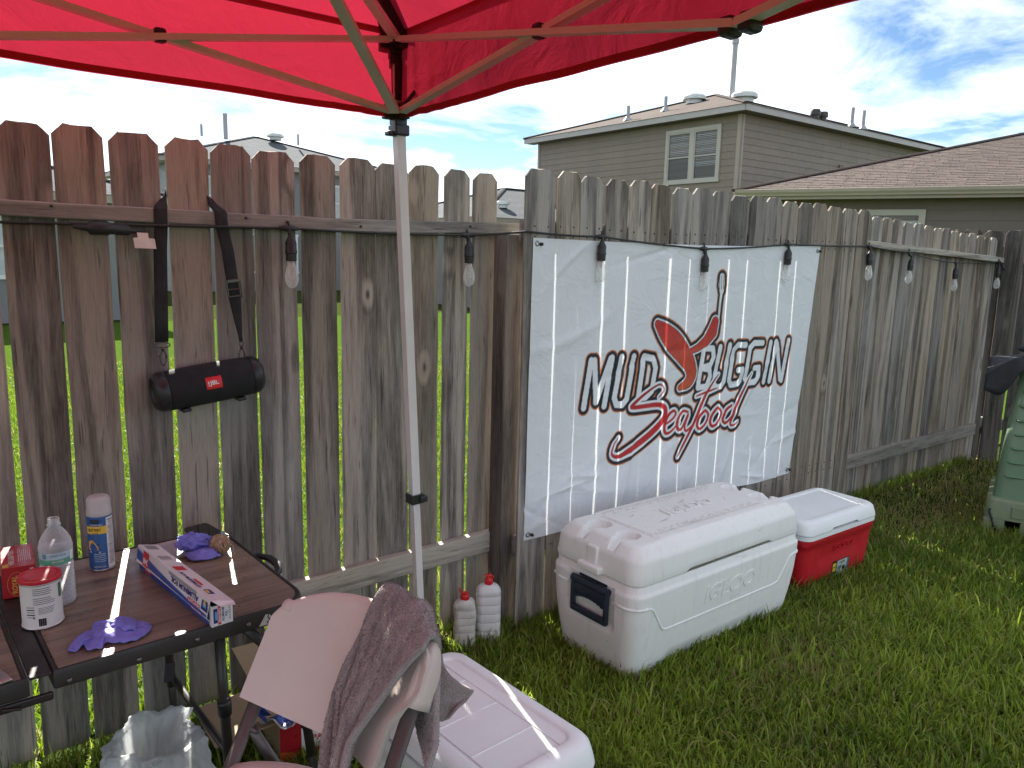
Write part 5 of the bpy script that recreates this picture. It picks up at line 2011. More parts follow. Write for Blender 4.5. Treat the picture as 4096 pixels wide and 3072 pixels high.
def squeeze_bottle(label, loc, rz, H, hx, hy, mat, cap_open, crush):
    t = thing('squeeze_bottle', label, 'bottle', loc, rz)
    hb = H * 0.74
    rings = []
    zs = [0, 0.006, 0.014]
    prof = [(0.90, 0), (0.985, 0.006), (1.0, 0.014)]
    k = 5
    for i in range(k):
        z0 = 0.02 + (hb - 0.03) * i / k
        z1 = 0.02 + (hb - 0.03) * (i + 1) / k
        prof += [(1.0, z0 + 0.004), (1.0, z1 - 0.005), (0.955, z1 - 0.002), (0.955, z1 + 0.0), (1.0, z1 + 0.003)]
    for f in (0.08, 0.2, 0.35, 0.5, 0.68, 0.82, 0.92, 1.0):
        prof.append((math.cos(f * math.pi / 2) * 0.78 + 0.22 * (1 - f * 0.12), hb + (H * 0.12) * math.sin(f * math.pi / 2) ** 1.0))
    rr_ = random.Random(int(H * 1000))
    for (s, z) in prof:
        kx = max(hx * s, 0.0135)
        ky = max(hy * s, 0.0135)
        rg = rrect(kx, ky, min(kx, ky) * 0.72, z, 6)
        if crush:
            for p in rg:
                p.x += crush * 0.006 * math.sin(p.z * 60 + p.y * 80) * (z / H)
                p.y += crush * 0.006 * math.cos(p.z * 47 + p.x * 90) * (z / H)
        rings.append(rg)
    bo = MB().loft(rings).build('body', mat, t)
    sharp(bo.data, 45)
    zt_ = hb + H * 0.12
    c = MB()
    c.lathe([(0.0165, zt_ - 0.004), (0.0178, zt_), (0.0178, zt_ + H * 0.055), (0.0155, zt_ + H * 0.062), (0.0125, zt_ + H * 0.075), (0.0125, zt_ + H * 0.105), (0.009, zt_ + H * 0.11)], 22)
    if cap_open:
        c.box((-0.019, 0, zt_ + H * 0.135), (0.006, 0.018, 0.024), 0.003, rot=rotm(0, -0.3, 0))
    else:
        c.box((0.0, 0, zt_ + H * 0.115), (0.026, 0.020, 0.010), 0.003)
        c.box((0.017, 0, zt_ + H * 0.09), (0.006, 0.010, 0.014), 0.002)
    co_ = c.build('cap', M['cap_red'], t)
    sharp(co_.data, 40)
    # small print on the right-hand face
    pr = MB()
    for i in range(26):
        z = 0.035 + i * (hb - 0.06) / 26
        w = (hy * 1.1) * rr_.uniform(0.75, 1.0)
        quad(pr, (hx * 0.98 + 0.0022, rr_.uniform(-0.002, 0.002), z), (0, 1, 0), (0, 0, 1), w, 0.0022 if i not in (10, 17) else 0.005)
    po = pr.build('small_print', M['print_grey'], bo)
    po['kind'] = 'stuff'
    return t


squeeze_bottle('smaller muddy crushed white bottle with an open red cap', (1.628, -0.098, 0.0), math.radians(-28), 0.248, 0.043, 0.032, M['bottle_dirty'], True, 0.8)
squeeze_bottle('taller clean white bottle with a closed red cap by the fence post', (1.742, -0.100, 0.0), math.radians(-30), 0.290, 0.050, 0.036, M['bottle_white'], False, 0.0)

# ================================================================== green ribbed bin at the right edge
M['bin_green'] = plain('sage_green_plastic', (0.135, 0.215, 0.130), 0.45, var=0.07, scale=5, bump=0.12, bscale=250, dirt=((0.20, 0.19, 0.14, 1), 0.25, 9))
M['bin_base'] = plain('sage_base_plastic', (0.175, 0.21, 0.125), 0.5, var=0.08, scale=5, dirt=((0.16, 0.14, 0.09, 1), 0.5, 9))
M['black_cloth'] = plain('black_cloth', (0.012, 0.013, 0.017), 0.75, bump=0.3, bscale=60, bdist=0.006)
bn = thing('storage_bin', 'tall sage green ribbed plastic bin at the right edge of the lawn', 'bin', (4.925, -0.725, 0.0), math.radians(-72))
# local x runs along the visible face (towards the camera), y runs into the bin
BWD, BDP = 0.66, 0.62
b_ = MB()
Cx, Cy = BWD / 2, BDP / 2


def bring(z, inset, r=0.05):
    return rrect(BWD / 2 - inset, BDP / 2 - inset, r, z, 6, (Cx, Cy))


b0 = MB().loft([bring(0.09, 0.004, 0.04), bring(0.195, 0.008, 0.045), bring(0.207, 0.012, 0.045), bring(0.215, 0.025, 0.04)]).build('base', M['bin_base'], bn)
sharp(b0.data, 40)
feet = MB()
for (x, w) in ((0.055, 0.11), (0.26, 0.15), (0.52, 0.24)):
    feet.box((x + 0.004, BDP / 2, 0.045), (w, BDP - 0.012, 0.09), 0.008)
feet.build('foot', M['bin_base'], bn)
MB().box((0.32, 0.004, 0.145), (0.36, 0.012, 0.07), 0.004).build('base_panel', M['bin_base'], bn)
bd = MB().loft([bring(0.212, 0.034, 0.05), bring(0.50, 0.052, 0.05), bring(0.62, 0.060, 0.05), bring(0.63, 0.066, 0.05), bring(0.96, 0.088, 0.05), bring(0.985, 0.095, 0.05), bring(0.995, 0.11, 0.045)])
bdo = bd.build('body', M['bin_green'], bn)
sharp(bdo.data, 45)
inset = lambda z: 0.034 + (z - 0.212) * 0.0715
fin = 0
for k in range(8):
    z = 0.355 + k * 0.083
    for (x0, x1) in ((inset(z) + 0.035, 0.235), (0.43, BWD - inset(z) - 0.03)):
        f = MB()
        n = 10
        y = inset(z) + 0.002
        L = x1 - x0
        up, lo = [], []
        for i in range(n + 1):
            t = i / n
            w = math.sin(math.pi * min(1, t * 0.62 + (0.38 if t > 0 else 0))) if x0 < 0.2 else math.sin(math.pi * min(1, (1 - t) * 0.62 + 0.38))
            w = max(0, w)
            up.append((x0 + L * t, y, z + 0.001))
            lo.append((x0 + L * t, y - 0.020 * w, z - 0.008))
        bot = [(p[0], y, z - 0.020 * max(0.02, (y - q[1]) / 0.020)) for p, q in zip(up, lo)]
        vs = up + lo + bot
        fs = []
        for i in range(n):
            fs += [(i, i + 1, n + 1 + i + 1, n + 1 + i), (n + 1 + i, n + 2 + i, 2 * n + 3 + i, 2 * n + 2 + i)]
        f.add(vs, fs)
        fo = f.build('fin', M['bin_green'], bdo)
        sharp(fo.data, 50)
hd = MB()
z, x = 0.495, 0.275
y = inset(z) - 0.012
for (dx, dz, w, h) in ((0, 0.045, 0.13, 0.026), (0, -0.045, 0.13, 0.026), (-0.054, 0, 0.024, 0.066), (0.054, 0, 0.024, 0.066)):
    hd.box((x + dx, y, z + dz), (w, 0.035, h), 0.007)
hd.build('handle', M['bin_green'], bn)
MB().box((0.33, inset(0.4) + 0.002, 0.33), (0.13, 0.02, 0.22), 0.005).build('channel', M['bin_green'], bn)
st = [(0.035, 0.02, 0.155), (0.03, -0.006, 0.13), (0.045, -0.012, 0.10), (0.06, -0.014, 0.05), (0.085, -0.018, 0.012)]
so_ = MB().tube(st, 0.006, 6, flat=0.4).build('strap_end', M['black_cloth'], bn, smooth=True)

# the dark cloth thrown over the bin: brim hanging out to the left, a second fold on top
cl = thing('grill_cover', 'black fabric cover bunched on top of the green bin', 'cover', (4.925, -0.725, 0.0), math.radians(-72))


def cloth(u, v):
    x = -0.075 + u * 0.70
    y = -0.035 + v * 0.66
    d = max(0, -(x - 0.07)) * 1.0
    z = 1.012 + 0.018 * math.sin(u * 9 + v * 4) + 0.012 * math.sin(v * 13) + 0.05 * math.sin(math.pi * min(1, u * 1.05)) * math.sin(math.pi * v)
    z -= 0.75 * d * (0.55 + 0.35 * math.sin(v * 7 + 1))
    if v < 0.10:
        k = (0.10 - v) / 0.10
        z -= k * (0.070 + 0.05 * math.sin(u * 15) * 1.0 + 0.05 * math.exp(-((u - 0.15) / 0.08) ** 2))
        y += 0.035 * k
    return Vector((x, y, z))


co_ = MB().grid(cloth, 40, 40).build('cloth', M['black_cloth'], cl, smooth=True)
solidify(co_, 0.005)


def cloth2(u, v):
    a = 2 * math.pi * u
    r = 0.20 * math.sin(math.pi * (0.04 + 0.92 * v)) * (1 + 0.18 * math.sin(3 * a + v * 5) + 0.08 * math.sin(7 * a))
    return Vector((0.30 + r * math.cos(a) * 1.15, 0.28 + r * math.sin(a), 1.03 + 0.13 * v + 0.012 * math.sin(a * 5 + v * 9)))


MB().grid(cloth2, 48, 14).build('fold', M['black_cloth'], cl, smooth=True)

# ================================================================== folding table
def table_mat():
    t = NT('wood_print_tabletop')
    vec = t.coords((1.0, 12.0, 12.0))
    n1 = t.noise(vec, 3.2, 8, 0.62, 0.5)
    n2 = t.noise(t.coords((2.5, 60.0, 60.0)), 3.0, 6, 0.6, 0.2)
    # boards printed along the table
    sx = t.n('ShaderNodeSeparateXYZ')
    tcx = t.n('ShaderNodeTexCoord')
    t.link(tcx.outputs['Object'], sx.inputs[0])
    row = t.math('FLOOR', t.math('MULTIPLY', sx.outputs['Y'], 9.0))
    wn = t.n('ShaderNodeTexWhiteNoise', noise_dimensions='1D')
    t.link(row, wn.inputs['W'])
    g = t.math('ADD', t.math('MULTIPLY', n1, 0.6), t.math('ADD', t.math('MULTIPLY', n2, 0.35), t.math('MULTIPLY', wn.outputs['Value'], 0.16)))
    col = t.ramp(g, [(0.34, (0.085, 0.066, 0.046)), (0.52, (0.205, 0.162, 0.112)), (0.74, (0.34, 0.275, 0.200))])
    edge = t.math('FRACT', t.math('MULTIPLY', sx.outputs['Y'], 9.0))
    line = t.ramp(edge, [(0.0, (1, 1, 1)), (0.035, (0, 0, 0))])
    col = t.mix(t.math('MULTIPLY', line, 0.5), col, (0.03, 0.018, 0.014, 1))
    # pale scratches, dust and crumbs
    sc1 = t.noise(t.coords((50.0, 2.5, 1.0)), 2.0, 5, 0.7, 1.5)
    sc2 = t.noise(t.coords((3.0, 40.0, 1.0)), 2.4, 5, 0.7, 1.2)
    scr_ = t.math('MAXIMUM', t.ramp(sc1, [(0.70, (0, 0, 0)), (0.74, (0.3, 0.3, 0.3))]), t.ramp(sc2, [(0.70, (0, 0, 0)), (0.74, (0.3, 0.3, 0.3))]))
    col = t.mix(scr_, col, (0.42, 0.36, 0.31, 1))
    du = t.noise(t.coords((4, 4, 4)), 1.6, 6, 0.65)
    col = t.mix(t.ramp(du, [(0.50, (0, 0, 0)), (0.75, (0.22, 0.22, 0.22))]), col, (0.30, 0.26, 0.235, 1))
    t.set(Base_Color=col, Roughness=t.ramp(du, [(0.3, (0.24,) * 3), (0.7, (0.42,) * 3)]), Normal=t.bump(n2, 0.12, 0.0008))
    t.bsdf.inputs['Specular IOR Level'].default_value = 0.5
    return t.m


M['tabletop'] = table_mat()
M['table_edge'] = plain('dark_brown_table_frame', (0.016, 0.012, 0.011), 0.5, var=0.2, scale=10)
TH = 0.69
tb_ = thing('folding_table', 'wood grain folding table with a dark brown frame standing against the fence', 'table', (0.127, -0.425, 0.0), math.radians(2.6))
HX, HYT = 0.592, 0.312


def leaf(x0, x1, rl, rr2):
    """half of the top: rounded at its outer end only"""
    n = 8
    pts = []
    for (cx_, cy_, sx, sy, a0, r) in ((x1, HYT, -1, -1, 0, rr2), (x0, HYT, 1, -1, 90, rl), (x0, -HYT, 1, 1, 180, rl), (x1, -HYT, -1, 1, 270, rr2)):
        for k in range(n + 1):
            a = math.radians(a0 + 90 * k / n)
            pts.append((cx_ + sx * r + r * math.cos(a), cy_ + sy * r + r * math.sin(a)))
    return pts


for (x0, x1, rl, rr2) in ((-HX, -0.021, 0.06, 0.002), (0.021, HX, 0.002, 0.075)):
    o_ = leaf(x0, x1, rl, rr2)
    cxm, cym = (x0 + x1) / 2, 0
    ins = lambda d: [((p[0] - cxm) * (1 - d / ((x1 - x0) / 2)) + cxm, p[1] * (1 - d / HYT)) for p in o_]
    tp = MB().loft([[Vector((p[0], p[1], TH - 0.004)) for p in ins(0.010)], [Vector((p[0], p[1], TH)) for p in ins(0.012)]], cap0=True)
    tl = tp.build('tabletop', M['tabletop'], tb_)
    rim = MB().loft([[Vector((p[0], p[1], TH - 0.040)) for p in ins(0.004)], [Vector((p[0], p[1], TH - 0.036)) for p in o_], [Vector((p[0], p[1], TH - 0.006)) for p in o_], [Vector((p[0], p[1], TH + 0.0015)) for p in ins(0.003)],
                     [Vector((p[0], p[1], TH + 0.002)) for p in ins(0.008)], [Vector((p[0], p[1], TH - 0.001)) for p in ins(0.011)], [Vector((p[0], p[1], TH - 0.038)) for p in ins(0.0115)]], cap0=False, cap1=True)
    ro2 = rim.build('rim', M['table_edge'], tl)
    sharp(ro2.data, 40)
MB().box((0, 0, TH - 0.004), (0.040, HYT * 2 - 0.012, 0.006), 0.0015).build('centre_strip', M['table_edge'], tb_)
ap = MB()
ap.box((0.30, -HYT + 0.060, TH - 0.048), (0.54, 0.014, 0.020), 0.003).box((-0.30, -HYT + 0.060, TH - 0.048), (0.54, 0.014, 0.020), 0.003)
ap.box((0.30, HYT - 0.012, TH - 0.052), (0.56, 0.014, 0.030), 0.003).box((HX - 0.014, 0, TH - 0.052), (0.014, 2 * HYT - 0.12, 0.030), 0.003)
ap.build('apron', M['table_edge'], tb_)
M['rivet'] = plain('rivet_steel', (0.16, 0.15, 0.145), 0.35, metallic=0.8)
for x in (0.05, 0.185, 0.31, 0.43):
    MB().lathe([(0.006, 0), (0.0055, 0.002), (0.003, 0.0035), (0.0004, 0.004)], 12, (x, -HYT - 0.0002, TH - 0.021 if x > 0.2 else TH - 0.028), rotm(math.pi / 2)).build('rivet', M['rivet'], tb_, smooth=True)
MB().box((-0.03, -HYT + 0.006, TH - 0.052), (0.10, 0.010, 0.018), 0.004).box((-0.055, -HYT - 0.002, TH - 0.052), (0.035, 0.010, 0.006), 0.002, rot=rotm(0, 0.25, 0)).build('hinge_lock', M['table_edge'], tb_)
# maker's mark on the front edge: a mountain with a winding path, and the name
M['emblem'] = plain('emblem_grey', (0.46, 0.45, 0.43), 0.5)
yE = -HYT - 0.0012
z0, z1 = TH - 0.0345, TH - 0.0085
em = MB()
em.add([(0.455, yE, z0), (0.478, yE, z0), (0.474, yE, z0 + 0.007), (0.481, yE, z0 + 0.012), (0.476, yE, z0 + 0.018), (0.4785, yE, z1), (0.472, yE, z1 + 0.0005)], [(0, 1, 2, 3, 4, 5, 6)])
em.add([(0.4815, yE, z0), (0.510, yE, z0), (0.490, yE, z1 - 0.004), (0.487, yE, z1 - 0.007), (0.4815, yE, z1), (0.479, yE, z0 + 0.0185), (0.4845, yE, z0 + 0.012), (0.4775, yE, z0 + 0.006)], [(0, 1, 2, 3, 4, 5, 6, 7)])
em.build('emblem', M['emblem'], tb_)
M['emblem_dim'] = plain('emblem_dim', (0.22, 0.215, 0.21), 0.5)
lettering('OZARK TRAIL', (0.540, yE, TH - 0.0205), (1, 0, 0), (0, 0, 1), 0.052, 0.0055, M['emblem_dim'], tb_, bold=0.01)
# carrying handle at the right end
hp = [(HX - 0.002, 0.085, TH - 0.018), (HX + 0.020, 0.070, TH - 0.016), (HX + 0.036, 0.030, TH - 0.014), (HX + 0.036, -0.030, TH - 0.014), (HX + 0.020, -0.070, TH - 0.016), (HX - 0.002, -0.085, TH - 0.018)]
MB().tube(hp, [0.008, 0.010, 0.012, 0.012, 0.010, 0.008], 10, flat=0.8).build('handle', M['black_plastic'], tb_, smooth=True)
M['leg_brown'] = plain('dark_brown_leg_steel', (0.030, 0.024, 0.022), 0.40, var=0.2)


def tleg(top, bot, parent):
    top, bot = Vector(top), Vector(bot)
    lo = MB().tube([top, top.lerp(bot, 0.58)], 0.0125, 14).build('leg', M['leg_brown'], parent, smooth=True)
    MB().tube([top.lerp(bot, 0.30), top.lerp(bot, 0.312), top.lerp(bot, 0.36)], [0.0165, 0.0175, 0.0165], 14).build('leg_collar', M['black_plastic'], lo, smooth=True)
    MB().tube([top.lerp(bot, 0.36), bot], 0.0105, 14).tube([bot + Vector((0, 0, 0.03)), bot], 0.014, 12).build('leg_extension', M['leg_brown'], lo, smooth=True)
    MB().lathe([(0.004, 0), (0.004, 0.003), (0.001, 0.0045)], 8, top.lerp(bot, 0.285) + Vector((0.004, -0.0125, 0)), rotm(math.pi / 2)).build('lock_button', M['rivet'], lo)


tleg((0.385, -0.235, TH - 0.05), (0.405, -0.235, 0), tb_)
tleg((0.385, 0.225, TH - 0.05), (0.405, 0.225, 0), tb_)
tleg((-0.42, -0.235, TH - 0.05), (-0.43, -0.235, 0), tb_)
tleg((-0.42, 0.225, TH - 0.05), (-0.43, 0.225, 0), tb_)
MB().tube([(0.397, -0.235, 0.30), (0.397, 0.225, 0.30)], 0.010, 10).build('cross_tube', M['leg_brown'], tb_, smooth=True)
MB().tube([(-0.42, -0.235, 0.30), (-0.42, 0.225, 0.30)], 0.010, 10).build('cross_tube', M['leg_brown'], tb_, smooth=True)
# swung-out outer leg with its diagonal brace
tleg((0.605, -0.205, 0.42), (0.655, -0.205, 0.0), tb_)
MB().tube([(0.440, -0.232, TH - 0.055), (0.535, -0.222, 0.515), (0.605, -0.205, 0.40)], 0.0125, 10, flat=0.45, up=(0, 1, 0)).build('brace', M['leg_brown'], tb_, smooth=True)
MB().box((0.25, -HYT + 0.014, TH - 0.088), (0.022, 0.004, 0.045), 0.002, rot=rotm(0, 0.12, 0)).build('strap_tab', M['webbing'], tb_)
ZT_ = TH + 0.0005

# ================================================================== things on the table
M['card_red'] = plain('red_carton', (0.36, 0.012, 0.022), 0.32, var=0.08, scale=12)
M['print_gold'] = plain('gold_print', (0.62, 0.36, 0.06), 0.4)
M['print_pale'] = plain('pale_print', (0.62, 0.55, 0.52), 0.5)
M['print_white'] = M['white_print']
rb_ = thing('charcoal_starter_box', 'dark red carton with gold lettering at the left end of the table', 'box', (0.113, -0.292, ZT_), math.radians(-4))
L_, W_, H_ = 0.165, 0.072, 0.078
bo2 = MB().box((W_ / 2, L_ / 2, H_ / 2), (W_, L_, H_), 0.0012, seg=1).build('carton', M['card_red'], rb_)
lettering('ROYAL', (0.026, -0.0006, 0.034), (0, 0, 1), (-1, 0, 0), 0.046, 0.012, M['print_gold'], bo2, bold=0.03)
lettering('OAK', (0.041, -0.0006, 0.034), (0, 0, 1), (-1, 0, 0), 0.030, 0.012, M['print_gold'], bo2, bold=0.03)
lettering('HTLIGHTERS', (0.064, -0.0006, 0.038), (0, 0, 1), (-1, 0, 0), 0.068, 0.008, M['print_pale'], bo2, bold=0.03)
arc = MB().tube([(0.031 + 0.020 * math.cos(a), -0.0004, 0.034 + 0.031 * math.sin(a)) for a in [i * math.pi / 12 for i in range(25)]], 0.0004, 4, flat=0.5)
arc.build('print_ring', M['print_gold'], bo2)
lettering('FIRE LIGHTERS', (0.022, 0.075, H_ + 0.0004), (0, 1, 0), (-1, 0, 0), 0.110, 0.013, M['print_pale'], bo2, bold=0.03)
quad(MB(), (0, 0, 0), (1, 0, 0), (0, 1, 0), 1, 1)
yb = quad(MB(), (0.010, 0.018, H_ + 0.0004), (1, 0, 0), (0, 1, 0), 0.014, 0.024)
yb.build('print_patch', M['print_gold'], bo2)
pr = MB()
for i in range(7):
    quad(pr, (0.038 + i * 0.0042, 0.085, H_ + 0.0004), (0, 1, 0), (-1, 0, 0), 0.10 - 0.008 * (i % 3), 0.0013)
po = pr.build('small_print', M['print_pale'], bo2)
po['kind'] = 'stuff'


def wrap(cx_, cy_, r):
    """bend flat print given as (arc length, _, z) round an upright cylinder; 0 faces the camera"""
    a0 = math.atan2(-2.4548 - cy_ - (-0.0), 0.0 - cx_)
    def f(p):
        a = p.x / r
        return Vector((r * math.cos(a), r * math.sin(a), p.z))
    return f


def can_print(t, r, parent, items):
    for (kind, data, ang, z, w, h, mat) in items:
        a0 = math.radians(ang)
        f = lambda p: Vector((r * math.cos(a0 + p.x / r), r * math.sin(a0 + p.x / r), p.z))
        if kind == 'text':
            lettering(data, (0, 0, z), (1, 0, 0), (0, 0, 1), w, h, mat, parent, bold=0.02, warp=f)
        else:
            b = MB().grid(lambda u, v: f(Vector(((u - 0.5) * w, 0, z + (v - 0.5) * h))), max(2, int(w / 0.004)), 1)
            b.build(data, mat, parent)


# canister with a red lid
M['can_label'] = plain('white_can_label', (0.66, 0.63, 0.61), 0.45, var=0.05, scale=14)
M['tin'] = plain('tin_rim', (0.42, 0.41, 0.40), 0.3, metallic=0.9)
M['lid_red'] = plain('red_lid_plastic', (0.48, 0.012, 0.025), 0.38, var=0.05)
cn = thing('canister', 'white labelled canister with a red plastic lid', 'can', (0.176, -0.478, ZT_))
cb_ = MB().lathe([(0.0405, 0.001), (0.0425, 0.002), (0.0428, 0.0045), (0.0415, 0.006), (0.0415, 0.104), (0.0425, 0.106), (0.0425, 0.109), (0.036, 0.1095)], 40).build('body', M['can_label'], cn)
sharp(cb_.data, 40)
for z in (0.0025, 0.1068):
    MB().lathe([(0.0424, z - 0.0022), (0.0434, z - 0.001), (0.0434, z + 0.001), (0.0424, z + 0.0022)], 40).build('tin_rim', M['tin'], cb_, smooth=True)
lo_ = MB().lathe([(0.0438, 0.1085), (0.0446, 0.1095), (0.0446, 0.116), (0.0438, 0.1185), (0.041, 0.1195), (0.0385, 0.1188), (0.0375, 0.117), (0.0355, 0.117), (0.0345, 0.1182), (0.0005, 0.1182)], 40).build('lid', M['lid_red'], cn)
sharp(lo_.data, 40)
camang = math.degrees(math.atan2(-2.4548 + 0.478, 0 - 0.176))
prn = MB()
items = []
rr3 = random.Random(4)
for i in range(8):
    w = rr3.uniform(0.034, 0.046)
    items.append(('quad', 'small_print', camang + 8 - (0.046 - w) / 0.0416 * 28, 0.098 - i * 0.0046 - (0.004 if i > 3 else 0), w, 0.0016, M['print_grey']))
for i in range(5):
    w = rr3.uniform(0.028, 0.036)
    items.append(('quad', 'small_print', camang + 14 - (0.036 - w) / 0.0416 * 28, 0.052 - i * 0.0034, w, 0.0012, M['print_grey']))
for i in range(5):
    items.append(('quad', 'small_print', camang - 34, 0.055 - i * 0.006, 0.018, 0.0014 + 0.0012 * (i % 2), M['print_black']))
items.append(('quad', 'green_panel', camang + 62, 0.082, 0.012, 0.034, M['label_green']))
for i in range(11):
    items.append(('quad', 'barcode', camang - 11 + i * 1.9, 0.018, 0.0011 if i % 3 else 0.0018, 0.018, M['print_black']))
items.append(('text', '0', camang - 24, 0.030, 0.004, 0.006, M['print_black']))
can_print(cn, 0.0418, cb_, items)

# water bottle, half full
def glassy(name, color, rough, facing, base):
    t = NT(name)
    t.set(Base_Color=color, Roughness=rough)
    t.bsdf.inputs['Specular IOR Level'].default_value = 0.8
    tr = t.n('ShaderNodeBsdfTransparent')
    tr.inputs[0].default_value = (color[0], color[1], color[2], 1)
    ms = t.n('ShaderNodeMixShader')
    lw = t.n('ShaderNodeLayerWeight')
    lw.inputs['Blend'].default_value = 0.3
    t.link(t.math('ADD', t.math('MULTIPLY', lw.outputs['Facing'], facing), base, True), ms.inputs[0])
    t.link(tr.outputs[0], ms.inputs[1])
    t.link(t.bsdf.outputs[0], ms.inputs[2])
    t.link(ms.outputs[0], t.out.inputs['Surface'])
    return t.m


M['pet'] = glassy('clear_bottle_plastic', (0.90, 0.91, 0.92, 1), 0.08, 0.6, 0.14)
M['water'] = glassy('water', (0.86, 0.84, 0.86, 1), 0.02, 0.25, 0.16)
wb_ = thing('water_bottle', 'open clear plastic water bottle half full beside the canister', 'bottle', (0.222, -0.382, ZT_))
prof = [(0.020, 0.004), (0.030, 0.0), (0.036, 0.004), (0.0372, 0.012)]
z = 0.016
i = 0
while z < 0.098:
    prof += [(0.0372, z), (0.0340, z + 0.0045)]
    z += 0.009
prof += [(0.0372, 0.100), (0.0355, 0.103), (0.0352, 0.135), (0.0372, 0.139), (0.0370, 0.148), (0.0330, 0.164), (0.0260, 0.178), (0.0180, 0.189), (0.0128, 0.195), (0.0125, 0.198), (0.0155, 0.199), (0.0155, 0.201), (0.0126, 0.2025)]
prof += [(0.0134, 0.205), (0.0126, 0.2065), (0.0134, 0.209), (0.0126, 0.211), (0.0126, 0.216), (0.0108, 0.216), (0.0108, 0.199)]
bb = MB()
nseg = 40
rings = []
for (r, z) in prof:
    rings.append([Vector((r * (1 + 0.010 * math.sin(5 * a) * (1 if 0.01 < z < 0.1 else 0)) * math.cos(a), r * (1 + 0.010 * math.sin(5 * a) * (1 if 0.01 < z < 0.1 else 0)) * math.sin(a), z)) for a in [2 * math.pi * k / nseg for k in range(nseg)]])
bb.loft(rings, True, False).build('shell', M['pet'], wb_, smooth=True)
wr = [(0.018, 0.006), (0.034, 0.005)]
wr += [(r - 0.0012, z) for (r, z) in prof[3:] if z < 0.15 and r > 0.03]
wr += [(0.0345, 0.1515), (0.0005, 0.1520)]
MB().lathe(wr, 40).build('water', M['water'], wb_, smooth=True)
M['label_blue_fade'] = plain('faded_blue_label', (0.36, 0.46, 0.52), 0.4, var=0.12, scale=40)
M['label_green_fade'] = plain('green_label_band', (0.10, 0.32, 0.20), 0.4, var=0.2, scale=40)
wl = MB().lathe([(0.03635, 0.112), (0.0364, 0.112), (0.0364, 0.139), (0.03635, 0.139)], 40)
wlo = MB()
wlo.loft([[Vector((0.0364 * math.cos(a), 0.0364 * math.sin(a), z)) for a in [2 * math.pi * k / 40 for k in range(40)]] for z in (0.109, 0.122)], False, False)
lo1 = wlo.build('label_band', M['label_green_fade'], wb_, smooth=True)
wlo = MB().loft([[Vector((0.0364 * math.cos(a), 0.0364 * math.sin(a), z)) for a in [2 * math.pi * k / 40 for k in range(40)]] for z in (0.1225, 0.139)], False, False)
lo2 = wlo.build('label_band', M['label_blue_fade'], wb_, smooth=True)
ca2 = math.degrees(math.atan2(-2.4548 + 0.382, 0 - 0.222))
can_print(wb_, 0.0368, lo1, [('text', 'RECYCLE', ca2 + 4, 0.1165, 0.026, 0.0045, M['print_pale'])])
can_print(wb_, 0.0368, lo2, [('text', 'PURIFIED WATER', ca2 + 6, 0.132, 0.036, 0.0045, M['label_teal']), ('quad', 'label_mark', ca2 - 42, 0.131, 0.010, 0.012, M['label_teal'])])
can_print(wb_, 0.0368, lo2, [('quad', 'label_panel', ca2 + 60, 0.126, 0.012, 0.024, M['label_white'])])

# aerosol can of cooking spray
M['can_blue'] = plain('blue_can_print', (0.018, 0.085, 0.26), 0.32, var=0.06, scale=20)
M['cap_frost'] = plain('frosted_cap', (0.58, 0.54, 0.53), 0.4, var=0.04, trans=0.25)
sp_ = thing('spray_can', 'blue and yellow cooking spray can with a frosted white cap', 'can', (0.347, -0.210, ZT_))
sb = MB().lathe([(0.0300, 0.0), (0.0318, 0.002), (0.0318, 0.004), (0.0312, 0.006), (0.0312, 0.150), (0.0305, 0.154)], 40).build('body', M['can_blue'], sp_)
sharp(sb.data, 40)
MB().lathe([(0.0302, 0.0005), (0.0321, 0.002), (0.0321, 0.0045), (0.0312, 0.0058)], 40).build('rim', M['tin'], sb, smooth=True)
MB().lathe([(0.0305, 0.152), (0.0312, 0.154), (0.0308, 0.165), (0.0295, 0.167), (0.0290, 0.192), (0.0275, 0.199), (0.0240, 0.203), (0.0150, 0.2045), (0.0005, 0.2045)], 40).build('cap', M['cap_frost'], sp_, smooth=True)
ca3 = math.degrees(math.atan2(-2.4548 + 0.210, 0 - 0.347))
its = [('quad', 'yellow_band', ca3 - 16, 0.1165, 0.062, 0.021, M['label_yellow']),
       ('quad', 'white_panel', ca3 + 52, 0.078, 0.026, 0.142, M['can_label'])]
can_print(sp_, 0.0315, sb, its)
its = [('text', 'BUTTERY', ca3 - 26, 0.117, 0.034, 0.0085, M['print_black']), ('text', 'COOKING SPRAY', ca3 - 18, 0.131, 0.034, 0.004, M['print_pale']),
       ('quad', 'brand_panel', ca3 - 24, 0.141, 0.024, 0.011, M['navy_plastic']),
       ('text', 'FLAVORED', ca3 - 22, 0.108, 0.016, 0.003, M['print_black'])]
for i in range(5):
    its.append(('quad', 'small_print', ca3 - 8, 0.050 - i * 0.0052, 0.030, 0.0016, M['label_blue_fade']))
its.append(('text', 'NET WT 6 OZ', ca3 - 10, 0.014, 0.030, 0.004, M['print_pale']))
for i in range(22):
    its.append(('quad', 'small_print', ca3 + 52, 0.142 - i * 0.0058, 0.020 - 0.003 * (i % 3), 0.0022 if i % 4 else 0.0034, M['print_grey']))
can_print(sp_, 0.0319, sb, its)
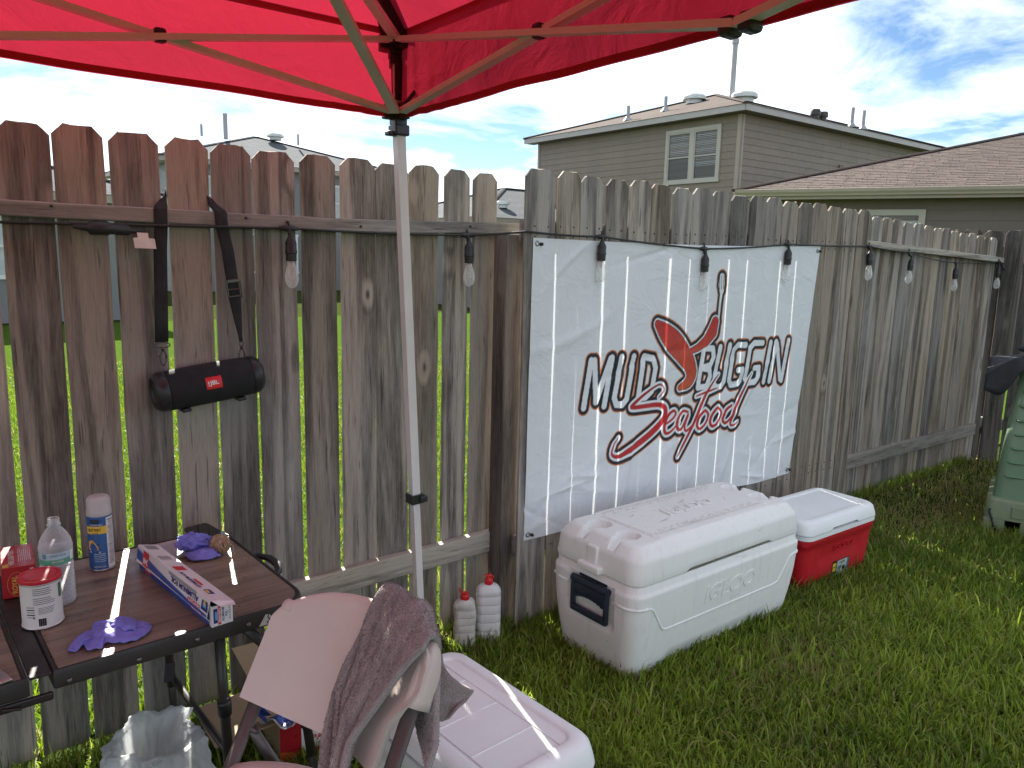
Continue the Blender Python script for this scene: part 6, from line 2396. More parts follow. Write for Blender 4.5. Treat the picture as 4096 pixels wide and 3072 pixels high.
# the slice of butter on its plate
M['butter'] = plain('butter_print', (0.62, 0.36, 0.10), 0.4, var=0.2, scale=60)
for (pts_, mt) in (([(-0.014, 0.058), (0.016, 0.057), (0.013, 0.053), (-0.012, 0.054)], 'print_pale'), ([(-0.016, 0.086), (-0.004, 0.090), (0.010, 0.070), (0.011, 0.060), (-0.014, 0.061), (-0.018, 0.070)], 'butter')):
    a0 = math.radians(ca3 - 30)
    MB().add([(0.0323 * math.cos(a0 + x / 0.032), 0.0323 * math.sin(a0 + x / 0.032), z) for x, z in pts_], [tuple(range(len(pts_)))]).build('picture', M[mt], sb)

# foil box, open at the near end
M['card_white'] = plain('white_carton', (0.66, 0.63, 0.63), 0.42, var=0.04)
M['card_blue'] = plain('blue_print', (0.022, 0.055, 0.27), 0.42, var=0.06)
M['card_inside'] = plain('raw_card', (0.30, 0.265, 0.235), 0.8, var=0.1)
M['print_blue'] = plain('navy_print', (0.014, 0.030, 0.16), 0.45)
M['print_red'] = plain('red_print', (0.55, 0.020, 0.030), 0.45)
M['print_cyan'] = plain('cyan_print', (0.12, 0.32, 0.55), 0.45)
fb_ = thing('foil_box', 'long blue and white aluminum foil carton lying open across the table', 'box', (0.4835, -0.728, ZT_), math.atan2(0.478, -0.058) - math.pi / 2)
FL, FW, FH = 0.462, 0.050, 0.052
# local: y runs from the near end to the far end, x to the right; visible left face at x=0
tray = MB()
t_ = 0.0012
tray.box((t_ / 2, FL / 2, FH / 2), (t_, FL, FH)).box((FW - t_ / 2, FL / 2, FH / 2), (t_, FL, FH)).box((FW / 2, FL / 2, t_ / 2), (FW - 2 * t_, FL, t_))
tray.box((FW / 2, FL - t_ / 2, FH / 2 + t_ / 2), (FW - 2 * t_, t_, FH - t_))
tro = tray.build('tray', M['card_white'], fb_)
MB().box((FW / 2, FL / 2, t_ + 0.0006), (FW - 2 * t_ - 0.001, FL - 0.004, 0.0008)).box((FW - t_ - 0.0006, FL / 2, FH / 2), (0.0006, FL - 0.004, FH - 0.004)).build('inside', M['card_inside'], fb_)
MB().box((FW / 2, t_ / 2, FH * 0.49), (FW - 2 * t_, t_, FH * 0.98)).build('end_flap', M['card_white'], fb_)
# lid hinged on the right edge, lifted a little, its front flap standing clear of the tray
la = math.radians(15)
hx_, hz_ = FW + 0.0008, FH + 0.0008
lx_, lz_ = hx_ - math.cos(la) * (FW + 0.003), hz_ + math.sin(la) * (FW + 0.003)
fl_ = 0.046
fx_, fz_ = lx_ - math.sin(la) * fl_ * 0.55, lz_ - math.cos(la) * fl_
lid_ = MB()
tw = 0.0
lid_.add([(hx_, -0.006, hz_), (hx_, FL, hz_), (lx_, FL, lz_), (lx_, 0.002, lz_)], [(0, 1, 2, 3)])
lid_.add([(lx_, 0.002, lz_), (lx_, FL, lz_), (fx_, FL, fz_), (fx_, 0.012, fz_)], [(0, 1, 2, 3)])
lid_.add([(hx_, -0.006, hz_), (lx_, 0.002, lz_), (lx_ + 0.014, -0.016, lz_ - 0.012), (hx_ - 0.004, -0.024, hz_ - 0.001)], [(0, 1, 2, 3)])
lid_.add([(hx_, FL, hz_), (lx_, FL, lz_), (fx_ + 0.004, FL, FH - 0.004), (FW, FL, FH - 0.004)], [(0, 1, 2, 3)])
ldo = lid_.build('lid', M['card_white'], fb_)
solidify(ldo, 0.0009, 0)
e1 = Vector((hx_ - lx_, 0, hz_ - lz_)).normalized()            # across the top panel, towards the hinge
e2 = Vector((fx_ - lx_, 0, fz_ - lz_)).normalized()            # down the flap
n1 = Vector((-math.sin(la), 0, -0)).normalized()
up1 = e1.cross(Vector((0, 1, 0))) * -1
up1 = up1 if up1.z > 0 else -up1
n2 = e2.cross(Vector((0, 1, 0)))
n2 = n2 if n2.x < 0 else -n2


def on_top(a, y, lift=0.0009):
    return Vector((lx_, 0, lz_)) + e1 * a + Vector((0, y, 0)) + up1 * lift


def on_flap(a, y, lift=0.0009):
    return Vector((lx_, 0, lz_)) + e2 * a + Vector((0, y, 0)) + n2 * lift


def on_left(a, y, lift=0.0007):
    return Vector((-lift, y, FH - a))


def patch(fn, a0, a1, y0, y1, mat, nm='print_band', lift=None, y0b=None, y1b=None):
    kw = {} if lift is None else {'lift': lift}
    y0b = y0 if y0b is None else y0b
    y1b = y1 if y1b is None else y1b
    MB().add([fn(a0, y0, **kw), fn(a0, y1, **kw), fn(a1, y1b, **kw), fn(a1, y0b, **kw)], [(0, 1, 2, 3)]).build(nm, mat, ldo if fn is not on_left else tro)


def words(fn, s, a, y, w, h, mat, bold=0.02, lift=0.0013):
    # read from the near end to the far end, upside down from the camera
    d = (fn(a + 0.01, y, lift=lift) - fn(a, y, lift=lift)).normalized()
    vs, fs = text_mesh(s, bold, 0.0)
    o = fn(a, y, lift=lift)
    out = [o + Vector((0, 1, 0)) * (v[0] * w) + d * (v[1] * h) for v in vs]
    MB().add(out, fs).build('lettering', mat, ldo if fn is not on_left else tro)


for fn, hh in ((on_flap, fl_), (on_left, FH)):
    # blue field, wide at the far end and running out along the lower edge, with a cyan line
    if fn is on_flap:
        far, nr = (0.16, 0.80), (0.84, 0.97)
    else:
        far, nr = (0.36, 0.985), (0.80, 0.985)
    for (aa, ab, ba, bb_, mt, lf) in ((far[0], far[1], nr[0], nr[1], 'card_blue', 0.0009), (far[0] + 0.06, far[0] + 0.10, nr[0] + 0.02, nr[0] + 0.035, 'print_cyan', 0.0012)):
        n_ = 12
        ptsA, ptsB = [], []
        for q_ in range(n_ + 1):
            tq = q_ / n_
            e_ = (1 - tq) ** 1.7
            y_q = FL - 0.001 - tq * (FL - 0.014)
            ptsA.append(fn(hh * (ba + (aa - ba) * e_), y_q, lift=lf))
            ptsB.append(fn(hh * (bb_ + (ab - bb_) * e_), y_q, lift=lf))
        MB().add(ptsA + ptsB, [(q_, q_ + 1, n_ + 2 + q_, n_ + 1 + q_) for q_ in range(n_)]).build('print_band', M[mt], ldo if fn is on_flap else tro)
    yo = 0.115
    words(fn, 'ALUMINUM FOIL', hh * 0.40 if fn is on_flap else hh * 0.34, yo + 0.030, 0.165, hh * 0.30, M['print_blue'], 0.03, 0.0016)
    patch(fn, hh * 0.62, hh * 0.80, 0.052, 0.120, M['print_red'], lift=0.0016)
    words(fn, 'HEAVY DUTY', hh * 0.71, 0.086, 0.060, hh * 0.14, M['white_print'], 0.02, 0.0018)
    patch(fn, hh * 0.20, hh * 0.72, 0.012, 0.042, M['print_blue'], lift=0.0014, nm='brand_panel', y0b=0.010, y1b=0.046)
    patch(fn, hh * 0.32, hh * 0.55, 0.018, 0.036, M['print_cyan'], lift=0.0017, nm='brand_panel')
    patch(fn, hh * 0.18, hh * 0.42, 0.022, 0.032, M['label_yellow'], lift=0.0019, nm='brand_panel')
    patch(fn, hh * 0.06, hh * 0.92, FL - 0.085, FL - 0.045, M['print_red'], lift=0.0014)
    words(fn, '348' if fn is on_flap else '37.5', hh * 0.6, FL - 0.065, 0.030, hh * 0.36, M['white_print'], 0.02, 0.0018)
    pr = MB()
    for i in range(3):
        o = fn(hh * (0.10 + 0.06 * i), 0.16, lift=0.0013)
        d = (fn(hh * 0.2, 0.16) - fn(hh * 0.1, 0.16)).normalized()
        quad(pr, o, (0, 1, 0), d, 0.17, 0.0012)
    p_ = pr.build('small_print', M['print_grey'], ldo if fn is on_flap else tro)
    p_['kind'] = 'stuff'
words(on_top, 'ALUMINUM FOIL', FW * 0.32, 0.155, 0.125, FW * 0.20, M['print_blue'], 0.03)
patch(on_top, FW * 0.48, FW * 0.62, 0.110, 0.160, M['print_red'], lift=0.0011)
patch(on_top, FW * 0.30, FW * 0.62, 0.045, 0.078, M['print_blue'], nm='brand_panel', lift=0.0011)
patch(on_top, FW * 0.30, FW * 0.45, 0.052, 0.070, M['label_yellow'], nm='brand_panel', lift=0.0014)
patch(on_top, FW * 0.25, FW * 0.80, 0.230, 0.262, M['print_red'], lift=0.0011)
pr = MB()
for i in range(12):
    o = on_top(FW * 0.5, FL - 0.045 + i * 0.0030, 0.0012)
    quad(pr, o, e1, (0, 1, 0), FW * 0.62, 0.0010 if i % 3 else 0.0018)
for i in range(7):
    o = on_top(FW * (0.2 + 0.09 * i), FL - 0.125, 0.0012)
    quad(pr, o, (0, 1, 0), e1, 0.035, 0.0012)
p_ = pr.build('barcode', M['print_black'], ldo)
p_['kind'] = 'stuff'
# near end panel
for s, x, h, m_ in (('ALUMINUM', 0.0265, 0.0060, 'print_blue'), ('FOIL', 0.0345, 0.0060, 'print_blue'), ('37.5 SQ FT', 0.0430, 0.0050, 'print_grey')):
    lettering(s, (x, -0.0008, 0.026), (0, 0, 1), (-1, 0, 0), 0.034 if s != 'FOIL' else 0.014, h, M[m_], tro, bold=0.02)
quad(MB(), (0, 0, 0), (1, 0, 0), (0, 0, 1), 1, 1)
quad(MB(), (0.0180, -0.0008, 0.026), (1, 0, 0), (0, 0, 1), 0.0065, 0.046).build('print_band', M['print_red'], tro)
lettering('HEAVY DUTY', (0.0180, -0.0012, 0.026), (0, 0, 1), (-1, 0, 0), 0.036, 0.0040, M['white_print'], tro, bold=0.02)
quad(MB(), (0.0085, -0.0008, 0.026), (1, 0, 0), (0, 0, 1), 0.0095, 0.036).build('brand_panel', M['print_blue'], tro)
quad(MB(), (0.0100, -0.0011, 0.026), (1, 0, 0), (0, 0, 1), 0.0050, 0.020).build('brand_panel', M['print_cyan'], tro)

# purple gloves
M['nitrile'] = plain('purple_nitrile', (0.19, 0.19, 0.60), 0.5, var=0.10, scale=18, bump=0.35, bscale=70, bdist=0.004, trans=0.12)


def crumple(fn, nu, nv, seed, amp, freq):
    r = np.random.default_rng(seed)
    dirs = r.normal(size=(14, 3))
    dirs /= np.linalg.norm(dirs, axis=1)[:, None]
    ph = r.uniform(0, 6.28, 14)
    fr_ = freq * r.uniform(0.5, 2.2, 14)

    def g(u, v):
        p = fn(u, v)
        a = np.array(p[:])
        s = 0
        for d, q, f in zip(dirs, ph, fr_):
            s += (1 - abs(math.sin(a @ d * f + q))) / f * freq * 0.35
        return Vector(p) + Vector((0, 0, 1)) * (amp * (s - 1.2))
    return MB().grid(g, nu, nv)


def poly_sheet(outline, zf, n=46, seed=0, amp=0.006, freq=70):
    """soft crumpled sheet filling a closed outline (list of x, y), radial grid"""
    c = Vector((sum(p[0] for p in outline) / len(outline), sum(p[1] for p in outline) / len(outline)))
    m = len(outline)

    def edge(u):
        t = (u % 1.0) * m
        i = int(t)
        f = t - i
        p0, p1, p2, p3 = (Vector(outline[(i + k - 1) % m]) for k in range(4))
        return 0.5 * ((2 * p1) + (p2 - p0) * f + (2 * p0 - 5 * p1 + 4 * p2 - p3) * f * f + (3 * p1 - p0 - 3 * p2 + p3) * f ** 3)

    def fn(u, v):
        e = edge(u)
        q = c.lerp(e, max(0.001, v) ** 0.8)
        return Vector((q.x, q.y, zf(q.x, q.y, v)))
    return crumple(fn, m * 6, n // 2, seed, amp, freq)


g1 = thing('disposable_glove', 'crumpled purple disposable glove lying flat near the front edge of the table', 'glove', (0.30, -0.640, ZT_), group=None)
out1 = [(0.068, -0.020), (0.070, 0.010), (0.050, 0.035), (0.010, 0.062), (-0.020, 0.078), (-0.040, 0.060), (-0.036, 0.035), (-0.060, 0.040), (-0.085, 0.015), (-0.100, -0.016), (-0.090, -0.034), (-0.070, -0.022), (-0.066, -0.048), (-0.040, -0.052), (-0.030, -0.036), (0.010, -0.058), (0.045, -0.050)]
zf1 = lambda x, y, v: 0.003 + 0.014 * (1 - v ** 3) + 0.006 * math.exp(-((x + 0.0) ** 2 + (y - 0.02) ** 2) / 0.002)
go = poly_sheet(out1, zf1, 60, 3, 0.0048, 95).build('glove_skin', M['nitrile'], g1, smooth=True)
solidify(go, 0.0012, 0)
out2 = [(0.030, -0.030), (0.040, 0.0), (0.038, 0.030), (0.016, 0.044), (-0.012, 0.040), (-0.034, 0.048), (-0.036, 0.024), (-0.018, 0.0), (0.004, -0.016), (0.012, -0.034)]
g1b = poly_sheet(out2, lambda x, y, v: 0.018 + 0.010 * (1 - v ** 2), 46, 12, 0.0055, 110).build('glove_fold', M['nitrile'], g1, smooth=True)
solidify(g1b, 0.0012, 0)
g2_ = thing('disposable_glove', 'balled up purple disposable glove between the foil box and the twine', 'glove', (0.573, -0.235, ZT_))


def ball(u, v):
    a, b2 = 2 * math.pi * u, math.pi * (v - 0.5) * 0.97
    sx, sy, sz = 0.050, 0.040, 0.030
    x = sx * math.cos(a) * math.cos(b2) + (0.018 if math.cos(a) > 0.6 else 0) * math.cos(b2) * 0.6
    y = sy * math.sin(a) * math.cos(b2) - 0.020 * max(0, math.cos(a)) * math.cos(b2)
    return Vector((x, y, 0.032 + sz * math.sin(b2) * (1 if b2 > 0 else 1.0)))


def ballc(u, v):
    p = ball(u, v)
    k = 0
    for (d, f, q) in (((0.9, 0.3, 0.4), 90, 0.3), ((-0.4, 0.8, 0.5), 120, 1.9), ((0.3, -0.6, 0.8), 150, 4.0), ((0.8, 0.7, -0.3), 210, 2.2), ((0.1, 0.9, 0.6), 260, 5.0)):
        k += (1 - abs(math.sin(Vector(d).dot(p) * f + q))) * 90 / f
    c = Vector((0, 0, 0.032))
    p = c + (p - c) * (0.80 + 0.16 * (k - 1.0))
    p.z = max(0.0008, p.z)
    return p


MB().grid(ballc, 90, 46).build('glove_skin', M['nitrile'], g2_, smooth=True)
co2 = [(0.01, -0.02), (0.045, -0.035), (0.058, -0.075), (0.050, -0.092), (0.018, -0.094), (-0.018, -0.078), (-0.028, -0.035)]
cf = poly_sheet(co2, lambda x, y, v: 0.004 + 0.020 * (1 - v ** 2), 40, 21, 0.005, 100).build('glove_cuff', M['nitrile'], g2_, smooth=True)
solidify(cf, 0.0012, 0)

# ball of twine
M['twine'] = plain('jute_twine', (0.36, 0.25, 0.15), 0.85, var=0.3, scale=90, bump=0.4, bscale=500, bdist=0.0008)
tw_ = thing('twine_ball', 'ball of brown jute twine with a loose end', 'twine', (0.638, -0.288, ZT_))
pts = []
N = 2600
for i in range(N):
    t = i / N
    layer = 0.027 + 0.0012 * math.sin(i * 0.37)
    tilt_ = 0.30 * math.sin(t * 9.0) + 0.15 * math.sin(t * 31)
    yaw_ = t * 2 * math.pi * 3.3
    a = t * 2 * math.pi * 88
    v = Vector((math.cos(a) * layer, 0, math.sin(a) * layer * 0.98))
    v = Matrix.Rotation(tilt_, 3, 'X') @ v
    v = Matrix.Rotation(yaw_ * 0.13, 3, 'Z') @ v
    off = (t - 0.5) * 0.0
    sx = 0.030 * math.sin(yaw_ * 2.7)
    v = v * math.sqrt(max(0.08, 1 - (sx / 0.034) ** 2)) + Vector((0, sx, 0)) * 0.75
    pts.append(v + Vector((0, 0, 0.0285)))
cu = MB().tube(pts, 0.0013, 5)
cu.build('windings', M['twine'], tw_, smooth=True)
core = MB().lathe([(0.0005, 0.003), (0.014, 0.006), (0.023, 0.016), (0.0255, 0.028), (0.023, 0.041), (0.014, 0.051), (0.0005, 0.054)], 20).build('core', M['twine'], tw_, smooth=True)
le = [Vector((0.022, -0.012, 0.03)), Vector((0.030, -0.024, 0.022)), Vector((0.026, -0.034, 0.010)), Vector((0.030, -0.038, 0.003)), Vector((0.020, -0.044, 0.0022)), Vector((0.014, -0.050, 0.0022))]
MB().tube(le, 0.0016, 6).tube([Vector((-0.02, 0.0, 0.02)), Vector((-0.04, -0.004, 0.012)), Vector((-0.048, -0.012, 0.006))], 0.0015, 6).build('loose_end', M['twine'], tw_, smooth=True)

# phone lying at the back
ph = thing('phone', 'black phone lying at the back corner of the table against the fence', 'phone', (0.648, -0.128, ZT_ + 0.004), math.radians(-6))
ph.rotation_euler = (math.radians(1.5), math.radians(0), math.radians(11))
po_ = MB().loft([rrect(0.036, 0.076, 0.010, 0.0, 5), rrect(0.0375, 0.0775, 0.0115, 0.002, 5), rrect(0.0375, 0.0775, 0.0115, 0.0075, 5), rrect(0.0365, 0.0765, 0.0105, 0.0088, 5)]).build('case', M['black_plastic'], ph)
sharp(po_.data, 40)
M['screen'] = plain('black_screen', (0.006, 0.006, 0.008), 0.06, var=0.0)
MB().loft([rrect(0.0345, 0.0745, 0.009, 0.0086, 5), rrect(0.0345, 0.0745, 0.009, 0.0092, 5)]).build('screen', M['screen'], ph)
# spoon handle / knife at the left edge
kn = thing('knife', 'dull steel knife handle at the left edge of the table', 'knife', (0.075, -0.700, ZT_))
M['steel'] = plain('brushed_steel', (0.40, 0.37, 0.35), 0.42, metallic=0.85, var=0.1, scale=40)
kp = []
for i in range(13):
    t = i / 12
    a = 0.25 + t * 0.45
    kp.append(Vector((-0.055 + 0.062 * t + 0.010 * math.sin(t * 3), 0.110 - 0.142 * t, 0.004 + 0.004 * math.sin(t * math.pi))))
kr = [0.006 + 0.005 * (i / 12) for i in range(13)]
MB().tube(kp, kr, 12, flat=0.28, up=(0, 0, 1)).build('handle', M['steel'], kn, smooth=True)
# clear tray behind the foil box
M['frost'] = plain('frosted_plastic', (0.50, 0.46, 0.45), 0.35, var=0.04, trans=0.2)
pt = thing('plastic_tray', 'small frosted plastic tray lying behind the foil box', 'tray', (0.528, -0.205, ZT_), math.radians(10))
MB().loft([rrect(0.034, 0.055, 0.012, 0.0, 5), rrect(0.038, 0.059, 0.014, 0.010, 5), rrect(0.042, 0.063, 0.016, 0.0105, 5), rrect(0.042, 0.063, 0.016, 0.0118, 5), rrect(0.037, 0.058, 0.013, 0.0112, 5), rrect(0.032, 0.053, 0.011, 0.0025, 5)]).build('tray_shell', M['frost'], pt)
# ================================================================== under the table
M['cardboard'] = plain('brown_cardboard', (0.34, 0.235, 0.145), 0.8, var=0.07, scale=6, bump=0.15, bscale=30, bdist=0.002)
bx_ = thing('cardboard_box', 'opened cardboard carton with a red and white beef patties label under the table', 'box', (0.765, -0.372, 0.0), math.radians(-1))
BW_, BD_, BH_ = 0.300, 0.235, 0.150
t_ = 0.004
wl_ = MB()
wl_.box((BW_ / 2, t_ / 2, BH_ / 2), (BW_, t_, BH_)).box((BW_ / 2, BD_ - t_ / 2, BH_ / 2), (BW_, t_, BH_)).box((t_ / 2, BD_ / 2, BH_ / 2), (t_, BD_ - 2 * t_, BH_)).box((BW_ - t_ / 2, BD_ / 2, BH_ / 2), (t_, BD_ - 2 * t_, BH_)).box((BW_ / 2, BD_ / 2, t_ / 2), (BW_ - 2 * t_, BD_ - 2 * t_, t_))
wo2 = wl_.build('carton', M['cardboard'], bx_)
# flaps: left one out flat, back one upright, right one half up
fp = MB().add([(0.0, 0.004, BH_), (0.0, BD_ - 0.004, BH_), (-0.185, BD_ + 0.005, BH_ - 0.015), (-0.185, 0.010, BH_ - 0.015)], [(0, 1, 2, 3)])
solidify(fp.build('flap', M['cardboard'], bx_), t_, 0)
fp = MB().add([(0.0, BD_, BH_), (BW_ - 0.01, BD_, BH_), (BW_ - 0.02, BD_ + 0.012, BH_ + 0.145), (-0.06, BD_ + 0.012, BH_ + 0.150)], [(0, 1, 2, 3)])
solidify(fp.build('flap', M['cardboard'], bx_), t_, 0)
fp = MB().add([(BW_, 0.01, BH_), (BW_, BD_ - 0.01, BH_), (BW_ + 0.05, BD_ - 0.02, BH_ + 0.12), (BW_ + 0.05, 0.02, BH_ + 0.12)], [(0, 1, 2, 3)])
solidify(fp.build('flap', M['cardboard'], bx_), t_, 0)
y_ = -0.0008
quad(MB(), (0.070, y_, BH_ / 2), (1, 0, 0), (0, 0, 1), 0.138, BH_ - 0.002).build('print_red_panel', M['card_red'], wo2)
M['print_orange'] = plain('orange_print', (0.52, 0.10, 0.02), 0.45)
MB().add([(0.001, y_ - 0.0005, 0.002), (0.060, y_ - 0.0005, 0.002), (0.060, y_ - 0.0005, 0.030), (0.001, y_ - 0.0005, 0.052)], [(0, 1, 2, 3)]).build('print_corner', M['print_orange'], wo2)
MB().add([(0.068, y_ - 0.0006, 0.028), (0.299, y_ - 0.0006, 0.028), (0.299, y_ - 0.0006, 0.120), (0.068, y_ - 0.0006, 0.120)], [(0, 1, 2, 3)]).build('print_panel', M['label_white'], wo2)
quad(MB(), (0.215, y_ - 0.0004, 0.014), (1, 0, 0), (0, 0, 1), 0.165, 0.024).build('print_panel', M['cardboard'], wo2)
lettering('SEASONED GROUND', (0.160, y_ - 0.0012, 0.110), (1, 0, 0), (0, 0, 1), 0.170, 0.011, M['print_black'], wo2, bold=0.01)
lettering('BEEF', (0.165, y_ - 0.0012, 0.088), (1, 0, 0), (0, 0, 1), 0.070, 0.022, M['print_red'], wo2, bold=0.03)
lettering('PATTIES', (0.160, y_ - 0.0012, 0.062), (1, 0, 0), (0, 0, 1), 0.118, 0.021, M['print_red'], wo2, bold=0.03)
lettering('DECREASED', (0.165, y_ - 0.0012, 0.0465), (1, 0, 0), (0, 0, 1), 0.050, 0.0055, M['print_black'], wo2) if False else None
lettering('75% LEAN 25% FAT', (0.165, y_ - 0.0012, 0.040), (1, 0, 0), (0, 0, 1), 0.105, 0.0065, M['print_black'], wo2)
quad(MB(), (0.118, y_ - 0.0014, 0.132), (1, 0, 0), (0, 0, 1), 0.055, 0.028).build('print_panel', M['label_black'], wo2)
for z in (0.118, 0.0315):
    quad(MB(), (0.16, y_ - 0.0013, z), (1, 0, 0), (0, 0, 1), 0.17, 0.0012).build('print_line', M['print_black'], wo2)
ring_ = [(0.256 + 0.018 * math.cos(a), y_ - 0.0012, 0.075 + 0.018 * math.sin(a)) for a in [i * math.pi / 10 for i in range(21)]]
MB().tube(ring_, 0.0010, 4, flat=0.4).build('print_ring', M['print_black'], wo2)

M['film'] = plain('clear_wrap', (0.55, 0.55, 0.56), 0.25, var=0.1, trans=0.3)
pk = thing('plastic_wrapper', 'crumpled blue and white plastic wrapper stuffed in the open carton', 'wrapper', (0.81, -0.34, 0.13), math.radians(35))


def wrap_fn(u, v):
    x = (u - 0.5) * 0.16
    y = (v - 0.5) * 0.13
    return Vector((x, y, 0.022 + 0.014 * math.sin(u * 7 + v * 3) + 0.010 * math.cos(v * 11)))


wo_ = crumple(wrap_fn, 34, 28, 5, 0.010, 60).build('wrap', M['film'], pk, smooth=True)
solidify(wo_, 0.0008, 0)
wp = crumple(lambda u, v: wrap_fn(0.05 + u * 0.62, 0.05 + v * 0.75) + Vector((0, 0, 0.0035)), 24, 20, 5, 0.0095, 60).build('printed_label', M['card_blue'], pk, smooth=True)
for i in range(4):
    q = MB()
    for k in range(8):
        pa, pb = wrap_fn(0.18 + 0.05 * k, 0.18 + 0.13 * i) + Vector((0, 0, 0.0155)), wrap_fn(0.22 + 0.05 * k, 0.18 + 0.13 * i) + Vector((0, 0, 0.0155))
        q.add([pa, pb, pb + Vector((0, 0.004, 0)), pa + Vector((0, 0.004, 0))], [(0, 1, 2, 3)])
    q.build('small_print', M['print_pale'], wp)
st_ = MB().tube([(-0.075, 0.03, 0.035), (-0.095, 0.055, 0.075), (-0.11, 0.05, 0.10), (-0.10, 0.03, 0.085), (-0.085, 0.02, 0.06)], 0.018, 8, flat=0.12).build('torn_strip', M['card_blue'], pk, smooth=True)

# thin plastic carrier bag
bgm = NT('white_carrier_bag')
vec = bgm.coords()
cr = bgm.noise(vec, 26.0, 6, 0.6, 0.8)
bgm.set(Base_Color=(0.66, 0.68, 0.70, 1), Roughness=0.32, Normal=bgm.bump(cr, 0.6, 0.008))
btr = bgm.n('ShaderNodeBsdfTranslucent')
btr.inputs[0].default_value = (0.72, 0.74, 0.76, 1)
bt2 = bgm.n('ShaderNodeBsdfTransparent')
m1, m2 = bgm.n('ShaderNodeMixShader'), bgm.n('ShaderNodeMixShader')
m1.inputs[0].default_value = 0.45
m2.inputs[0].default_value = 0.30
bgm.link(bgm.bsdf.outputs[0], m1.inputs[1])
bgm.link(btr.outputs[0], m1.inputs[2])
bgm.link(m1.outputs[0], m2.inputs[1])
bgm.link(bt2.outputs[0], m2.inputs[2])
bgm.link(m2.outputs[0], bgm.out.inputs['Surface'])
M['bag'] = bgm.m
bag = thing('plastic_bag', 'thin white plastic carrier bag standing open on the ground under the table', 'bag', (0.400, -0.480, 0.0), math.radians(15))


def bag_fn(u, v):
    a = 2 * math.pi * u
    if v < 0.70:
        t = v / 0.70
        r = 0.110 + 0.040 * math.sin(math.pi * (0.15 + 0.75 * t)) - 0.030 * t * t
        z = 0.310 * t ** 0.85
    else:
        t = (v - 0.70) / 0.30
        r = 0.114 - 0.060 * t ** 0.8
        z = 0.310 + 0.030 * math.sin(math.pi * t) - 0.150 * t ** 1.6
    w = 0.0
    for (m_, k_, q_, am) in ((3, 4, 0.3, 0.018), (5, -9, 1.2, 0.013), (8, 14, 2.6, 0.010), (13, -16, 0.8, 0.0065), (19, 21, 4.1, 0.005), (27, -29, 3.3, 0.003)):
        w += am * (0.6 - 1.2 * abs(math.sin(0.5 * (m_ * a + k_ * v * 1.5 + q_ + 1.2 * math.sin(2 * a + 7 * v)))) ** 1.6)
    r += w * (0.5 + 0.6 * v)
    z += 0.25 * w * v
    rim = 0.045 * math.exp(-(math.sin((a - 1.5) / 2) / 0.5) ** 2) * v ** 2 - 0.050 * math.exp(-(math.sin((a + 1.0) / 2) / 0.40) ** 2) * v ** 2
    return Vector((r * math.cos(a) * 1.05, r * math.sin(a) * 0.85, max(0.001, z + rim)))


MB().grid(bag_fn, 220, 90).build('film', M['bag'], bag, smooth=True)

# ================================================================== folding chair
M['chair_plastic'] = plain('almond_chair_plastic', (0.57, 0.48, 0.44), 0.48, var=0.03, scale=6, bump=0.22, bscale=420, bdist=0.0006, dirt=((0.40, 0.34, 0.29, 1), 0.18, 7))
M['chair_steel'] = plain('brown_grey_chair_steel', (0.085, 0.074, 0.070), 0.42, var=0.12, scale=12)
PSI, ALP, WC = 0.385, 0.577, 0.390
P0 = Vector((0.548, -0.872, 0.6))
Uc = Vector((math.sin(PSI), -math.cos(PSI), 0))
Nc = Vector((math.cos(PSI), math.sin(PSI), 0))
Tc = Vector((0, 0, 1)) * math.cos(ALP) + Nc * math.sin(ALP)
Fc = Uc.cross(Tc)                       # front of the backrest (towards the sitter)
CH = Vector((P0.x, P0.y, 0))
ch = thing('folding_chair', 'almond plastic folding chair with brown steel legs pulled up to the table', 'chair', CH)


def cp(u, s, f=0.0):
    return P0 + Uc * u + Tc * s + Fc * f - CH


u0, u1 = -0.022, 0.412
uc_, hw_ = (u0 + u1) / 2, (u1 - u0) / 2


def top_s(q):
    q = max(-1, min(1, q))
    return 0.150 + 0.092 * (1 - abs(q) ** 2.6) ** 0.75


def bot_s(q):
    return -0.040 - 0.010 * (1 - q * q) - 0.035 * max(0, q) ** 2


def depth(q):
    return -0.032 + 0.052 * abs(q) ** 2.0


def slab(u, v):
    """closed section: front face, rolled top, back face"""
    q = (u * 2 - 1)
    ts, bs = top_s(q), bot_s(q)
    th = 0.024
    L = ts - bs
    # v: 0 bottom front -> 0.46 top front -> 0.54 top back -> 1 bottom back
    if v < 0.46:
        t = v / 0.46
        s = bs + (L - 0.012) * t
        f = depth(q) + th / 2
    elif v < 0.54:
        t = (v - 0.46) / 0.08
        s = ts - 0.012 + 0.012 * math.sin(math.pi * t)
        f = depth(q) + th / 2 * math.cos(math.pi * t)
    else:
        t = (v - 0.54) / 0.46
        s = ts - 0.012 - (L - 0.012) * t
        f = depth(q) - th / 2
    # the right-hand tube shows beside the panel below its moulded cap
    k_ = min(1, max(0, (s - 0.015) / 0.085))
    k_ = k_ * k_ * (3 - 2 * k_)
    ue = 0.366 + (u1 - 0.366) * k_
    uu_ = u0 + (ue - u0) * u
    return cp(uu_, s, f)


NUc, NVc = 56, 50
bk_ = MB().grid(slab, NUc, NVc)
# close the bottom and the two ends
cap = []
for i in range(NUc):
    a, b2 = i, NVc * (NUc + 1) + i
    bk_.f.append((a + 1, a, b2, b2 + 1))
for i in (0, NUc):
    lst = [j * (NUc + 1) + i for j in range(NVc + 1)]
    bk_.f.append(tuple(lst if i == 0 else reversed(lst)))
bo3 = bk_.build('backrest', M['chair_plastic'], ch)
sharp(bo3.data, 55)
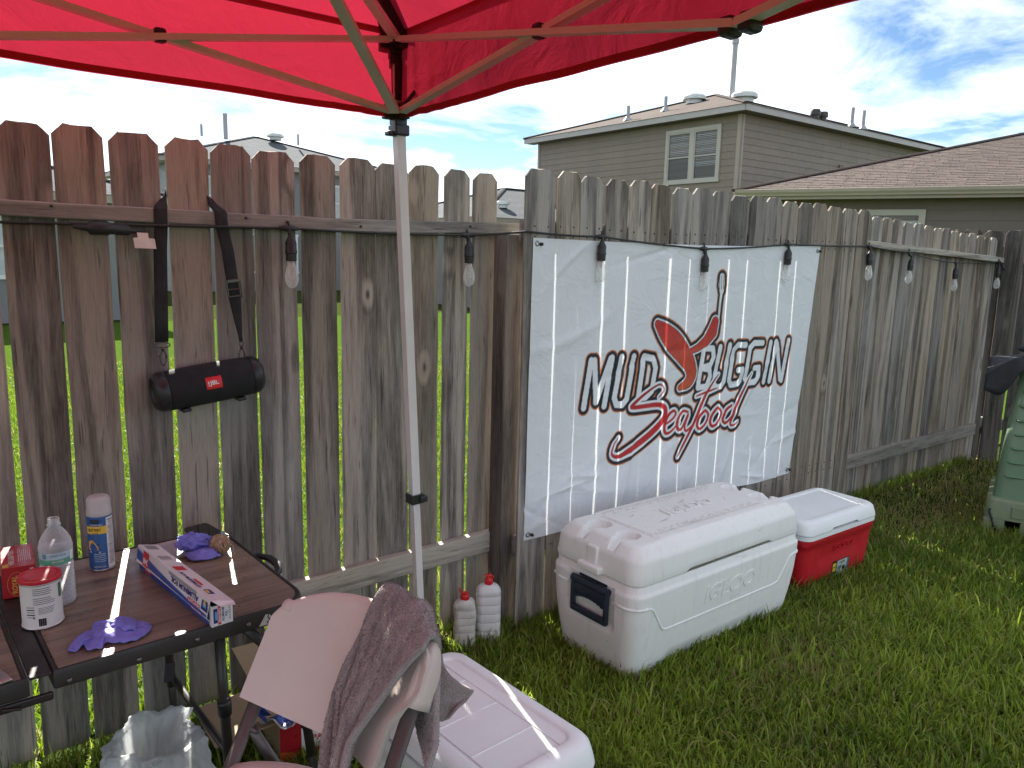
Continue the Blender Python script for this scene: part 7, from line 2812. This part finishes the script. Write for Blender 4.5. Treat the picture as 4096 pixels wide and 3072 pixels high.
# moulded end caps that wrap the tubes
for (uu_, lo_s, hi_s) in ((WC + 0.006, 0.064, 0.196), (-0.002, 0.160, 0.186)):
    pr_ = []
    for k in range(9):
        t = k / 8
        s = lo_s + (hi_s - lo_s) * t
        w = (0.024 if uu_ > 0.1 else 0.018) * (1 - 0.55 * t ** 4)
        d = 0.036 * (1 - 0.65 * t ** 3)
        c = cp(uu_ - 0.010 * t ** 3, s, -0.010 + 0.004 * t)
        ring = []
        for m_ in range(16):
            a = 2 * math.pi * m_ / 16
            ca_, sa_ = math.cos(a), math.sin(a)
            ring.append(c + Uc * w * math.copysign(abs(ca_) ** 0.7, ca_) + Fc * d * math.copysign(abs(sa_) ** 0.7, sa_))
        pr_.append(ring)
    MB().loft(pr_).build('backrest_cap', M['chair_plastic'], bo3, smooth=True)


def oval(name, a, b2, w, d, parent, extra=None):
    pts_ = [a] + (extra or []) + [b2]
    return MB().tube(pts_, w, 16, flat=d / w, up=tuple(Fc)).build(name, M['chair_steel'], parent, smooth=True)


for uu_ in (0.0, WC):
    foot_s = -0.6 / math.cos(ALP)
    oval('front_leg', cp(uu_, 0.15), cp(uu_, foot_s + 0.012), 0.0175, 0.0115, ch)
    sgn = 1 if uu_ == 0 else -1
    hub = cp(uu_ + sgn * 0.016, -0.095, -0.004)
    ground = hub + Nc * 0.26
    ground.z = 0.010
    rl = oval('rear_leg', hub, ground, 0.0170, 0.0110, ch)
    MB().tube([cp(uu_ - sgn * 0.014, -0.095, -0.002), cp(uu_ + sgn * 0.034, -0.095, -0.002)], 0.006, 10).build('pivot', M['rivet'], rl)
    for e in (cp(uu_, foot_s + 0.012), ground):
        MB().tube([e + Vector((0, 0, 0.03)), e - Vector((0, 0, 0.008))], 0.020, 12).build('foot_cap', M['black_plastic'], rl)
a, b2 = cp(0.0, -0.50), cp(WC, -0.50)
MB().tube([a, b2], 0.009, 10).build('front_stretcher', M['chair_steel'], ch, smooth=True)
MB().tube([cp(0.016, -0.095, -0.004) + Nc * 0.19 + Vector((0, 0, -0.38)), cp(WC - 0.016, -0.095, -0.004) + Nc * 0.19 + Vector((0, 0, -0.38))], 0.009, 10).build('rear_stretcher', M['chair_steel'], ch, smooth=True)


# seat: in front of the backrest, rear edge arched
def seat(u, v):
    q = u * 2 - 1
    x = uc_ + 0.168 * q
    d0 = -0.165 + 0.075 * q * q
    d = d0 + v * (0.37 + 0.03 * (1 - q * q)) * 1.0
    base = P0 + Uc * x - Nc * (d + 0.180)
    z = 0.440 - 0.012 * math.sin(math.pi * v) * (1 - q * q) + 0.006 * q * q - 0.018 * max(0, v - 0.85) / 0.15
    z -= 0.020 * max(0, (0.06 - v) / 0.06) ** 2 + 0.018 * max(0, (abs(q) - 0.92) / 0.08) ** 2
    return Vector((base.x, base.y, z)) - CH


so3 = MB().grid(seat, 36, 36).build('seat', M['chair_plastic'], ch, smooth=True)
solidify(so3, 0.030, -1 if True else 1)

# ================================================================== towel over the chair
tm2 = NT('mauve_terry_towel')
vec = tm2.coords()
n1 = tm2.noise(vec, 320.0, 3, 0.7)
n2 = tm2.noise(vec, 14.0, 4, 0.6)
col = tm2.mix(tm2.ramp(n1, [(0.3, (0, 0, 0)), (0.7, (1, 1, 1))]), (0.20, 0.165, 0.162, 1), (0.42, 0.365, 0.36, 1))
hsx = tm2.n('ShaderNodeHueSaturation')
tm2.link(tm2.math('ADD', tm2.math('MULTIPLY', n2, 0.5), 0.75), hsx.inputs['Value'])
tm2.link(col, hsx.inputs['Color'])
tm2.set(Base_Color=hsx.outputs[0], Roughness=0.95, Normal=tm2.bump(n1, 0.8, 0.004))
tm2.bsdf.inputs['Specular IOR Level'].default_value = 0.1
tm2.bsdf.inputs['Sheen Weight'].default_value = 0.35
M['terry'] = tm2.m
tw2 = thing('towel', 'brownish mauve terry towel draped over the back of the folding chair', 'towel', CH)


def crest(a):
    """edge of the chair back under the towel at cross position a"""
    q = ((0.205 + 0.20 * a) - uc_) / hw_
    return top_s(q), depth(q)


def towel(a, b):
    """a across (0 left, 1 right), b along: front hem -> over the back -> rear hem"""
    up = 0.215 + 0.185 * a
    q = (up - uc_) / hw_
    ts = top_s(q)
    dq = depth(q)
    Lf, Lt, Lb = 0.43, 0.105, 0.20 + 0.05 * a
    tot = Lf + Lt + Lb
    d = b * tot
    fold = math.sin(a * 11.0 + 0.8 + 0.5 * math.sin(b * 5)) * 0.6 + math.sin(a * 17.0 + 2.0 + b * 2) * 0.25
    if d < Lf:
        hang = (Lf - d)                         # distance below the crest
        k = min(1, hang / 0.22)
        s = ts + 0.004 - hang
        f = dq + 0.030 + 0.015 * fold * k + 0.010 * k
        # gathers into a narrower fall as it drops
        h1 = min(1, hang / 0.20)
        h2 = min(1, max(0, (hang - 0.20) / 0.14))
        lft = 0.215 + (0.208 - 0.215) * h1 + (0.250 - 0.208) * h2
        rgt = 0.400 + (0.318 - 0.400) * h1 ** 0.8 + (0.335 - 0.318) * h2
        u_ = lft + (rgt - lft) * a
        p = P0 + Uc * u_ + Tc * s + Fc * f
        g = max(0, hang - 0.24)
        p += -Nc * (0.015 * k) - Nc * g * 0.05
    elif d < Lf + Lt:
        t = (d - Lf) / Lt
        ang = math.pi * t
        s = ts + 0.004 + 0.030 * math.sin(ang) + 0.006 * fold * math.sin(ang)
        f = dq + 0.030 * math.cos(ang)
        p = P0 + Uc * (up + 0.004 * fold) + Tc * (s + 0.003 * fold) + Fc * f
    else:
        hang = d - Lf - Lt
        k = min(1, hang / 0.2)
        s = ts + 0.004 - hang * 0.80
        f = dq - 0.030 - 0.012 * fold * k - 0.018 * k
        u_ = up + 0.050 * a * k + 0.012 * (1 - a) * k
        p = P0 + Uc * u_ + Tc * s + Fc * f - Vector((0, 0, 0.25 * hang * hang))
    n = 0.003 * math.sin(a * 21 + b * 13) * math.sin(b * 24 + a * 9)
    return p + Fc * n - CH


tg_ = MB().grid(towel, 70, 130)
to3 = tg_.build('terry_cloth', M['terry'], tw2, smooth=True)
solidify(to3, 0.014, 0)
# second layer with its corner sticking out behind, and the plain woven hem on the left
def flapfn(u, v):
    a = cp(0.385, 0.175, -0.060)
    tip = cp(0.462, 0.128, -0.090)
    lo = cp(0.400, 0.050, -0.070)
    p = a.lerp(tip, u ** 1.2) * (1 - v) + lo.lerp(tip - Tc * 0.045 - Uc * 0.02, u) * v
    return p + Fc * 0.012 * math.sin(u * 4 + v * 3) - Tc * 0.012 * math.sin(math.pi * u)


fo_ = MB().grid(flapfn, 14, 12).build('corner_flap', M['terry'], tw2, smooth=True)
solidify(fo_, 0.006, 0)


def hemfn(u, v):
    a = cp(0.222 - 0.030 * v, 0.215 - 0.185 * v, -0.009 + 0.010 * v + 0.003 * math.sin(v * 7))
    return a + Uc * (u * (0.03 + 0.022 * v)) - Tc * (0.016 * u * v) + Fc * 0.014 * u


ho_ = MB().grid(hemfn, 8, 20).build('hem', M['terry'], tw2, smooth=True)
solidify(ho_, 0.005, 0)
# terry loops standing off the cloth
r4 = np.random.default_rng(8)
vs, fs = [], []
for k in range(26000):
    a, b = r4.random(), r4.random()
    p = towel(a, b)
    e = 0.004
    pa, pb = towel(min(1, a + e), b), towel(a, min(1, b + e))
    n = (pa - p).cross(pb - p)
    if n.length < 1e-12:
        continue
    n.normalize()
    d = Vector(r4.normal(size=3)) * 0.0016
    t1 = Vector(r4.normal(size=3)).normalized() * 0.0011
    h = r4.uniform(0.0055, 0.0085)
    sgn = 1 if True else -1
    if b < 0.6 or True:
        base = p + n * 0.0065
        i = len(vs)
        vs += [base - t1, base + t1, base + n * (h - 0.004) + d]
        fs.append((i, i + 1, i + 2))
        base = p - n * 0.0065
        i = len(vs)
        vs += [base - t1, base + t1, base - n * (h - 0.004) + d]
        fs.append((i, i + 1, i + 2))
po4 = mesh('pile', vs, fs, M['terry'], tw2)
po4['kind'] = 'stuff'
